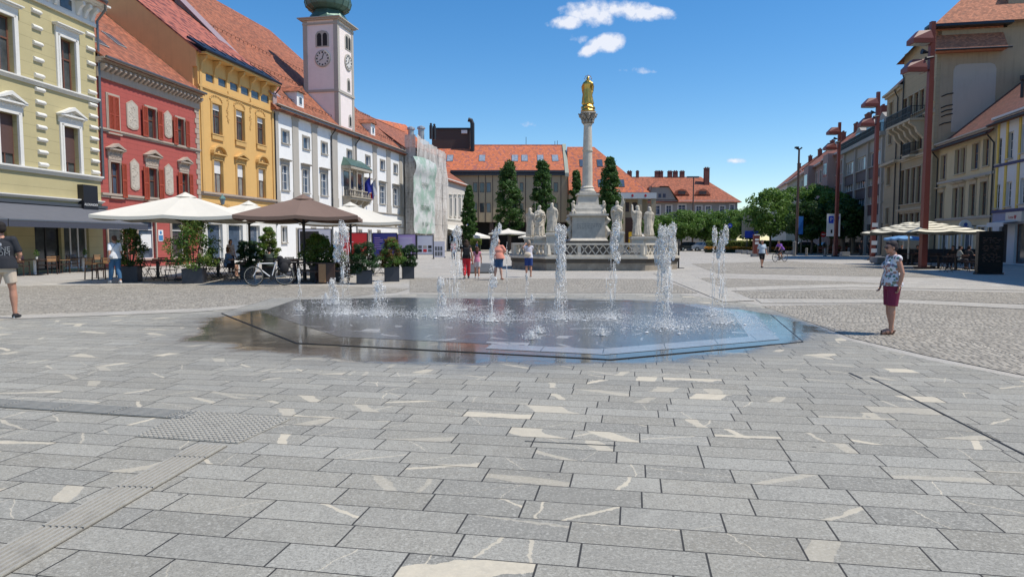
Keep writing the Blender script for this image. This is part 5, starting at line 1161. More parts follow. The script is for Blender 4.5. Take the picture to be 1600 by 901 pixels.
m.lathe([(.325,z0+2.55),(.325,z0+2.62)],20); m.build('shaft',m_stn,mon,smooth=False)
m=MB(); zc=zat(176); m.lathe([(.25,zt+.07),(.27,zt+.3),(.36,zt+.62),(.44,zc-.12)],12); m.box(-.43,.43,-.43,.43,zc-.12,zc)
for row,(zz,r,nn) in enumerate(((zt+.22,.3,10),(zt+.45,.36,10),(zc-.2,.46,8))):
    for k in range(nn): a=2*PI*(k+.5*(row%2))/nn; m.ball((r*math.cos(a),r*math.sin(a),zz),(.09,.09,.13),6,5); m.ball((r*1.18*math.cos(a),r*1.18*math.sin(a),zz+.1),(.055,.055,.05),6,4)
m.build('capital',stone('capital_stone',(.36,.32,.27),var=.5,scale=8),mon,smooth=True)
# ---- draped figures ----
def drape(h,seed,arm=None,staff=None,lean=0.0,head_turn=0,wide=1.0,wings=False,fold=11,vox=.028,book=False):
    """a robed standing figure of height h"""
    rs=random.Random(seed); m=MB(); k=h/1.75; Q=lambda x,y,z: (x*k,y*k,z*k)
    prof=[(.24,.02),(.27,.10),(.23,.45),(.20,.80),(.185,1.0),(.20,1.15),(.22,1.30),(.20,1.42),(.10,1.50)]
    nseg=40; vs=[]
    for i,(r,z) in enumerate(prof):
        t=z/1.5
        for j in range(nseg):
            a=2*PI*j/nseg; f=1+ (.13*math.cos(a*fold+seed+z*2.2)+.07*math.cos(a*5+seed*2-z*3))*(1-.75*t)
            vs.append(Q(r*wide*1.12*f*math.cos(a)+lean*math.sin(z*2.0), r*.78*f*math.sin(a), z))
    mm=len(prof); fs=[(i*nseg+j,i*nseg+(j+1)%nseg,(i+1)*nseg+(j+1)%nseg,(i+1)*nseg+j) for i in range(mm-1) for j in range(nseg)]+[tuple(reversed(range(nseg))),tuple((mm-1)*nseg+j for j in range(nseg))]
    m.add(vs,fs)
    lx=lean*math.sin(3.0)
    m.tube([Q(lx,0,1.45),Q(lx,-.01,1.56)],[.07*k,.06*k],10)
    m.ball(Q(lx+.02*head_turn,-.02,1.65),(.088*k,.10*k,.12*k),14,10); m.ball(Q(lx+.02*head_turn,-.115,1.64),(.02*k,.03*k,.03*k),6,5)
    m.ball(Q(lx,.05,1.63),(.105*k,.10*k,.13*k),12,8)     # hair or veil
    m.ball(Q(lx,.08,1.5),(.12*k,.09*k,.14*k),10,7)
    arms=arm or [(-1,(.30,-.02,1.12),(.16,-.22,1.2)),(1,(.30,-.02,1.10),(.10,-.24,1.28))]
    for s,e,w in arms:
        m.tube([Q(lx+s*.17,0,1.38),Q(lx+s*.24,0,1.30),Q(lx+s*e[0],e[1],e[2]),Q(lx+s*w[0],w[1],w[2])],[.09*k,.1*k,.085*k,.05*k],10)
        m.ball(Q(lx+s*w[0],w[1]-.03,w[2]),(.045*k,.05*k,.05*k),8,6)
        for f in range(3): m.tube([Q(lx+s*w[0]+(f-1)*.02,w[1]-.05,w[2]),Q(lx+s*w[0]+(f-1)*.028,w[1]-.1,w[2]+.01)],.012*k,5)
        m.tube([Q(lx+s*e[0],e[1],e[2]),Q(lx+s*(e[0]*.95),e[1]-.02,e[2]-.28),Q(lx+s*e[0]*.8,0,e[2]-.6)],[.08*k,.06*k,.03*k],8)  # hanging sleeve
    # diagonal cloak folds
    for q in range(6):
        a=rs.uniform(-.5,.5); m.tube([Q(lx+.2,-.14,1.32-q*.13),Q(a*.2,-.21,1.12-q*.14),Q(-.22,-.12,.95-q*.14)],[.02*k,.035*k,.02*k],6)
    for s in (-1,1): m.ball(Q(s*.09,-.2,.03),(.05*k,.11*k,.035*k),8,6)
    if staff: m.tube([Q(staff,-.15,.0),Q(staff,-.15,1.95)],.022*k,6)
    if book: m.box(*[v*k for v in (lx-.02,lx+.16,-.32,-.24,1.12,1.34)])
    if wings: m.tube([Q(.2,.1,1.3),Q(.32,.1,1.65),Q(.3,.08,2.05)],[(.12*k,.04*k),(.13*k,.04*k),(.02*k,.02*k)],8)
    return remesh(m,vox*k,1,.4)
m_stat=stone('statue_stone',(.60,.54,.44),var=.75,scale=5,bump=.5)
def statue(label,px,Y,pyt,pyb,rz,**kw):
    p=XY(px,Y); zt=AT(px,pyt,Y).z; zb=AT(px,pyb,Y).z; h=zt-zb
    t=thing('statue',label,'statue',(p.x,p.y,zpl),0,'stone saints round the column')
    m=MB(); zb-=zpl; m.box(-.42,.42,-.42,.42,0,.18); m.build('footing',m_std,t); m=MB(); m.tbox(-.36,.36,-.36,.36,.181,zb-.16,.02); m.box(-.4,.4,-.4,.4,zb-.16,zb-.05); m.box(-.33,.33,-.33,.33,zb-.049,zb); m.build('pedestal',m_stn,t)  # footing painted darker as shade low down behind the balustrade
    f=drape(h,**kw); f.build('figure',m_stat,t,smooth=True,loc=(0,0,zb),rz=rz)
    return t
statue('stone saint with arms folded forward, farthest left of the statues round the column',828.5,40.2,325,370,R(150),seed=1,arm=[(-1,(.26,-.05,1.15),(.1,-.25,1.25)),(1,(.26,-.05,1.12),(.12,-.25,1.2))])
statue('hooded stone saint with a thin staff, second from the left round the column',843,39.2,321,369,R(20),seed=2,staff=-.33,wide=1.08,book=True)
statue('broad cloaked stone saint on a high plinth just left of the column',862.5,38.4,317,363,R(165),seed=3,wide=1.15,fold=15)
statue('stone saint with a raised wing-like hand just right of the column',963.5,38.6,314,361,R(-20),seed=4,wings=True,wide=1.05)
statue('slender stone saint raising an arm beside the raised cloak, right of the column',995,39.4,321,369,R(-150),seed=5,arm=[(1,(.30,-.08,1.42),(.20,-.2,1.78)),(-1,(.28,-.02,1.1),(.16,-.2,1.05))])
statue('bowed stone saint with a heavy falling robe, farthest right of the statues',1014,40.0,323,369,R(-160),seed=6,wide=1.1,fold=13,lean=.06)
# small cherubs at the pedestal corners
for s,lab in ((-1,'small stone cherub seated left of the column foot'),(1,'small stone cherub seated right of the column foot')):
    x=s*.98; z=zat(334); m=MB(); m.ball((0,0,.14),(.14,.16,.16),10,8); m.ball((0,0,.38),(.11,.11,.2),10,8); m.ball((0,-.02,.64),(.09,.09,.1),10,8)
    m.tube([(0,0,.5),(s*.12,-.1,.45),(s*.05,-.18,.55)],.04,6); m.tube([(-.06,-.1,.1),(-.08,-.25,.08),(-.08,-.25,-.02)],.055,6); m.tube([(.06,-.1,.1),(.08,-.25,.08),(.08,-.25,-.02)],.055,6); m.tube([(0,.1,.45),(s*.14,.12,.6)],[.08,.03],6)
    o=remesh(m,.025,2).build('cherub',m_stat,None,smooth=True,loc=(mc.x+x*.92,mc.y-.75,z+.02)); tag(o,lab,'statue','cherubs at the column foot')
# gilded figure
gt=thing('gilded_statue','gilded standing statue of a draped woman on top of the column','statue',(mc.x,mc.y,zat(176)+.001))
m=MB(); m.lathe([(.42,0),(.45,.08),(.4,.16)],12); m.ball((0,0,.3),(.38,.34,.24),14,10)
for k in range(7): a=k*.9; m.ball((.32*math.cos(a),.3*math.sin(a),.26+.06*math.sin(a*3)),(.13,.13,.11),8,6)
remesh(m,.03,1).build('cloud_base',m_gold,gt,smooth=True)
f=drape(zat(120)-zat(176)-.42,seed=9,lean=.05,wide=1.2,fold=9,arm=[(-1,(.30,-.06,1.18),(.14,-.25,1.30)),(1,(.34,-.08,1.15),(.20,-.28,1.22))]); f.build('figure',m_gold,gt,smooth=True,loc=(0,0,.42),rz=R(170))
m=MB(); r=.2; hz=zat(120)-zat(176)-.12
for k in range(14): a=2*PI*k/14; m.tube([(r*math.cos(a),.02,hz+r*math.sin(a)),(r*math.cos(a+.45),.02,hz+r*math.sin(a+.45))],.014,5)
for k in range(8): a=2*PI*k/8; m.ball((r*1.05*math.cos(a),.02,hz+r*1.05*math.sin(a)),.028,6,4)
m.build('halo',m_gold,gt)
# ================= street lamps =================
m_rust=plain('lamp_red',(.175,.042,.03),rough=.42,var=.12,scale=3); m_lens=glass('lamp_lens',(.3,.3,.28),(.6,.6,.55),.2)
lp=XY(1443,39.4)
lamp=thing('street_lamp','tall dark red lamp post with two hooded lanterns, nearest of its row','street lamp',(lp.x,lp.y,0),0,'red lamp posts on the right')
Hh=14.0
m=MB(); m.box(-.28,.28,-.28,.28,0,.12); m.tbox(-.165,.165,-.165,.165,.121,Hh,.045); m.build('pole',m_rust,lamp)
def lantern(x,z,sc_x=1.0):
    m=MB(); m.box(-.95,-.15,-.06,.06,z+.1,z+.22); m.M=Matrix.Translation((-.3,0,z))
    # trapezoid hood: wide skirt and sloped crown
    x1_=-.0 if sc_x>.9 else -.12; lo=[(-1.02,-.36),(.1,-.36),(.1,.36),(-1.02,.36)]; up=[(-.62,-.16),(.0,-.26),(.0,.26),(-.62,.16)]
    m.M=Matrix.Translation((-.22 if sc_x>.9 else -.5,0,z))
    v=[(x_,y_,0) for x_,y_ in lo]+[(x_,y_,.26) for x_,y_ in lo]+[(x_,y_,.72) for x_,y_ in up]
    m.add(v,[(0,3,2,1)]+[(i,(i+1)%4,(i+1)%4+4,i+4) for i in range(4)]+[(4+i,4+(i+1)%4,8+(i+1)%4,8+i) for i in range(4)]+[(8,9,10,11)])
    o=m.build('lantern',m_rust,lamp); g=MB(); g.M=m.M; g.box(-.9,-.05,-.28,.28,-.03,-.004); g.build('lens',m_lens,o)
lantern(0,Hh-1.25); lantern(0,Hh-2.85,.8)
m=MB(); m.tube([(-.2,0,Hh-1.7),(-.55,0,Hh-1.65)],[.05,.16],8); m.tube([(.0,-.2,Hh-2.0),(-.45,-.25,Hh-2.1)],[.06,.1],8); m.build('loudspeaker',m_black,lamp)
m=MB(); m.box(-.3,.3,-.3,.3,.005,.1); m.build('base_plate',m_black,lamp)
lamp2=dup(lamp,XY(1364,57.5),label='tall dark red lamp post with pale stickers at its foot, second of its row')
lamp3=dup(lamp,XY(1306,72),label='tall dark red lamp post behind the parking sign, third of the row on the right')
mm=MB(); 
for k,z in enumerate((1.3,2.6,4.4,5.6)): mm.box(-.24,.24,-.235,-.228,z*.5,z*.5+.35)
mm.build('stickers',m_wframe,lamp2)
tp=XY(1244.5,84); t=thing('slim_lamp','slim brown lamp post with a small head and a blue banner beyond the plaza','street lamp',(tp.x,tp.y,0))
hz=AT(1248,232,84).z; m=MB(); m.tube([(0,0,0),(0,0,hz)],[.2,.11],10); m.build('pole',plain('post_brown',(.10,.06,.045),rough=.6),t); m=MB(); m.tube([(-.35,0,hz),(0,0,hz-.15),(.35,0,hz+.1)],.09,6); m.box(-.5,-.1,-.2,.2,hz,hz+.2); m.build('lamp_head',m_black,t)
m=MB(); z=AT(1248,352,84).z; m.box(.12,.75,-.03,.03,z-1.1,z+1.1); m.build('banner',plain('banner_blue',(.03,.16,.45)),t)
tp=XY(1082,120); t=thing('far_lamp','thin tall lamp post with a pale head in front of the grey villa','street lamp',(tp.x,tp.y,0)); hz=AT(1083,277,120).z
m=MB(); m.tube([(0,0,0),(0,0,hz)],[.16,.1],8); m.build('pole',plain('post_brown2',(.14,.09,.07)),t); m=MB(); m.box(-1.2,.9,-.25,.25,hz-.1,hz+.15); m.build('lamp_head',m_gut,t)
# ================= trees =================
def rnd_unit(n):
    v=np.random.normal(size=(n,3)); return v/np.linalg.norm(v,axis=1)[:,None]
def leaves_mesh(name,pts,nrm,size,mat,aspect=.55,jit=.35):
    n=len(pts); d=rnd_unit(n)*.8+nrm*.6; d/=np.linalg.norm(d,axis=1)[:,None]; t=np.cross(d,rnd_unit(n)); t/=np.maximum(1e-6,np.linalg.norm(t,axis=1))[:,None]; b=np.cross(d,t)
    s=size*(1+jit*np.random.uniform(-1,1,n))[:,None]
    V=np.empty((n,4,3)); V[:,0]=pts-t*s; V[:,1]=pts-b*s*aspect+d*s*.15; V[:,2]=pts+t*s; V[:,3]=pts+b*s*aspect+d*s*.15
    me=bpy.data.meshes.new(name); me.vertices.add(n*4); me.vertices.foreach_set('co',V.reshape(-1)); me.loops.add(n*4); me.loops.foreach_set('vertex_index',np.arange(n*4,dtype=np.int32)); me.polygons.add(n)
    me.polygons.foreach_set('loop_start',np.arange(0,n*4,4,dtype=np.int32)); me.materials.append(mat); me.update(calc_edges=True); me.validate(); return me
def crown_pts(prof,n,clumps,csize,rough=.2,seed=0):
    """prof(t)->(radius,z): clumps of leaves set round a bounded shape"""
    rs=np.random.RandomState(seed); P_=[];Nn=[]
    for c in range(clumps):
        t=rs.uniform(0,1); r,z=prof(t); a=rs.uniform(0,2*PI); rr=r*(rs.uniform(.35,1)**.55)*(1+rs.uniform(-rough,rough)); c0=np.array([rr*math.cos(a),rr*math.sin(a),z])
        k=int(n/clumps*rs.uniform(.5,1.5)); v=rs.normal(size=(k,3)); v/=np.linalg.norm(v,axis=1)[:,None]; q=v*csize*rs.uniform(.55,1.25)*(rs.uniform(0.25,1,k)**.4)[:,None]*np.array([1,1,.72]); P_.append(c0+q); Nn.append(v*.7+np.array([math.cos(a)*.4,math.sin(a)*.4,.35]))
    return np.concatenate(P_),np.concatenate(Nn)
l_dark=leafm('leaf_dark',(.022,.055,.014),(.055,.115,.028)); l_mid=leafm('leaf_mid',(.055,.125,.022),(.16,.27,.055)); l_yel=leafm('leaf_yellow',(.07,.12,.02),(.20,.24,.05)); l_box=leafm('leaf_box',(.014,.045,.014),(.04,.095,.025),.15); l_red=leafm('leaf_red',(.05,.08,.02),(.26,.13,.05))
m_bark=stone('bark',(.10,.075,.055),var=.4,scale=14,bump=.8)
l_pop=leafm('leaf_poplar',(.03,.075,.018),(.085,.165,.038))
def put_mesh(name,me,parent,loc=(0,0,0)):
    o=bpy.data.objects.new(name,me); COL.objects.link(o); o.parent=parent; o.location=loc; return o
def poplar(label,px,Y,ytop,rpx,ybot=382,seed=1):
    p=XY(px,Y); H=AT(px,ytop,Y).z; r=rpx*.84/FPX*Y; t=thing('columnar_tree',label,'tree',(p.x,p.y,0),0,'columnar trees in front of the modern block')
    z0=max(1.5,AT(px,ybot,Y).z)
    m=MB(); m.tube([(0,0,0),(.05,0,H*.3),(0,.05,H*.9)],[.2,.15,.03],8)
    for k in range(14): a=k*2.4; z=z0+(H-z0)*k/15; m.tube([(0,0,z),(r*.6*math.cos(a),r*.6*math.sin(a),z+1.3)],[.05,.015],5)
    m.build('trunk',m_bark,t)
    prof=lambda u: (r*(min(1,(u*5+.35))*(1-u**2.6)**.8+.06)*1.0, z0+(H-z0)*u)
    pts,nr=crown_pts(prof,15000,230,r*.34,rough=.22,seed=seed); put_mesh('crown',leaves_mesh('crown',pts,nr,.17,l_pop),t)
YT=112
poplar('columnar tree half hidden behind the small cream house',733,108,291,11,375,1); poplar('broad columnar tree, second from the left in front of the modern block',795.5,YT,254,22,365,2)
poplar('columnar tree just left of the stone saints',847,YT,249,19,378,3); poplar('slim columnar tree directly left of the column shaft',900,YT,265,13,380,4); poplar('tall columnar tree right behind the column foot',952,YT-14,247,20,382,5)
def bushy(name,label,px,Y,ytop,rpx,ybot,mat,seed,n=9000,clumps=90,leaf=.13,group=None,cat='tree',flat=1.0,mat2=None):
    p=XY(px,Y); H=AT(px,ytop,Y).z; z0=AT(px,ybot,Y).z; r=rpx/FPX*Y; t=thing(name,label,cat,(p.x,p.y,0),0,group)
    m=MB(); rs=random.Random(seed); m.tube([(0,0,0),(.08,0,z0*.6),(0,0,z0+.4)],[.2,.16,.13],8)
    for k in range(9):
        a=k*2.4+rs.random(); m.tube([(0,0,z0*.85+.1*k),(r*.35*math.cos(a),r*.35*math.sin(a),z0+(H-z0)*.3),(r*.75*math.cos(a),r*.75*math.sin(a),z0+(H-z0)*(.35+.4*rs.random()))],[.1,.06,.02],6)
    m.build('trunk',m_bark,t)
    zc=(z0+H)/2; hz_=(H-z0)/2
    def prof(u): s=u*2-1; return (r*math.sqrt(max(0.02,1-abs(s)**2.2)),zc+hz_*s*.88)
    pts,nr=crown_pts(prof,n,clumps,r*.30,rough=.3,seed=seed); put_mesh('crown',leaves_mesh('crown',pts,nr,leaf,mat),t); return t
G_='trees beyond the plaza on the right'
for i,(x,Y,yt,r,yb,mt,lab) in enumerate((
 (1030,112,337,24,372,l_mid,'low pale green tree right behind the farthest right statue'),(1064,114,331,28,372,l_mid,'low green tree under the grey villa windows, left of the thin lamp post'),(1102,116,332,30,374,l_mid,'low green tree right of the thin lamp post'),
 (1140,112,329,30,372,l_mid,'low green tree above the flower bed'),(1172,104,327,26,372,l_mid,'green tree above the hedge, left of the big round tree'),
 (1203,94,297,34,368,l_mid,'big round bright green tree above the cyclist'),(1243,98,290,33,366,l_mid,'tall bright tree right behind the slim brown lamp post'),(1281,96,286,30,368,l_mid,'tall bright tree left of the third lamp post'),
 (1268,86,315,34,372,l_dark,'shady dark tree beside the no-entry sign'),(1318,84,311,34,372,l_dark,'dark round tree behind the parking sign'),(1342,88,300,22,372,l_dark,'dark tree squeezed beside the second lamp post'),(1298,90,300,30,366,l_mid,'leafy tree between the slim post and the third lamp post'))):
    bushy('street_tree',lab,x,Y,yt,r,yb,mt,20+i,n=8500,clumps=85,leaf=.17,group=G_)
# hedge and flower bed
def boxy_hedge(label,x0,x1,Y,yt,yb,mat,seed,name='hedge',leaf=.1,n=5000,depth=1.5):
    a=XY(x0,Y);c=XY(x1,Y); z1=AT(x0,yt,Y).z; z0=max(0,AT(x0,yb,Y).z); t=thing(name,label,'hedge' if name=='hedge' else 'flower bed',((a.x+c.x)/2,Y,0)); L=c.x-a.x
    pts=np.random.uniform([-L/2,0,z0],[L/2,depth,z1],(n,3)); f=np.random.randint(0,3,n); pts[f==0,1]=np.random.uniform(-.1,.1,(f==0).sum()); pts[f==1,2]=z1+np.random.uniform(-.12,.06,(f==1).sum())
    nr=np.zeros((n,3)); nr[:,1]=-.6; nr[:,2]=.6; put_mesh('foliage',leaves_mesh('foliage',pts,nr,leaf,mat),t)
    m=MB(); m.box(-L/2+.15,L/2-.15,.12,depth-.1,0,z1-.12); m.build('core',m_bark if False else plain('hedge_core',(.015,.03,.01),rough=.9),t)
boxy_hedge('clipped yellow-green hedge in front of the trees beyond the plaza',1106,1240,99,376.5,388,l_yel,1)
boxy_hedge('low orange and yellow flower bed in front of the clipped hedge',1104,1240,96.5,386,389.5,leafm('flowers',(.35,.20,.03),(.55,.25,.04)),2,name='flower_bed',n=2500)
boxy_hedge('low green hedge under the tree beside the small cream house',735,752,104,374,382,l_yel,3,n=1500)
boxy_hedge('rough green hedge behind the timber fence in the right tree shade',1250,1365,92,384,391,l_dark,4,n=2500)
# ================= umbrellas =================
m_canv=plain('canvas_white',(.66,.615,.52),rough=.85,var=.06,scale=2); m_canb=plain('canvas_brown',(.185,.12,.09),rough=.85,var=.08,scale=2); m_wood=plain('dark_wood',(.045,.025,.017),rough=.5,var=.3)
def umbrella(name,label,x,y,ze,zt,half,rz,mat,group=None,polem=None,sag=.10,vent=True):
    t=thing(name,label,'umbrella',(x,y,0),rz,group); pm=polem or m_black
    m=MB(); n=8; R_=[half*math.sqrt(2) if k%2 else half for k in range(8)]; nr=7
    vs=[]
    for i in range(nr+1):
        f=.03+.97*i/nr
        for k in range(32):
            a=2*PI*k/32; d=a/(PI/4); k0=int(d)%8; fr=d-int(d); p=Vector((R_[k0]*math.cos(k0*PI/4),R_[k0]*math.sin(k0*PI/4)))*(1-fr)+Vector((R_[(k0+1)%8]*math.cos((k0+1)*PI/4),R_[(k0+1)%8]*math.sin((k0+1)*PI/4)))*fr
            z=zt-(zt-ze)*f-sag*math.sin(fr*PI)*f*.7+ .0; vs.append((p.x*f,p.y*f,z))
    fs=[(i*32+k,i*32+(k+1)%32,(i+1)*32+(k+1)%32,(i+1)*32+k) for i in range(nr) for k in range(32)]; fs.append(tuple(range(32)))
    m.add(vs,fs); b0=len(m.v)-32
    rim=[m.v[nr*32+k] for k in range(32)]; m.add(rim+[(x_*1.0,y_*1.0,z_-.13) for x_,y_,z_ in rim],[(k,(k+1)%32,32+(k+1)%32,32+k) for k in range(32)])
    m.build('canopy',mat,t,smooth=False)
    if vent:
        m=MB(); m.lathe([(.45,zt-.11),(.12,zt+.05),(.03,zt+.1)],8); m.build('cap',mat,t)
    m=MB(); m.tube([(0,0,0),(0,0,zt)],.055,10); m.build('pole',pm,t)
    m=MB(); hub=ze-.25
    for k in range(8):
        a=k*PI/4; r=R_[k]; zz=lambda q: zt-(zt-ze)*q-.05; m.tube([(0,0,zt-.06),(r*.97*math.cos(a),r*.97*math.sin(a),zz(.97))],.017,5); m.tube([(.05*math.cos(a),.05*math.sin(a),hub),(r*.5*math.cos(a),r*.5*math.sin(a),zz(.5))],.02,5)
    m.build('ribs',pm,t); m=MB(); m.box(-.42,.42,-.42,.42,0.001,.09); m.lathe([(.08,.09),(.07,.4)],8); m.build('base',m_black,t); return t
g1='large square umbrellas over the left cafe terrace'
def up(px,Y): p=XY(px,Y); return p.x,p.y
umbrella('umbrella','big white square umbrella over the laurel planter, nearest the olive house',*up(292,28.2),2.60,3.52,2.6,R(8),m_canv,g1)
umbrella('umbrella','white umbrella tucked between the yellow house and the brown umbrella',*up(390,33),2.68,3.45,2.3,R(12),m_canv,g1)
umbrella('umbrella','large brown square umbrella behind the white bicycle',*up(475,27.0),2.56,3.36,2.2,R(10),m_canb,g1)
umbrella('umbrella','white umbrella right of the brown one, in front of the town hall',*up(548,34.0),2.55,3.45,2.35,R(14),m_canv,g1)
umbrella('umbrella','small white umbrella seen left of the stone saints',*up(794,84),2.6,3.1,2.3,R(5),m_canv,'far white umbrellas by the modern block')
umbrella('umbrella','low white umbrella peeking out behind the two left saints',*up(838,90),2.2,2.9,2.2,R(5),m_canv,'far white umbrellas by the modern block')
# striped
b=NB('striped_canvas'); o=b.sep(); mxx=b.M('MAXIMUM',b.M('ABSOLUTE',o[0]),b.M('ABSOLUTE',o[1])); f=b.M('FRACT',b.M('DIVIDE',mxx,.42)); b.col(b.mix(b.M('LESS_THAN',f,.38),(.74,.68,.52),(.075,.07,.05))); b.rough(.85); m_str=b.m
umbrella('umbrella','cream and dark striped umbrella by the nearest red lamp post',*up(1446,41),2.18,2.85,2.15,R(6),m_str,'striped umbrellas by the right lamp post',polem=m_wframe,vent=False)
umbrella('umbrella','striped umbrella farther back, half hidden by the nearer striped one',*up(1420,46.5),2.2,2.95,2.15,R(6),m_str,'striped umbrellas by the right lamp post',polem=m_wframe,vent=False)
umbrella('umbrella','small light blue umbrella beneath the striped ones',*up(1412,52),1.85,2.1,1.0,R(0),plain('canvas_blue',(.12,.28,.5),rough=.8),polem=m_wframe,vent=False)
# ================= planters =================
m_plant=plain('planter_anthracite',(.032,.036,.048),rough=.42,var=.1); m_soil=plain('soil',(.03,.02,.012),rough=.95)
def planter(label,x0,x1,ybot,ytop_box,bush,kind,rz=R(12),seed=1,group='anthracite planters round the left terrace'):
    p=G((x0+x1)/2,ybot); Y=p.y; w=(x1-x0)/FPX*Y/ (math.cos(rz)+math.sin(abs(rz))) ; h=AT(x0,ytop_box,Y).z; y=Y+w*.5
    p=XY((x0+x1)/2,y); t=thing('planter',label,'planter',(p.x,p.y,0),rz,group)
    m=MB(); w2=w/2; m.box(-w2,w2,-w2,w2,0.004,h-.001); m.box(-w2-.012,w2+.012,-w2-.012,w2+.012,h-.05,h); bx=m.build('planter_box',m_plant,t,bevel=.008)
    m=MB(); m.box(-w2+.04,w2-.04,-w2+.04,w2-.04,h+.001,h+.012); m.build('soil',m_soil,t)
    bx0,bx1,byt,byb=bush; r=(bx1-bx0)/2/FPX*y; H=AT(x0,byt,y).z; z0=h-.05
    m=MB()
    for k in range(9): a=k*2.4; m.tube([(0.05*math.cos(a),.05*math.sin(a),z0),(r*.4*math.cos(a),r*.4*math.sin(a),(z0+H)/2),(r*.6*math.cos(a),r*.6*math.sin(a),H*.9)],[.015,.012,.005],5)
    m.build('stems',m_bark,t)
    n,leaf,mats={'laurel':(5200,.052,(l_yel,l_mid)),'box':(9000,.042,(l_box,)),'photinia':(4400,.05,(l_red,l_mid)),'variegated':(3600,.048,(l_dark,l_yel))}[kind]
    for q,mt in enumerate(mats):
        if kind=='box': prof=lambda u: (r*(.55+.5*math.sin(u*PI*.8+.3))*(1-.25*u),z0+(H-z0)*u*.95)
        else: prof=lambda u: (r*(.45+.65*math.sin(u*PI*.85+.35))*(1-.45*u*u),z0+.05+(H-z0)*u*.93)
        pts,nr=crown_pts(prof,n//len(mats),60 if kind!='box' else 90,r*.28,rough=.3,seed=seed+q*7)
        if kind=='box': nr[:,2]+=1.2
        put_mesh('foliage',leaves_mesh('foliage',pts,nr,leaf,mt,aspect=.4 if kind!='box' else .3),t)
planter('planter with a tall yellow-green laurel under the big white umbrella',284,320,443,420,(268,332,338,424),'laurel',seed=1)
planter('planter with a loose leafy shrub right behind the walking woman in white',188,218,441,416,(183,222,357,418),'variegated',seed=2)
planter('planter with a dense dark green box shrub, nearest of the three right of the bicycle',554,583,444,423,(549,592,379,425),'box',seed=3)
planter('planter with a reddish photinia, middle of the three right of the bicycle',598,625,440,417,(596,632,374,420),'photinia',seed=4)
planter('planter with a small box shrub, farthest right of the terrace planters',626,648,436,416,(624,656,382,419),'box',seed=5)
planter('planter with a round yellow-leaved shrub behind the dark bench tables',482,512,440,414,(478,524,367,416),'laurel',seed=6)
planter('planter with dark greenery behind the seated woman in blue',374,398,436,414,(370,404,376,420),'box',seed=7)
planter('planter with a tall airy bamboo-like shrub behind the bicycle',408,430,434,410,(402,432,355,412),'laurel',seed=8)
planter('planter with dark purple-green leaves right of the brown umbrella pole',512,534,441,417,(506,540,384,420),'variegated',seed=9)
# ================= people =================
def plainc(c,key=None,**k): return plain(key or 'cloth_%02x%02x%02x'%tuple(int(x*255) for x in c),c,rough=.85,**k)
def skinm(key,c):
    if key in MATS: return MATS[key]
    b=NB(key); n=b.noise(8,4); b.col(b.mix(n,sc_(c,.85),sc_(c,1.12))); b.rough(.5); b.b.inputs['Subsurface Weight'].default_value=.08; b.b.inputs['Subsurface Radius'].default_value=(.02,.008,.005); MATS[key]=b.m; return b.m
sk1=skinm('skin_tan',(.46,.23,.15)); sk2=skinm('skin_light',(.55,.31,.22))
def hand(m,w,d,side,k,curl=.6,fwd=(0,-1,0),n=6):
    """palm and five bent fingers; w wrist, d direction of the forearm, fwd the way the fingers curl"""
    w=Vector(w); d=Vector(d).normalized(); f=Vector(fwd); f=(f-d*f.dot(d)).normalized(); s=d.cross(f)*side
    L=.095*k
    m.tube([w-d*.01*k,w+d*.03*k,w+d*.07*k,w+d*L],[(.026*k,.017*k),(.032*k,.017*k),(.042*k,.015*k),(.040*k,.012*k)],10)
    for i,(o,l,r) in enumerate(((-.030,.068,.0095),(-.010,.076,.010),(.010,.071,.0095),(.029,.056,.0085))):
        p=w+d*(L-.012*k)+f.cross(d)*(-o*k); a=0; pts=[p]; seg=[.45,.32,.26]
        for q in range(3):
            a+=curl*(.55+.25*q)+i*.03; p=p+(d*math.cos(a)+f*math.sin(a))*l*k*seg[q]; pts.append(p)
        m.tube(pts,[r*k*1.05,r*k,r*k*.92,r*k*.7],n)
    p=w+d*.025*k+f.cross(d)*(.026*k*1); q=f.cross(d); 
    m.tube([p,p+(d*.022+q*.018+f*.006)*k,p+(d*.05+q*.024+f*.02)*k,p+(d*.072+q*.016+f*.03)*k],[.013*k,.012*k,.0105*k,.008*k],n)
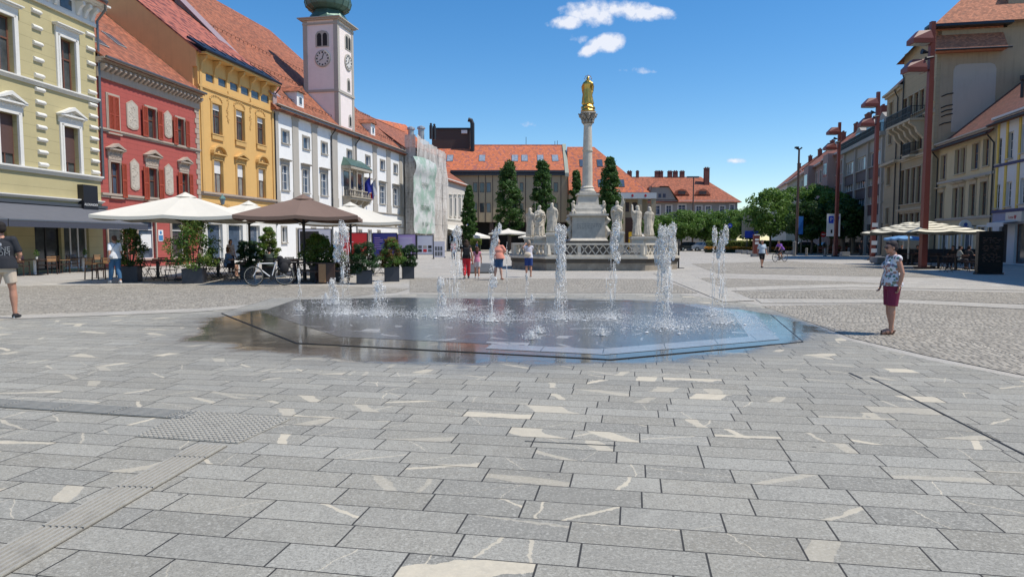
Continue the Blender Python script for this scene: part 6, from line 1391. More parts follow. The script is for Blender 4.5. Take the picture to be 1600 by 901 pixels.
def person(label,loc,rz,h=1.7,skin=None,top=(.3,.3,.3),bottom=(.1,.1,.2),hairc=(.03,.02,.015),hair='short',sleeves='short',legs='long',shoe=(.03,.03,.03),pose=None,vox=.014,build=1.0,female=False,skirt=False,glasses=False,group=None,topmat=None,botmat=None,sandals=False,cat='person',scale=1.0,dress=False,longtop=False,beltz=None):
    """local frame: the person faces -y; joints are given for a height of 1.7 m and may be overridden by pose"""
    k=h/1.7; skin=skin or sk1
    J=dict(hipL=(.09,0,.90),hipR=(-.09,0,.90),kneeL=(.10,-.02,.49),kneeR=(-.10,-.02,.49),ankL=(.10,.02,.085),ankR=(-.10,.02,.085),toeL=(.115,-.14,.03),toeR=(-.115,-.14,.03),
           pel=(0,0,.93),waist=(0,0,1.07),chest=(0,-.005,1.25),neck=(0,.01,1.43),head=(0,-.015,1.585),shL=(.175,.01,1.385),shR=(-.175,.01,1.385),elL=(.225,.03,1.11),elR=(-.225,.03,1.11),wrL=(.225,-.05,.87),wrR=(-.225,-.05,.87),look=0.0,nod=0.0)
    if female: J['shL']=(.155,.01,1.375); J['shR']=(-.155,.01,1.375)
    if pose: J.update(pose)
    V={a:(Vector(c)*k if isinstance(c,(tuple,list,Vector)) else c) for a,c in J.items()}
    t=thing('person',label,cat,loc,rz,group)
    bw=build; q=k
    def torso(m,inf,z_lo=0,waist=1.0):
        w=1.0 if female else 1.05
        m.tube([V['pel']-Vector((0,0,.10*q)),V['pel'],V['waist'],V['chest'],V['chest']+(V['neck']-V['chest'])*.55,V['neck']-Vector((0,0,.02*q))],
               [((.155*bw*w+inf)*q,(.105*bw+inf)*q),((.168*bw*w+inf)*q,(.115*bw+inf)*q),((.135*bw*waist+inf)*q,(.10*bw+inf)*q),((.16*bw*w+inf)*q,(.115*bw+inf)*q),((.165*w+inf)*q,(.10+inf)*q),((.07+inf)*q,(.065+inf)*q)],20)
        for s in 'LR': m.ball(V['sh'+s],((.062+inf)*q,)*3,12,8)
        m.tube([V['shR'],V['neck']-Vector((0,0,.04*q)),V['shL']],[(.055+inf)*q,(.065+inf)*q,(.055+inf)*q],10)
        if female:
            for s in (-1,1): m.ball(V['chest']+Vector((s*.075,-.085,.0))*q,((.068+inf)*q,(.06+inf)*q,(.065+inf)*q),10,8)
        elif bw>1.15: m.ball(V['waist']+Vector((0,-.05,-.01))*q,((.15*bw)*q,(.12*bw)*q,.15*q),12,9)
    def limb(m,a,b_,c,ra,rb,rc,inf,fa=0.0,fc=1.0,n=12):
        A_,B_,C_=V[a],V[b_],V[c]; pts=[];rad=[]
        for f in np.linspace(fa,fc,9):
            if f<.5: p=A_.lerp(B_,f*2); r=ra+(rb-ra)*(f*2)
            else: p=B_.lerp(C_,f*2-1); r=rb+(rc-rb)*(f*2-1)+(.012*math.sin(min(1,(f*2-1)*1.6)*PI) if a.startswith('hip') else .004*math.sin((f*2-1)*PI))
            pts.append(p);rad.append((r+inf)*q)
        m.tube(pts,rad,n)
    m=MB(); torso(m,0)
    for s in 'LR':
        limb(m,'hip'+s,'knee'+s,'ank'+s,.088*bw**.5,.056,.036,0); limb(m,'sh'+s,'el'+s,'wr'+s,.05*bw**.5,.038,.025,0)
        a=V['ank'+s]; to=V['toe'+s]; m.tube([a+Vector((0,.03,-.03))*q,a+Vector((0,0,-.035))*q,a.lerp(to,.6)+Vector((0,0,-.005))*q,to],[.03*q,.036*q,(.042*q,.028*q),(.03*q,.016*q)],10)
    hd=V['head']; m.tube([V['neck']-Vector((0,0,.03*q)),V['neck']+Vector((0,0,.03*q)),hd-Vector((0,-.01,.04*q))],[.056*q,.05*q,.052*q],12)
    # head: skull, jaw, nose, ears, turned by look
    RH=Matrix.Rotation(V['look'],3,'Z')@Matrix.Rotation(V['nod'],3,'X'); hp=lambda x,y,z: hd+RH@(Vector((x,y,z))*q)
    hm=MB()
    def hb(c,r,n=12,mm=9): 
        o=len(hm.v); hm.ball((0,0,0),tuple(x*q for x in r),n,mm)
        for i in range(o,len(hm.v)): hm.v[i]=tuple(hp(*c)+RH@Vector(hm.v[i]))
    hb((0,.015,.03),(.075,.092,.085),16,12); hb((0,-.02,-.03),(.060,.072,.075),14,10); hb((0,-.055,-.075),(.032,.03,.026)); hb((0,-.092,-.012),(.013,.02,.022),8,6); hb((0,-.072,.028),(.045,.02,.02)); 
    hb((0,-.083,-.052),(.024,.012,.007),8,5)
    for s in (-1,1): hb((s*.076,.012,-.01),(.010,.02,.032),8,6); hb((s*.033,-.068,-.02),(.024,.018,.022),8,6)
    m.v+=hm.v and []; m.add(hm.v,hm.f)
    body=remesh(m,vox*k,2,.45)
    for s,sd in (('L',1),('R',-1)):
        hd_=V['wr'+s]-V['el'+s]; hand(body,V['wr'+s],J.get('hd'+s,hd_),sd,k*(.92 if female else 1),curl=J.get('curl',.45),fwd=J.get('fwd',(0,-1,0)))
    body.build('body',skin,t,smooth=True)
    # eyes and brows
    e=MB()
    for s in (-1,1):
        c=hp(s*.032,-.083,.006); e.ball(c,(.011*q,.008*q,.007*q),8,6)
    e.build('eyes',plain('eye_dark',(.03,.02,.015),rough=.2),t)
    e=MB()
    for s in (-1,1): e.bar(hp(s*.015,-.092,.024),hp(s*.05,-.08,.026),.006*q,.006*q)
    hm_=plain('hair_%02x%02x%02x'%tuple(int(x*255) for x in hairc),hairc,rough=.75,var=.4,scale=60,bump=.6,spec=.25)
    e.build('eyebrows',hm_,t)
    # hair
    H=MB()
    def hh(c,r,n=14,mm=10):
        o=len(H.v); H.ball((0,0,0),tuple(x*q for x in r),n,mm)
        for i in range(o,len(H.v)): H.v[i]=tuple(hp(*c)+RH@Vector(H.v[i]))
    if hair!='bald':
        hh((0,.03,.047),(.084,.094,.083)); hh((0,.062,.0),(.076,.066,.08))
        if hair=='short':
            for s in (-1,1): hh((s*.05,.035,.0),(.034,.06,.05),10,7)
            hh((0,-.04,.088),(.055,.04,.03),10,7)
        else:
            for s in (-1,1): hh((s*.055,.03,-.01),(.036,.06,.09),10,7)
            hh((0,-.03,.09),(.06,.045,.03),10,7)
        if hair=='long':
            H.tube([hp(0,.07,-.0),hp(0,.105,-.1),hp(0,.11,-.2),hp(0,.10,-.32)],[(.085*q,.05*q),(.10*q,.05*q),(.09*q,.04*q),(.05*q,.02*q)],14)
        if hair=='bun': hh((0,.08,.10),(.05,.05,.05),10,7)
        if hair=='pony': H.tube([hp(0,.08,.04),hp(0,.15,0),hp(0,.15,-.15),hp(0,.13,-.25)],[.03*q,.035*q,.028*q,.01*q],8)
        hr=remesh(H,.010*k if vox<.02 else .016*k,1,.4); hr.build('hair',hm_,t,smooth=True)
    else:
        hh((0,.055,-.01),(.078,.062,.04)); H.build('hair',hm_,t,smooth=True)
    # shirt
    m=MB(); inf=.014; torso(m,inf,waist=1.08 if not female else 1.0)
    if not dress: m.tube([V['pel']-Vector((0,0,.10*q)),V['pel'],V['waist'],V['waist']+Vector((0,0,.06*q))],[(.202*bw*q,.152*bw*q),(.202*bw*q,.152*bw*q),(.172*bw*q,.138*bw*q),(.155*bw*q,.12*bw*q)],24)
    if dress: 
        kn=(V['kneeL']+V['kneeR'])/2; m.tube([V['waist'],V['pel'],kn+Vector((0,0,.12*q))],[(.15*q,.12*q),(.2*q,.15*q),(.26*q,.2*q)],20)
    if sleeves!='none':
        fc={'short':.42,'long':.97,'cap':.22}[sleeves]
        for s in 'LR': limb(m,'sh'+s,'el'+s,'wr'+s,.056*bw**.5,.05,.036,.012,0,fc)
    sh=remesh(m,vox*k,2,.4)
    # neckline: remove faces above the collar, and below the hem
    nz_=V['neck'].z-.012*q; hz_=V['pel'].z-.045*q if not dress else -1
    def cut(mb,keep):
        mb.f=[f for f in mb.f if keep(sum((Vector(mb.v[i]) for i in f),Vector())/len(f))]; mb.mi=[0]*len(mb.f); return mb
    cut(sh,lambda c: (c.z<nz_ or math.hypot(c.x-V['neck'].x,c.y-V['neck'].y)>.088*q) and c.z>hz_); sh.build('shirt',topmat or plainc(top),t,smooth=True)
    # trousers
    if not dress:
        m=MB(); inf=.012; pv=V['pel']
        m.tube([pv-Vector((0,0,.11*q)),pv,V['waist']-Vector((0,0,.02*q))],[(.16*bw*q,.12*bw*q),(.178*bw*q,.128*bw*q),(.15*bw*q,.115*bw*q)],20)
        if skirt:
            kn=(V['kneeL']+V['kneeR'])/2; m.tube([pv,pv-Vector((0,0,.2*q)),kn+Vector((0,0,.12*q))],[(.178*q,.13*q),(.21*q,.16*q),(.24*q,.19*q)],20)
        else:
            fc={'long':.97,'knee':.46,'short':.34,'mid':.5}[legs]
            for s in 'LR': limb(m,'hip'+s,'knee'+s,'ank'+s,.094*bw**.5,.068 if legs!='knee' else .08,.05,.012,0,fc)
        tr=remesh(m,vox*k,2,.4); wz=V['pel'].z+.09*q; cut(tr,lambda c:c.z<wz); tr.build('trousers',botmat or plainc(bottom),t,smooth=True)
    # shoes
    m=MB()
    for s in 'LR':
        a=V['ank'+s]; to=V['toe'+s]; dn=(to-a); dn.z=0; dn.normalize()
        heel=Vector((a.x,a.y,to.z))-dn*.045*q; zb=min(to.z,a.z-.05*q)-.027*q
        if sandals:
            m.tube([heel+Vector((0,0,-.02*q)),to+Vector((0,0,-.016*q))+dn*.02*q],[(.036*q,.010*q),(.044*q,.010*q)],12)
            for f in (.35,.7):
                c=heel.lerp(to,f); n_=Vector((-dn.y,dn.x,0)); zz=.045*q if f<.5 else .03*q
                m.tube([c+n_*.044*q+Vector((0,0,-.015*q)),c+n_*.036*q+Vector((0,0,zz*.7)),c+Vector((0,0,zz+.01*q)),c-n_*.036*q+Vector((0,0,zz*.7)),c-n_*.044*q+Vector((0,0,-.015*q))],.009*q,6)
            c=a; m.tube([heel+Vector((0,0,.01*q))+Vector((-dn.y,dn.x,0))*.04*q,heel-dn*.02*q+Vector((0,0,.03*q)),heel+Vector((0,0,.01*q))-Vector((-dn.y,dn.x,0))*.04*q],.008*q,6)
        else:
            m.tube([heel+Vector((0,0,.0)),a.lerp(heel,.5)+dn*.02*q,heel.lerp(to,.6)+Vector((0,0,.012*q)),to+dn*.02*q],[(.038*q,.034*q),(.044*q,.045*q),(.048*q,.035*q),(.032*q,.02*q)],12)
            
    if sandals: m.build('sandals',plainc(shoe),t,smooth=True)
    else: m.split('shoe',plainc(shoe),t,smooth=True)
    if not sandals:
        m=MB()
        for s in 'LR':
            a=V['ank'+s]; to=V['toe'+s]; dn=(to-a); dn.z=0; dn.normalize(); heel=Vector((a.x,a.y,to.z))-dn*.05*q; m.tube([heel+Vector((0,0,-.022*q)),to+Vector((0,0,-.018*q))+dn*.03*q],[(.042*q,.012*q),(.046*q,.012*q)],12)
        m.split('sole',plainc((.5,.5,.48)),t)
    if glasses:
        m=MB()
        for s in (-1,1):
            o=len(m.v); m.ball((0,0,0),(.028*q,.012*q,.022*q),10,7)
            for i in range(o,len(m.v)): m.v[i]=tuple(hp(s*.034,-.092,.004)+RH@Vector(m.v[i]))
            m.tube([hp(s*.058,-.085,.01),hp(s*.082,-.02,.01),hp(s*.084,.02,.005)],.0035*q,5)
        m.tube([hp(-.012,-.102,.008),hp(.012,-.102,.008)],.004*q,5); m.build('sunglasses',plain('lens_black',(.01,.01,.012),rough=.08),t,smooth=True)
    return t,V,k
walkL=dict(kneeL=(.09,-.10,.50),ankL=(.09,-.20,.10),toeL=(.10,-.35,.05),kneeR=(-.09,.02,.49),ankR=(-.09,.17,.14),toeR=(-.10,.04,.03),elL=(.22,.12,1.12),wrL=(.23,.10,.88),elR=(-.22,-.04,1.12),wrR=(-.22,-.17,.90))
walkR=dict(kneeR=(-.09,-.10,.50),ankR=(-.09,-.20,.10),toeR=(-.10,-.35,.05),kneeL=(.09,.02,.49),ankL=(.09,.17,.14),toeL=(.10,.04,.03),elR=(-.22,.12,1.12),wrR=(-.23,.10,.88),elL=(.22,-.04,1.12),wrL=(.22,-.17,.90))
sit=dict(pel=(0,.05,.56),hipL=(.09,.05,.54),hipR=(-.09,.05,.54),kneeL=(.11,-.36,.54),kneeR=(-.11,-.36,.54),ankL=(.11,-.34,.11),ankR=(-.11,-.34,.11),toeL=(.12,-.48,.03),toeR=(-.12,-.48,.03),waist=(0,.04,.70),chest=(0,.0,.88),neck=(0,-.02,1.06),head=(0,-.05,1.215),shL=(.165,0,1.01),shR=(-.165,0,1.01),elL=(.22,-.12,.80),elR=(-.22,-.12,.80),wrL=(.12,-.33,.80),wrR=(-.12,-.33,.80))
# --- woman in the floral blouse ---
b=NB('floral_blouse'); vo=b.n.new('ShaderNodeTexVoronoi'); vo.inputs['Scale'].default_value=18; b.l.new(b.tc.outputs['Object'],vo.inputs['Vector']); cs=b.sep(vo.outputs['Color'])
n=b.noise(16,4); vo2=b.n.new('ShaderNodeTexVoronoi'); vo2.inputs['Scale'].default_value=30; b.l.new(b.tc.outputs['Object'],vo2.inputs['Vector'])
c1=b.ramp(cs[0],[(0,(.40,.12,.12)),(.25,(.08,.17,.22)),(.5,(.12,.20,.12)),(.75,(.45,.20,.15)),(1,(.10,.14,.25))]); ms=b.M('LESS_THAN',b.M('ADD',vo.outputs['Distance'],b.M('MULTIPLY',b.M('SUBTRACT',n,.5),.6)),b.M('ADD',.3,b.M('MULTIPLY',cs[1],.35)))
cc=b.mix(ms,(.62,.62,.66),c1); cc=b.mix(b.M('MULTIPLY',b.M('LESS_THAN',vo2.outputs['Distance'],.12),.8),cc,(.12,.22,.2)); b.col(cc); b.rough(.8); m_flo=b.m
wp=G(1391,522.5); 
person('woman in a floral sleeveless blouse, dark red knee shorts and sunglasses facing left',(wp.x,wp.y,.012),R(-94),h=1.60*148/148,skin=sk1,topmat=m_flo,bottom=(.17,.015,.05),hairc=(.035,.028,.03),hair='short',sleeves='none',legs='knee',female=True,build=1.12,glasses=True,sandals=True,shoe=(.12,.07,.05),vox=.010,
  pose=dict(kneeL=(.085,-.03,.49),ankL=(.09,-.035,.085),toeL=(.105,-.20,.03),kneeR=(-.085,.0,.49),ankR=(-.08,.06,.085),toeR=(-.10,-.10,.03),elL=(.235,.06,1.12),wrL=(.22,.02,.89),elR=(-.225,-.02,1.12),wrR=(-.215,-.10,.885),head=(0,-.045,1.575),nod=.12,curl=.4))
# --- man at the left edge ---
mp=G(18,498)
pt,V,k=person('man in a black printed t-shirt and beige shorts standing at the left edge',(mp.x-.14,mp.y,.012),R(205),h=1.98,skin=sk1,top=(.016,.018,.024),bottom=(.55,.46,.36),hairc=(.02,.016,.014),hair='short',sleeves='short',legs='short',shoe=(.02,.02,.022),vox=.011,build=1.18,
  pose=dict(elL=(.26,-.06,1.14),wrL=(.12,-.25,1.12),elR=(-.27,.0,1.13),wrR=(-.20,-.24,1.06),look=.35,kneeL=(.14,-.01,.49),ankL=(.16,.02,.085),toeL=(.19,-.13,.03),kneeR=(-.14,-.01,.49),ankR=(-.16,.02,.085),toeR=(-.19,-.13,.03)))
mi=plain('print_grey',(.42,.44,.46),rough=.8)
for s_,sz,z,x in (('IT',.085,1.40,.02),('HONE',.11,1.245,0),('STOM',.115,1.165,0)):
    tb=text_mb(s_,sz*k,.006); 
    def proj(x,y,z):   # lay the letters on the back
        return (-x,.150*k+.0*z-.12*abs(x)*abs(x)/.03*.3,z)
    tb.v=[proj(a,b_,c+z*k-.02) for a,b_,c in tb.v]; tb.build('shirt_print',mi,pt)
m=MB()
for q in range(14): a=q*.9; m.ball((.05*math.cos(a)*(q/14),.155*k,1.31*k+.045*math.sin(a)*(q/14)),(.018,.006,.014),6,4)
m.build('shirt_print',mi,pt)
# shirt stays parented to the person; a second visitor stands just outside the left border, one foot in view
p2=G(-24,494); person('person in light clothes mostly outside the left edge, one pale trainer showing',(p2.x-.02,p2.y,.012),R(-100),h=1.8,top=(.4,.4,.42),bottom=(.1,.12,.16),shoe=(.62,.62,.6),legs='long',vox=.02,pose=dict(toeL=(.115,-.17,.03),ankL=(.1,-.02,.085)))
# --- walking woman in white ---
p=G(181,443); wt,V,k=person('walking woman in a white t-shirt and blue jeans on the left',(p.x,p.y,.012),R(232),h=1.80,skin=sk1,top=(.70,.70,.70),bottom=(.035,.11,.22),hairc=(.09,.04,.025),sleeves='short',legs='long',shoe=(.6,.58,.56),female=True,build=1.1,vox=.013,pose=walkL)
bag=thing('shoulder_bag','small white and grey bag on the walking woman\'s hip','bag',(p.x,p.y,.012),R(232)); m=MB(); m.ball((.19,.12,1.02),(.07,.12,.10),10,8); remesh(m,.02,1).build('pouch',plainc((.45,.47,.5)),bag,smooth=True); m=MB(); m.tube([(.19,.1,1.1),(.14,.15,1.3),(0,.12,1.5),(-.12,.02,1.5)],.012,6); m.build('strap',plainc((.2,.25,.3)),bag)
# --- group by the column ---
p=G(729,436); person('woman in black top and long red trousers with a small backpack, walking away',(p.x,p.y,.012),R(185),h=1.66,skin=sk1,top=(.015,.014,.016),bottom=(.55,.02,.03),hairc=(.05,.03,.02),hair='long',sleeves='none',legs='long',female=True,build=.95,vox=.018,pose=walkR)
bp=thing('backpack','small black backpack worn by the woman in red trousers','backpack',(p.x,p.y,.012),R(185)); m=MB(); m.box(-.13,.13,.13,.26,.98,1.32); o=m.build('pack',plainc((.012,.012,.014)),bp,bevel=.04)
m=MB()
for s in (-1,1): m.tube([(s*.09,.13,1.3),(s*.11,.02,1.42),(s*.11,-.11,1.25),(s*.1,.13,1.02)],.016,6)
m.build('straps',plainc((.012,.012,.014)),bp)
p=G(745.5,435.5); person('long haired girl in pink top and white shorts beside the woman in red',(p.x,p.y,.012),R(182),h=1.36,skin=sk1,top=(.65,.25,.35),bottom=(.62,.6,.6),hairc=(.09,.035,.02),hair='long',sleeves='none',legs='short',female=True,build=.85,vox=.018,shoe=(.6,.6,.6),pose=walkL)
p=G(778.5,437.5); person('stout man in a salmon t-shirt and denim shorts seen from behind',(p.x,p.y,.012),R(170),h=1.68,skin=sk2,top=(.72,.28,.20),bottom=(.03,.08,.18),hairc=(.35,.2,.15),hair='bald',sleeves='short',legs='knee',build=1.38,vox=.018,shoe=(.25,.12,.08),pose=dict(elL=(.30,.0,1.16),wrL=(.2,-.2,1.05),elR=(-.32,.0,1.18),wrR=(-.2,-.18,1.12),ankL=(.15,.02,.085),toeL=(.19,-.12,.03),ankR=(-.15,.02,.085),toeR=(-.19,-.12,.03)))
p=G(826,433); person('woman in white top and denim shorts taking a photograph towards the column',(p.x,p.y,.012),R(185),h=1.64,skin=sk1,top=(.62,.60,.66),bottom=(.02,.05,.2),hairc=(.35,.28,.22),hair='bob',sleeves='cap',legs='knee',female=True,vox=.018,shoe=(.4,.2,.12),pose=dict(elR=(.27,-.12,1.36),wrR=(.14,-.26,1.52),elL=(-.0,0,0)) if False else dict(elL=(.27,-.10,1.33),wrL=(.13,-.24,1.50),elR=(-.20,-.16,1.25),wrR=(-.02,-.26,1.48)))
bg_=thing('handbag','cream shoulder bag hanging behind the woman taking a photograph','bag',(p.x,p.y,.012),R(185)); m=MB(); m.ball((.08,.2,1.0),(.17,.07,.12),12,8); m.build('pouch',plainc((.58,.48,.36)),bg_,smooth=True); m=MB(); m.tube([(.2,.18,1.08),(.1,.13,1.3),(-.1,.08,1.42)],.012,6); m.build('strap',plainc((.3,.25,.2)),bg_)
ph=thing('phone','dark phone held up by the woman facing the column','phone',(p.x,p.y,.012),R(185)); m=MB(); m.box(.0,.15,-.30,-.29,1.46,1.55); m.build('case',m_black,ph); m=MB(); m.box(.01,.14,-.289,-.287,1.47,1.54); m.build('screen',g_dark,ph)
# far passers-by
p=G(708.5,405); person('distant person in red beyond the walking pair',(p.x,p.y,.012),R(190),h=1.6,top=(.5,.03,.05),bottom=(.05,.05,.08),vox=.03,pose=walkL)
p=G(745,401); person('distant person in dark blue sitting level with the low hedge',(p.x,p.y,.012),R(90),h=1.6,top=(.02,.04,.1),bottom=(.03,.03,.05),vox=.03,pose=walkR)
p=G(1190,418.5); person('man in a pale shirt and black shorts with shoulder straps walking towards the viewer',(p.x,p.y,.012),R(8),h=1.66,skin=sk1,top=(.42,.50,.58),bottom=(.012,.012,.014),hairc=(.25,.2,.18),hair='short',sleeves='short',legs='knee',build=1.08,vox=.02,shoe=(.02,.02,.02),pose=walkR)
# cyclist and bicycle
m_tyre=plain('tyre',(.012,.012,.012),rough=.8); m_chrome=plain('chrome',(.5,.5,.5),rough=.25,metal=1.0)
def bicycle(name,label,loc,rz,framec,steer=0,r=.34,sc=1.0,basket=False):
    t=thing(name,label,'bicycle',loc,rz); fm=plain('frame_%02x%02x%02x'%tuple(int(x*255) for x in framec),framec,rough=.3)
    wb=.53; 
    for nm,x,st in (('front_wheel',-wb,steer),('rear_wheel',wb,0)):
        MM=Matrix.Translation((x,0,r))@Matrix.Rotation(st,4,'Z'); m=MB(); m.M=MM; pts=[(r*.955*math.cos(a),0,r*.955*math.sin(a)) for a in np.linspace(0,2*PI,33)]; m.tube(pts,.02,6,caps=False); o=m.build('wheel',m_tyre,t)
        m=MB(); m.M=MM; m.tube([(q[0]*.93,0,q[2]*.93) for q in pts],.012,6,caps=False)
        for k in range(20): a=2*PI*k/20; m.tube([(0,.03*(-1)**k,0),(r*.87*math.cos(a),0,r*.87*math.sin(a))],.0022,3)
        m.M=MM@Matrix.Rotation(PI/2,4,'X'); m.lathe([(.02,-.05),(.02,.05)],8); m.build('rim',m_chrome,o)
    m=MB(); bb=(.08,0,.28); st_=(.22,0,.80); hd=(-.36,0,.80); hl=(-.38,0,.66)
    for a,c,w in ((bb,st_,.018),(bb,hl,.022),(st_,hd,.019),(hd,hl,.024),(bb,(wb,0,r),.013),(st_,(wb,0,r),.011)): m.tube([a,c],w,8)
    F=Matrix.Translation((-wb,0,r))@Matrix.Rotation(steer,4,'Z')
    for s in (-1,1): m.tube([hl,(-.42,s*.045,.60),F@Vector((0,s*.05,0))],.013,6)
    m.tube([st_,(.25,0,.90)],.014,6); m.build('frame',fm,t)
    m=MB(); m.ball((.27,0,.93),(.14,.07,.035),10,6); m.build('saddle',m_black,t)
    m=MB(); m.tube([hd,(-.34,0,.92)],.014,6); m.tube([(-.25,-.30,.93),(-.36,-.22,.95),(-.36,0,.93),(-.36,.22,.95),(-.25,.30,.93)],.013,6); m.build('handlebar',m_black,t)
    m=MB(); m.tube([(bb[0]-.0,-.06,bb[2]),(bb[0]-.11,-.06,bb[2]-.12)],.01,6); m.tube([(bb[0],.06,bb[2]),(bb[0]+.11,.06,bb[2]+.12)],.01,6); m.box(bb[0]-.16,bb[0]-.06,-.15,-.06,bb[2]-.14,bb[2]-.12); m.box(bb[0]+.06,bb[0]+.16,.06,.15,bb[2]+.11,bb[2]+.13); m.M=Matrix.Translation(bb)@Matrix.Rotation(PI/2,4,'X'); m.lathe([(.09,.03),(.09,.036)],16); m.build('crank',m_black,t)
    if basket:
        m=MB(); m.tube([(.25,0,.7),(.75,0,.68)],.012,6); m.tube([(.7,0,.68),(wb,0,r)],.01,6); m.build('rack',m_black,t)
    return t
p=G(1218.5,409); th=R(28)
bicycle('bicycle','dark road bicycle ridden by the cyclist on the right of the plaza',(p.x,p.y,.012),th,(.02,.02,.03))
ct,V,k=person('cyclist in a purple and white jersey riding left across the plaza',(p.x,p.y,.012),th-PI/2,h=1.66,skin=sk1,top=(.25,.10,.45),bottom=(.02,.02,.03),hairc=(.05,.04,.04),hair='short',legs='knee',vox=.02,
 pose=dict(pel=(0,.25,.99),hipL=(.08,.24,.97),hipR=(-.08,.24,.97),waist=(0,.14,1.13),chest=(0,-.02,1.28),neck=(0,-.13,1.42),head=(0,-.20,1.55),shL=(.16,-.08,1.36),shR=(-.16,-.08,1.36),elL=(.2,-.22,1.18),elR=(-.2,-.22,1.18),wrL=(.2,-.34,1.0),wrR=(-.2,-.34,1.0),kneeL=(.10,-.10,.72),kneeR=(-.1,-.02,.62),ankL=(.1,.14,.42),ankR=(-.1,.06,.22),toeL=(.1,.0,.36),toeR=(-.1,-.08,.16)))
p=G(404,447); bicycle('bicycle','white bicycle with a thick rear bag leaning beside the cafe tables',(p.x+.35,p.y+.12,.012),R(28),(.72,.72,.72),steer=R(-24),r=.36,basket=True)
pn=thing('pannier_bag','bulky black bag strapped on the back of the white bicycle','bag',(p.x+.35,p.y+.12,.012),R(28)); m=MB(); m.ball((.55,0,.82),(.24,.17,.16),12,8); m.ball((.5,-.16,.62),(.17,.09,.2),10,8); m.ball((.5,.16,.62),(.17,.09,.2),10,8); m.ball((.38,0,.98),(.12,.1,.1),10,7); remesh(m,.025,1).build('pannier',plainc((.012,.012,.014)),pn,smooth=True)
# seated people on the terrace
seat_fix=dict(sit)
def seated(label,px,py,rz,**k_): 
    p=G(px,py); return person(label,(p.x,p.y,.012),rz,pose=sit,vox=.02,**k_)
seated('woman in a light blue t-shirt sitting at a terrace table, facing right',357,434,R(95),h=1.68,top=(.20,.30,.48),bottom=(.02,.02,.03),hairc=(.16,.07,.03),hair='bun',female=True,skin=sk2,legs='knee')
seated('man in a dark t-shirt sitting with his back turned behind the white bicycle',421,434,R(200),h=1.7,top=(.04,.06,.05),bottom=(.03,.03,.04),hairc=(.012,.01,.01),skin=sk1)
seated('dark haired person sitting in the shade right of the laurel planter',329,430,R(120),h=1.66,top=(.05,.06,.08),bottom=(.03,.03,.03),hair='long',female=True)
p=G(361.5,426); person('woman with a dark ponytail standing behind the terrace tables',(p.x,p.y,.012),R(60),h=1.68,skin=sk1,top=(.5,.42,.38),bottom=(.03,.03,.04),hair='pony',female=True,sleeves='none',vox=.02)
# people in the right shade
for i,(px,py,rz,lab,c) in enumerate(((1498,421,R(70),'cafe guest in a pale shirt sitting in the shade beside the black display panel',(.30,.30,.26)),(1488,419,R(-60),'cafe guest in black sitting in the shade left of the guest in the pale shirt',(.02,.02,.02)),(1432,414,R(10),'cafe guest in dark clothes sitting under the striped umbrellas',(.03,.03,.04)),(1408,411,R(-30),'cafe guest sitting beneath the light blue umbrella',(.03,.03,.05)),(1512,421,R(100),'cafe guest leaning at the table nearest the black display panel',(.03,.03,.03)))):
    seated(lab,px,py,rz,h=1.7,top=c,bottom=(.02,.02,.03))
for px,py,lab in ((1345,399.5,'dark clothed person standing left of the second lamp post in tree shade'),(1358,399,'dark clothed person right beside the second lamp post')):
    p=G(px,py); person(lab,(p.x,p.y,.012),R(20),h=1.75,top=(.02,.02,.02),bottom=(.03,.03,.035),vox=.03)
# ================= terrace furniture =================
m_slat=plain('slat_dark',(.05,.024,.016),rough=.55,var=.3); m_oak=plain('oak',(.30,.16,.07),rough=.55,var=.25,scale=14)
def mk_chair():
    t=thing('folding_chair','folding chair','chair',(0,0,0),0,'dark folding slat chairs on the left terrace')
    m=MB()
    for k in range(5): x=-.19+k*.095; m.box(-.21,.21,x-.035,x+.035,.455,.47)
    m.build('seat',m_slat,t)
    m=MB()
    for k in range(3): m.box(-.2,.2,.20+.02*k,.215+.02*k,.66+k*.08,.71+k*.08)
    m.build('backrest',m_slat,t)
    for s in (-1,1):
        m=MB(); m.bar((s*.2,-.24,.0),(s*.2,.26,.88),.022,.012); m.build('leg',m_black,t)
        m=MB(); m.bar((s*.185,.24,.0),(s*.185,-.2,.46),.022,.012); m.build('leg',m_black,t)
    m=MB(); m.bar((-.2,-.2,.06),(.2,-.2,.06),.016); m.bar((-.185,.2,.06),(.185,.2,.06),.016); m.split('stretcher',m_black,t); return t
ch=mk_chair(); first=True
for px,py,rz,lab in ((226,431,170,'folding chair at the table nearest the leafy shrub planter, facing away'),(240,438,-10,'folding chair in front of the first terrace table, seen from behind'),(258,432,190,'folding chair on the far side of the first terrace table'),(268,440,10,'folding chair just left of the laurel planter, nearest the cobbles'),
  (322,432,80,'folding chair in the umbrella shade right of the laurel planter'),(333,438,-30,'folding chair between the laurel planter and the woman in blue'),(345,434,150,'folding chair beside the woman in blue, pushed to the table'),(357,435,95,'folding chair under the woman in light blue'),(372,440,-100,'folding chair facing the woman in blue across the table'),
  (421,435,200,'folding chair of the man behind the bicycle'),(450,432,0,'folding chair behind the dark bench tables, left of the umbrella pole'),(462,436,180,'folding chair turned to the brown umbrella pole'),(330,430,120,'folding chair of the dark haired person in the shade'),
  (537,436,-90,'folding chair between the brown umbrella and the box shrub planter'),(545,431,170,'folding chair in front of the red exhibition panel'),(592,431,90,'folding chair glimpsed between the box shrub and the photinia'),(530,429,10,'folding chair farther back, left of the red exhibition panel')):
    p=G(px,py)
    if first: ch.location=(p.x,p.y,.012); ch.rotation_euler.z=R(rz); ch['label']=lab; first=False
    else: dup(ch,(p.x,p.y,.012),R(rz),lab)
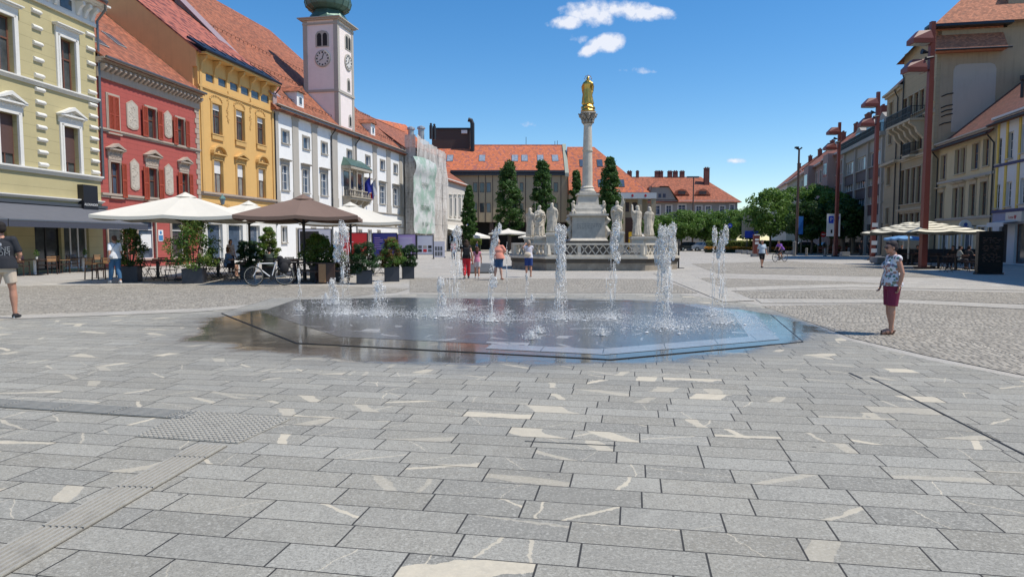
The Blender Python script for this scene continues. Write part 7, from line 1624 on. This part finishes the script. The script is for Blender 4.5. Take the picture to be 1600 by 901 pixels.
def mk_table():
    t=thing('cafe_table','table','table',(0,0,0),0,'dark tables on the left terrace')
    m=MB(); m.box(-.55,.55,-.36,.36,.71,.745); m.build('tabletop',m_slat,t,bevel=.006)
    m=MB(); m.box(-.05,.05,-.05,.05,.03,.71); m.build('pedestal',m_black,t); m=MB(); m.box(-.3,.3,-.03,.03,0,.03); m.box(-.03,.03,-.3,.3,.001,.031); m.build('foot',m_black,t); return t
tb=mk_table(); first=True
for px,py,rz,lab in ((247,434,8,'dark table between the leafy shrub and the laurel planter'),(341,433,12,'dark table in front of the woman in light blue'),(312,430,12,'dark table behind the laurel planter'),(436,433,10,'dark table behind the rear wheel of the white bicycle'),(466,431,10,'dark table farther back under the brown umbrella'),(541,433,6,'dark table between the brown umbrella and the box shrub'),(602,427,6,'dark table behind the photinia planter')):
    p=G(px,py)
    if first: tb.location=(p.x,p.y,.012); tb.rotation_euler.z=R(rz); tb['label']=lab; first=False
    else: dup(tb,(p.x,p.y,.012),R(rz),lab)
# heavy bench tables by the umbrella
def bench_table(label,px,py,rz):
    p=G(px,py); t=thing('bench_table',label,'picnic table',(p.x,p.y,.012),R(rz),'heavy dark bench tables by the brown umbrella')
    m=MB()
    for k in range(5): m.box(-.8,.8,-.36+k*.145,-.23+k*.145,.74,.78)
    m.build('tabletop',m_slat,t)
    for s in (-1,1):
        m=MB(); m.box(-.8,.8,s*.62-.13,s*.62+.13,.43,.47); m.build('seat',m_slat,t)
        m=MB(); m.bar((s*.6,-.62,0),(s*.6,-.2,.74),.07,.05); m.bar((s*.6,.62,0),(s*.6,.2,.74),.07,.05); m.bar((s*.6,-.7,.40),(s*.6,.7,.40),.06,.05,up=(1,0,0)); m.build('leg',m_slat,t)
bench_table('heavy dark picnic table in front of the brown umbrella pole',486,441,12); bench_table('heavy dark picnic table half hidden by the water jet in front of the terrace',520,441,12)
bx=G(508,443.5); t=thing('serving_cabinet','low dark wooden cabinet with light side at the terrace edge','cabinet',(bx.x,bx.y+.25,.012),R(10)); m=MB(); m.box(-.3,.3,-.22,.22,0,.78); m.build('carcass',m_slat,t,bevel=.01); m=MB(); m.box(-.27,-.01,-.235,-.221,.05,.74); m.build('door',m_oak,t); m=MB(); m.box(.01,.27,-.235,-.221,.05,.74); m.build('door',m_slat,t)
# wooden armchairs
def mk_arm():
    t=thing('wooden_armchair','wooden armchair','chair',(0,0,0),0,'wooden armchairs at the olive house')
    m=MB(); m.box(-.26,.26,-.25,.25,.42,.46); m.build('seat',m_slat,t)
    m=MB(); m.box(-.27,.27,.25,.275,.62,.78); m.box(-.27,.27,.25,.275,.82,.87); m.build('backrest',m_oak,t)
    for s in (-1,1):
        m=MB(); m.bar((s*.27,-.25,0),(s*.27,-.23,.65),.035); m.build('leg',m_slat,t); m=MB(); m.bar((s*.27,.3,0),(s*.27,.25,.88),.035); m.build('leg',m_slat,t); m=MB(); m.bar((s*.27,-.27,.655),(s*.27,.27,.665),.05,.03); m.build('armrest',m_oak,t)
    return t
ar=mk_arm(); first=True
for px,py,rz,lab in ((150,437,150,'wooden armchair with a pale back just left of the walking woman'),(166,434,-120,'wooden armchair half hidden behind the walking woman'),(116,425,110,'wooden armchair with a cloth over its back beneath the awning'),(33,431,100,'wooden armchair with a cloth beside the man in the black t-shirt'),(74,429,-100,'wooden armchair on the right side of the left awning table'),(145,424,-90,'wooden armchair right of the second awning table'),(96,427,160,'wooden armchair between the two awning tables')):
    p=G(px,py)
    if first: ar.location=(p.x,p.y,.012); ar.rotation_euler.z=R(rz); ar['label']=lab; first=False
    else: dup(ar,(p.x,p.y,.012),R(rz),lab)
for px,py,lab,lab2 in ((55,430,'small dark table with a potted plant under the awning, left one','small pot of green leaves on the left awning table'),(131,424.5,'small dark table with a white pot under the awning, right one','small white pot with a sprig on the right awning table')):
    p=G(px,py); t=thing('terrace_table',lab,'table',(p.x,p.y,.012),R(8),'small tables under the awning'); m=MB(); m.box(-.42,.42,-.35,.35,.72,.75); m.build('tabletop',m_slat,t); m=MB(); m.box(-.04,.04,-.04,.04,.03,.72); m.build('pedestal',m_wframe,t); m=MB(); m.box(-.28,.28,-.28,.28,0,.03); m.build('foot',m_black,t)
    t=thing('pot_plant',lab2,'plant',(p.x+.1,p.y,.763),0,'pots on the awning tables'); m=MB(); m.lathe([(.045,0),(.06,.11)],10); m.build('pot',m_white,t); pts,nr=crown_pts(lambda u:(.12*math.sin(u*PI),.12+u*.3),160,20,.04); put_mesh('leaves',leaves_mesh('leaves',pts,nr,.03,l_mid),t)
for px,py,lab,c in ((113,424.5,'grey and pink cloth folded over an armchair under the awning',(.38,.33,.32)),(31,430.4,'pink blanket hung over the armchair next to the man in black',(.5,.25,.22))):
    p=G(px,py); t=thing('blanket',lab,'blanket',(p.x,p.y,.012),R(15)); m=MB()
    for i in range(9):
        for j in range(9): m.v.append((-.22+.055*i,-.05-.02*math.sin(i*1.3)+(.06 if j<4 else 0)*0+.03*math.sin(j*.8),.55+.045*j))
    for i in range(8):
        for j in range(8): a=i*9+j; m.f.append((a,a+9,a+10,a+1)); m.mi.append(0)
    o=m.build('cloth',plainc(c),t,smooth=True); sd=o.modifiers.new('thickness','SOLIDIFY'); sd.thickness=.015
# right cafe chairs and tables in shade
first=True
for i,(px,py,rz,lab) in enumerate(((1486,420,-60,'dark chair of the guest in black near the display panel'),(1499,422,70,'dark chair of the guest in the pale shirt'),(1513,422,100,'dark chair nearest the black display panel'),(1472,419,20,'empty dark chair right of the nearest lamp post'),(1460,418,-20,'empty dark chair right beside the striped umbrella pole'),(1433,415,10,'dark chair under the striped umbrella, left of the lamp post'),(1418,413,-160,'empty dark chair under the farther striped umbrella'),(1408,412,-30,'dark chair beneath the light blue umbrella'),(1396,411,100,'dark chair at the left end of the striped umbrellas'),(1478,425,200,'dark chair at the edge of the shade right of the lamp post'),(1520,425,160,'dark chair tucked behind the black display panel'))):
    p=G(px,py); c=dup(ch,(p.x,p.y,.012),R(rz),lab,'dark chairs of the shady cafe on the right')
for px,py,lab in ((1493,422,'dark table between the two guests by the display panel'),(1466,420,'dark table right of the nearest lamp post'),(1425,414,'dark table under the striped umbrellas'),(1402,412,'dark table under the light blue umbrella')):
    p=G(px,py); dup(tb,(p.x,p.y,.012),R(20),lab,'dark tables of the shady cafe on the right')
# cafe screen of dark plants
pl_=G(1478,413); t=thing('windbreak','low dark screen along the shady cafe behind the chairs','windbreak',(pl_.x,pl_.y+1.2,.012),R(-6)); m=MB()
for k in range(5): m.box(-3+k*1.2,-1.85+k*1.2,-.03,.03,.05,1.05)
m.build('screen_panels',plain('screen_dark',(.02,.02,.022),rough=.4),t); m=MB()
for k in range(6): m.box(-3.03+k*1.2,-2.97+k*1.2,-.05,.05,0,1.15)
m.build('posts',m_black,t)
# ================= exhibition panels =================
m_lilp=plain('panel_lilac',(.42,.30,.55),rough=.5,var=.03); m_pw=plain('panel_white',(.62,.62,.68),rough=.5,var=.03); m_pb=plain('panel_blue',(.025,.03,.20),rough=.5,var=.1); m_pr=plain('panel_red',(.58,.02,.025),rough=.5,var=.05)
def expo(label,x0,x1,yt,yb,Y,mat,deco):
    a=XY(x0,Y); c=XY(x1,Y); W=c.x-a.x; z1=AT(x0,yt,Y).z; z0=AT(x0,yb,Y).z; t=thing('exhibition_panel',label,'display panel',((a.x+c.x)/2,Y,.0),0,'exhibition panels in front of the town hall')
    m=MB(); m.box(-W/2,W/2,-.03,.03,z0,z1); o=m.build('board',mat,t); m=MB()
    for s in (-1,1): m.box(s*W/2-.04,s*W/2+.04,-.045,.045,.005,z1+.03); m.box(s*W/2-.05,s*W/2+.05,-.4,.4,.005,.05)
    m.box(-W/2+.04,W/2-.04,-.04,.04,z1,z1+.05); m.box(-W/2+.04,W/2-.04,-.04,.04,z0-.05,z0); m.build('frame',m_black,t)
    H=z1-z0
    for (u0,u1,v0,v1,mt) in deco:
        m=MB(); m.box(-W/2+u0*W,-W/2+u1*W,-.036,-.031,z0+v0*H,z0+v1*H); m.build('print',mt,o)
txt=[(.1,.1+.8*random.uniform(.5,1),.85-.07*k,.875-.07*k) for k in range(8)]
expo('white exhibition panel with a large dark picture behind the brown umbrella pole',466.5,518,358,399,57,m_pw,[(.05,.62,.12,.92,m_black),(.68,.92,.7,.72,m_gut),(.68,.9,.62,.64,m_gut)])
expo('plain red exhibition panel behind the tall water jet',530,574.5,364,400,58,m_pr,[(.1,.5,.6,.63,m_pw)])
expo('dark blue exhibition panel with fine printed lines',582,620.5,364.5,401,60,m_pb,[(a,b_,c,d,m_pw if k>99 else m_lilp) for k,(a,b_,c,d) in enumerate([(.08,.08+.35*random.uniform(.6,1),.8-.08*k,.82-.08*k) for k in range(7)])]+[(.62,.95,.5,.85,plain('panel_gold',(.25,.17,.05)))])
expo('lilac exhibition panel between the dark blue and the white one',621.5,650,366.5,398,61,m_lilp,[(.1,.8,.82-.06*k,.84-.06*k,m_pw) for k in range(8)])
expo('white exhibition panel with two rows of small pictures at the right end of the row',651.5,677,368,397,62,m_pw,[(.08+.3*i,.3+.3*i,.12+.2*j,.27+.2*j,[m_black,m_pr,m_gut,m_tg][(i+j*2)%4]) for i in range(3) for j in range(2)])
t=thing('info_board','small white board with grey drawings leaning at the scaffold foot','display panel',XY(686,66)); m=MB(); m.box(-.55,.55,-.03,.03,.05,1.6); o=m.build('board',m_pw,t); m=MB(); [m.box(-.4+.26*i,-.2+.26*i,-.036,-.031,.2+.5*j,.6+.5*j) for i in range(3) for j in range(2)]; m.build('print',m_gut,o); m=MB(); m.box(-.6,-.5,-.04,.3,0,.1); m.box(.5,.6,-.04,.3,0,.1); m.build('feet',m_black,t)
# black metal frame right of the column
p=G(1060,419); t=thing('rail_frame','black metal rail frame standing right of the balustrade','railing',(p.x,p.y,0)); m=MB(); m.box(-.04,.04,-.04,.04,0,1.75); m.box(-.95,0,-.02,.02,.83,.87); m.box(-.95,0,-.02,.02,.53,.56); m.box(-.99,-.95,-.02,.02,0,1.7); m.box(-.3,.3,-.25,.25,0,.03); m.build('frame',m_black,t)
# stone bench blocks and bollards
m_gran=stone('granite',(.24,.245,.25),var=.2,scale=14)
def block(label,px,py,w,d,h,rz=0,mat=None,group=None):
    p=G(px,py); t=thing('stone_block',label,'stone seat',(p.x,p.y,.006),R(rz),group); m=MB(); m.box(-w/2,w/2,0,d,.05,h); m.build('seat',mat or m_gran,t,bevel=.015); m=MB(); m.box(-w/2+.06,w/2-.06,.06,d-.06,0,.05); m.build('plinth',m_black,t)
block('long grey granite seat behind the walking girl',750,427,1.6,.6,.5,8)
gb='granite blocks lining the far edge of the plaza'
for x,y,l in ((995,393,'granite block straight below the thin lamp post, left end of the far line'),(1078,392,'granite block below the thin lamp post foot'),(1105,392,'granite block at the left end of the flower bed'),(1146,394.5,'granite block below the middle of the hedge'),(1156,395.5,'granite block next in line right of the hedge middle'),(1165,396.5,'granite block left of the information pillar'),(1174,397.5,'granite block just beside the information pillar'),(1235,398,'granite block right of the cyclist'),(1322,400,'granite block behind the parking sign'),(1374,411,'granite block beside the second lamp post foot'),(1380,412.5,'granite block nearest the woman in the floral blouse')):
    block(l,x,y,.9,.5,.45,5,group=gb)
m_bol=plain('bollard_grey',(.20,.19,.175),rough=.5)
for x,y,h,l in ((1260,399.5,.85,'short round bollard right of the slim lamp post'),(1289,400,.85,'short round bollard below the no-entry sign'),(1199,397,.9,'short round bollard behind the pedestrian'),(1303,399.5,1.3,'taller grey post at the third lamp post foot'),(1241,399.5,1.6,'thick grey post at the foot of the slim lamp post'),(1326,398,.85,'short round bollard between the third and second lamp posts')):
    p=G(x,y); t=thing('bollard',l,'bollard',(p.x,p.y,.006),0,'bollards at the far right of the plaza'); m=MB(); m.lathe([(.17 if h>1 else .13,0),(.17 if h>1 else .13,h-.04),(.1,h)],12); m.build('post',m_bol,t); m=MB(); m.lathe([(.2,0),(.2,.03)],12); m.build('collar',m_black,t)
# signs
def sign(label,px,Y,zc,kind,name='traffic_sign',x=None):
    p=XY(px,Y); t=thing(name,label,'sign',(p.x,p.y,.006)); m=MB()
    if kind=='noentry':
        m.tube([(0,0,0),(0,0,zc)],.035,6); m.build('pole',m_gut,t); m=MB(); m.M=Matrix.Translation((0,-.05,zc))@Matrix.Rotation(PI/2,4,'X'); m.lathe([(.36,0),(.36,.02)],20); o=m.build('disc',plain('traffic_red',(.5,.02,.02)),t); m=MB(); m.box(-.24,.24,-.085,-.072,zc-.06,zc+.06); m.build('bar',m_wframe,o)
    if kind=='parking':
        for s in (-1,1): m.tube([(s*.5,0,0),(s*.5,0,zc+1.3)],.05,6)
        m.build('pole',m_gut,t); m=MB(); m.box(-.75,.75,-.08,-.04,zc-1.25,zc+1.25); o=m.build('board',m_wframe,t); m=MB(); m.box(-.55,.0,-.09,-.081,zc+.2,zc+1.0); m.extr([(.05,zc+.5),(.55,zc+.35),(.62,zc+.95),(.1,zc+1.0)],-.09,-.081); m.build('symbol',plain('sign_blue2',(.02,.06,.5)),o)
        m=MB(); m.box(-.3,-.1,-.09,-.081,zc-.9,zc-.5); m.box(.15,.35,-.09,-.081,zc-.95,zc-.45); m.build('pictogram',m_black,o); tp_=text_mb('P',.55,.003); tp_.v=[(a-.27,b_-.095,c+zc+.6) for a,b_,c in tp_.v]; tp_.build('lettering',m_wframe,o)
    if kind=='blue':
        m.tube([(0,0,0),(0,0,zc)],.03,6); m.build('pole',m_gut,t); m=MB(); m.M=Matrix.Translation((0,-.05,zc))@Matrix.Rotation(PI/2,4,'X'); m.lathe([(.33,0),(.33,.02)],20); o=m.build('disc',MATS.get('sign_blue2') or plain('sign_blue2',(.02,.06,.5)),t); m=MB(); m.box(-.15,.15,-.085,-.072,zc-.05,zc+.05); m.build('arrow',m_wframe,o)
    if kind=='back': m.tube([(0,0,0),(0,0,zc+.4)],.05,6); m.build('pole',m_gut,t); m=MB(); m.M=Matrix.Translation((0,-.05,zc+.9))@Matrix.Rotation(PI/2,4,'X'); m.lathe([(.8,0),(.8,.03)],20); m.M=Matrix.Identity(4); m.box(-.9,.9,-.08,-.04,zc-2.0,zc+.4); m.build('plate',plain('plate_grey',(.22,.23,.22)),t)
    if kind=='thin': m.tube([(0,0,0),(0,0,zc)],.07,6); m.build('pole',m_gut,t); m=MB(); m.box(-.16,.16,-.1,.1,zc,zc+.8); m.build('marker',m_wframe,t)
sign('parking sign with blue symbols at the third lamp post',1301,76,3.4,'parking'); sign('round red no-entry sign on a grey pole under the trees',1286,84,2.45,'noentry')
sign('small round blue sign on a thin pole above the hedge',1140,100,3.9,'blue'); sign('large grey sign plates seen from behind, left of the information pillar',1168,98,4.2,'back')
sign('thin post with a pale marker under the trees, near the no-entry sign',1252,88,2.6,'thin','marker_post'); sign('thin leaning post with a pale marker right of the parking sign',1316,86,2.7,'thin','marker_post'); sign('thin post with a white marker left of the second lamp post',1351,84,3.2,'thin','marker_post')
t=thing('blue_direction_sign','wide dark blue sign above the information pillar','sign',XY(1174,97)); z=AT(1174,366,97).z; m=MB(); m.box(-.95,.95,-.05,.0,z-.5,z+.5); m.build('board',MATS['sign_blue2'],t); m=MB(); m.tube([(-.7,.05,0),(-.7,.05,z)],.05,6); m.build('pole',m_gut,t)
p=G(1181,401); t=thing('info_pillar','dark red information pillar with pale notices behind the pedestrian','pillar',(p.x,p.y,.006)); zt=AT(1181,366,p.y).z; m=MB(); m.box(-.3,.3,-.2,.2,.3,zt); m.build('column',m_rust,t); m=MB(); m.box(-.45,.45,-.35,.35,0,.3); m.build('plinth',m_gran,t); m=MB(); m.box(-.2,.2,-.21,-.201,zt*.55,zt*.66); m.box(-.2,.2,-.21,-.201,zt*.72,zt*.8); m.box(-.3,.3,-.21,-.201,zt-.12,zt-.02); m.build('notices',m_wframe,t)
# timber fence in the tree shade
a=XY(1278,90); c=XY(1364,88); t=thing('timber_fence','low reddish timber fence in the shade under the right trees','fence',(a.x,a.y,0),math.atan2(c.y-a.y,c.x-a.x)); L=(c-a).length; m=MB(); m.box(0,L,-.05,.05,.55,.95); m.box(0,L,-.05,.05,.15,.35); m.build('rails',plain('timber_red',(.20,.06,.045)),t); m=MB(); [m.box(x-.08,x+.08,-.08,.08,0,1.0) for x in np.linspace(0,L,7)]; m.build('posts',m_bol,t)
# parked cars
def car(name,label,px,Y,rz,colr,group):
    p=XY(px,Y); t=thing(name,label,'car',(p.x,p.y,.006),rz,group); pm=plain('paint_%02x%02x%02x'%tuple(int(x*255) for x in colr),colr,rough=.22,metal=.3)
    L=2.2; m=MB(); prof=[(-L,.35),(-L-.05,.55),(-L,.75),(-1.45,.92),(1.75,.98),(L,.85),(L+.05,.5),(L,.3),(1.7,.28),(-1.7,.28)]
    m.extr(prof,-.86,.86); o=m.build('body',pm,t,bevel=.06)
    m=MB(); m.add([(-1.35,-.78,.93),(1.85,-.78,.97),(1.35,-.62,1.46),(-.6,-.62,1.46),(-1.35,.78,.93),(1.85,.78,.97),(1.35,.62,1.46),(-.6,.62,1.46)],[(0,1,2,3),(7,6,5,4),(3,2,6,7),(0,3,7,4),(1,5,6,2)]); m.build('windows',g_blue,t)
    m=MB(); m.box(-.55,1.3,-.6,.6,1.462,1.5); m.bar((.45,-.80,.95),(.4,-.63,1.46),.08,.02); m.bar((.45,.80,.95),(.4,.63,1.46),.08,.02); m.build('roof',pm,t)
    for x in (-1.4,1.35):
        for s in (-1,1):
            m=MB(); m.M=Matrix.Translation((x,s*.8,.33))@Matrix.Rotation(PI/2,4,'X'); m.lathe([(.33,-.11),(.33,.11)],18); w_=m.build('wheel',m_tyre,t); m=MB(); m.M=Matrix.Translation((x,s*.8,.33))@Matrix.Rotation(PI/2,4,'X'); m.lathe([(.2,-.118),(.2,.118)],12); m.build('rim',m_chrome,w_)
    for s in (-1,1): m=MB(); m.box(-L-.05,-L+.1,s*.65-.16,s*.65+.16,.62,.74); m.build('headlight',m_lens,t)
    return t
gc='cars parked at the far end of the square'
car('parked_car','silver car parked beyond the plaza behind the water jets',1102,112,R(170),(.45,.47,.5),gc)
car('parked_car','dark car parked left of the silver one at the far end',1080,116,R(165),(.04,.045,.05),gc)
car('parked_car','dark car in tree shade right of the slim brown lamp post',1262,100,R(175),(.03,.03,.035),gc); car('parked_car','dark grey car in the shade behind the no-entry sign',1300,102,R(178),(.05,.05,.06),gc)
# glass display panel on the right
a=G(1527,428.5); c=XY(1569,a.y); W=c.x-a.x; h=AT(1527,361,a.y).z
t=thing('display_stand','large black display panel with dim printed text on the right pavement','display panel',(a.x,a.y,0),math.atan2(c.y-a.y,c.x-a.x)); m=MB(); m.box(0,W,0,.22,.08,h); o=m.build('panel',plain('panel_black',(.012,.010,.010),rough=.18),t,bevel=.01); m=MB(); m.box(-.03,W+.03,-.05,.27,0.004,.08); m.build('foot',m_black,t); m=MB()
for k in range(16):
    z=h-.35-k*.075; x=.15+random.uniform(0,.15); 
    if k in (4,9): continue
    while x<W-.3: w_=random.uniform(.05,.22); m.box(x,x+w_,-.006,-.001,z,z+.025); x+=w_+random.uniform(.05,.25)
m.build('print',plain('dim_print',(.14,.07,.05)),o)
# hanging planter by the shop
q=G5
# ================= water jets =================
b=NB('water'); n=b.noise(22,3); b.col(b.mix(n,(.97,.96,.94),(1,1,.98))); b.rough(.03); b.b.inputs['IOR'].default_value=1.33; b.l.new(b.M('ADD',.42,b.M('MULTIPLY',b.noise(14,4),1.0),clamp=True),b.b.inputs['Transmission Weight']); b.b.inputs['Specular IOR Level'].default_value=.7; tr_=b.n.new('ShaderNodeBsdfTransparent'); ms_=b.n.new('ShaderNodeMixShader'); ms_.inputs[0].default_value=.62; b.l.new(b.b.outputs[0],ms_.inputs[1]); b.l.new(tr_.outputs[0],ms_.inputs[2]); b.l.new(ms_.outputs[0],b.n['Material Output'].inputs[0]); m_wat=b.m
b=NB('water_foam'); b.col((.97,.96,.93)); b.rough(.25); b.b.inputs['Transmission Weight'].default_value=.08; b.b.inputs['IOR'].default_value=1.33; m_foam=b.m
ICO=None
def drops(m,pts,sizes,stretch=1.0):
    o=[(0,0,1),(0,0,-1),(1,0,0),(-1,0,0),(0,1,0),(0,-1,0)]; fs=[(0,2,4),(0,4,3),(0,3,5),(0,5,2),(1,4,2),(1,3,4),(1,5,3),(1,2,5)]
    for p,s in zip(pts,sizes): m.add([(p[0]+a*s,p[1]+c*s,p[2]+d*s*stretch) for a,c,d in o],fs)
def blob(c,r,seed,n=26,mm=20,amp=.35,lobes=3):
    rs=random.Random(seed); ph=[rs.uniform(0,6.28) for _ in range(8)]; m=MB(); m.ball((0,0,0),1,n,mm); out=[]
    for x,y,z in m.v:
        f=1+amp*(math.sin(x*3+ph[0]+z*2)*.35+math.sin(z*5+ph[1]+y*3)*.3+math.sin(x*8+ph[2])*math.sin(z*7+ph[3])*.35+.16*math.sin(x*11+z*9+ph[4])*math.cos(y*9+ph[5])+.07*math.sin(z*19+x*15+ph[6]))
        out.append((c[0]+x*r[0]*f,c[1]+y*r[1]*f,c[2]+z*r[2]*f))
    m.v=out; return m
def jet(label,px,py,ytop,w,heads=(),nd=350,spread=1.0,splash=.35,stream=.012,lean=0,streams=((0,0),),foam=1.0):
    """heads: (px, py, half width px, half height px) lumps of water; streams: (dx px at base, dx px at top)"""
    p=G(px,py); Y=p.y; k=Y/FPX; H=AT(px,ytop,Y).z; rs=random.Random(int(px*7+py)); t=thing('water_jet',label,'water jet',(p.x,p.y,.03),0,'water jets of the fountain')
    m=MB()
    for dx0,dx1 in streams:
        pts=[];rad=[]; n=34
        for i in range(n+1):
            f=i/n; pts.append(((dx0+(dx1-dx0)*f)*k+.006*math.sin(f*40+dx0),.006*math.cos(f*33),f*H*.97)); rad.append(stream*(1-.3*f)*(1+.45*math.sin(f*70+rs.random())))
        m.tube(pts,rad,7)
    m.build('stream',m_wat,t,smooth=True)
    for i,(hx,hy,hw,hh_) in enumerate(heads):
        c=((hx-px)*k,0,CH+(377-hy)*k-.03); r=(hw*k*.74,hw*k*.62,hh_*k*.95)
        blob(c,r,i+int(px),amp=.55).build('water_lump',m_wat,t,smooth=True)
        q=MB(); pts=[];sz=[]
        for _ in range(int(120*foam*max(1,hh_/9))):
            v=Vector((rs.gauss(0,1),rs.gauss(0,1),rs.gauss(0,1))).normalized(); s=rs.uniform(.75,1.15); pts.append((c[0]+v.x*r[0]*s,c[1]+v.y*r[1]*s,c[2]+v.z*r[2]*s)); sz.append(rs.uniform(.003,.0095))
        for _ in range(int(8*foam)):
            a=rs.uniform(0,6.28); z=rs.uniform(-.9,.6); x0=r[0]*.9*math.cos(a)*math.sqrt(1-z*z); y0=r[1]*.9*math.sin(a)*math.sqrt(1-z*z); q.tube([(c[0]+x0,c[1]+y0,c[2]+z*r[2]),(c[0]+x0*1.05,c[1]+y0,c[2]+z*r[2]-r[2]*.25),(c[0]+x0*.9,c[1]+y0,c[2]+z*r[2]-r[2]*.5)],[.003,.008,.003],5)
        drops(q,pts,sz,1.3); q.build('foam',m_foam,t,smooth=True)['kind']='stuff'
    q=MB(); pts=[];sz=[]
    hw=w*k
    for _ in range(int(nd*1.3)):
        f=rs.random()**.8; a=rs.uniform(0,6.28); rr=hw*math.sqrt(rs.random())*(.55+.6*(1-f))*spread; pts.append((rr*math.cos(a)+lean*k*(f),rr*math.sin(a)*.9,f*H*.95)); sz.append(rs.uniform(.0022,.0062)*(1 if rs.random()<.92 else 1.7))
    drops(q,pts,sz,2.6)
    # falling ropes of droplets
    for _ in range(int(w*1.2)):
        a=rs.uniform(0,6.28); rr=hw*rs.uniform(.3,1); z=rs.uniform(.2,.95)*H; L=rs.uniform(.08,.3)*H; x=rr*math.cos(a)+lean*k*(z/H); y=rr*math.sin(a); q.tube([(x,y,z),(x*1.03+.01,y,z-L*.5),(x*1.05,y,max(.01,z-L))],[.002,.006,.002],5)
    q.build('spray',m_foam,t,smooth=True)['kind']='stuff'
    if splash:
        q=MB(); pts=[];sz=[]
        for _ in range(int(3600*splash)):
            a=rs.uniform(0,6.28); rr=abs(rs.gauss(0,.38))*splash*1.5+.02; pts.append((rr*math.cos(a)*1.5,rr*math.sin(a),abs(rs.gauss(0,.10))*math.exp(-rr/splash*.6)+.0)); sz.append(rs.uniform(.003,.0075))
        drops(q,pts,sz,.9)
        for _ in range(int(45*splash)):
            a=rs.uniform(0,6.28); rr=abs(rs.gauss(0,.4))*splash*1.2; q.ball((rr*math.cos(a),rr*math.sin(a),.0),(rs.uniform(.01,.04),rs.uniform(.01,.03),rs.uniform(.006,.012)),8,5)
        q.build('splash',m_foam,t,smooth=True)['kind']='stuff'
    return t
jet('short thin water jet at the left side of the fountain',468,486,420,3,heads=((468,428,3,9),),nd=70,splash=.08,streams=((0,0),(1.2,-1)))
jet('low tumbling water jet behind the short thin one',521,476,434,9,heads=((519,442,6,6),(524,458,6,7),(523,472,4,5)),nd=260,splash=.5)
jet('tall lumpy water jet in front of the red panel',539,492,346,10,heads=((537,356,7,11),(532,376,10,16),(528,398,8,10),(544,368,5,8),(536,425,3,10)),nd=420,splash=.7,streams=((6,4),(-2,-4)))
jet('low bursting water jet right of the tall lumpy one',593,494,438,12,heads=((593,448,8,9),),nd=420,spread=1.2,splash=.6)
jet('leaning short water jet in the middle left of the fountain',690,496,432,9,heads=((688,446,6,12),(693,466,5,10)),nd=300,splash=.7,streams=((-5,-3),(3,2)))
jet('tall pale transparent jet in front of the couple in red',714,486,352,13,heads=((715,364,9,12),(711,384,7,9)),nd=560,spread=1.1,splash=.4)
jet('thin arched water jet in front of the salmon t-shirt',766,503,354,6,heads=((781,356,4,8),(775,370,5,14),(769,392,4,14),(771,440,8,9)),nd=380,splash=.55,lean=6,streams=((0,8),))
jet('very thin straight water jet beside the arched one',792,492,376,1.5,nd=50,splash=.05,stream=.010)
jet('thin low water jet in front of the woman taking a photograph',823,479,428,3,heads=((823,432,2.5,5),),nd=60,splash=.06)
jet('broad foaming water column left of the column pedestal',876,500,351,11,heads=((872,360,7,10),(880,364,7,12),(875,382,10,16),(877,405,9,14),(874,428,8,12)),nd=1100,splash=.75,streams=((-9,-5),(0,0),(8,4)))
jet('tall water jet crossing the balustrade right of the pedestal',952,499,346,10,heads=((962,357,7,12),(958,380,8,14),(964,402,6,9)),nd=360,splash=.45,lean=9,streams=((0,4),))
jet('big double-headed water column near the right statues',1037,514,347,15,heads=((1032,372,9,18),(1026,395,8,20),(1048,358,8,11),(1049,384,8,22),(1037,410,10,16),(1041,455,7,9),(1035,480,6,8)),nd=1400,splash=1.0,streams=((-10,-9),(0,0),(6,9)))
jet('thin water jet with a round head, second from the right',1112,494,354,5,heads=((1114,366,5.5,12),),nd=160,splash=.3,streams=((0,2),),lean=2)
jet('slanting water jet with a pointed head, rightmost of the fountain',1128,506,353,9,heads=((1131,366,6,14),(1124,385,6,13),(1120,398,4,6)),nd=420,splash=.55,streams=((0,0),),lean=-3)
for x,y,yt,l in ((831,532,520,'tiny bubbling jet at the front of the fountain'),(842,522,513,'tiny bubbling jet just behind the front one'),(941,526,515,'tiny bubbling jet right of the fountain middle'),(509,468,458,'tiny bubbling jet at the back left of the fountain'),(831,474,460,'tiny bubbling jet at the back, below the woman taking a photograph')):
    jet(l,x,y,yt,2.5,heads=((x,yt+4,2,4),),nd=30,splash=.1)
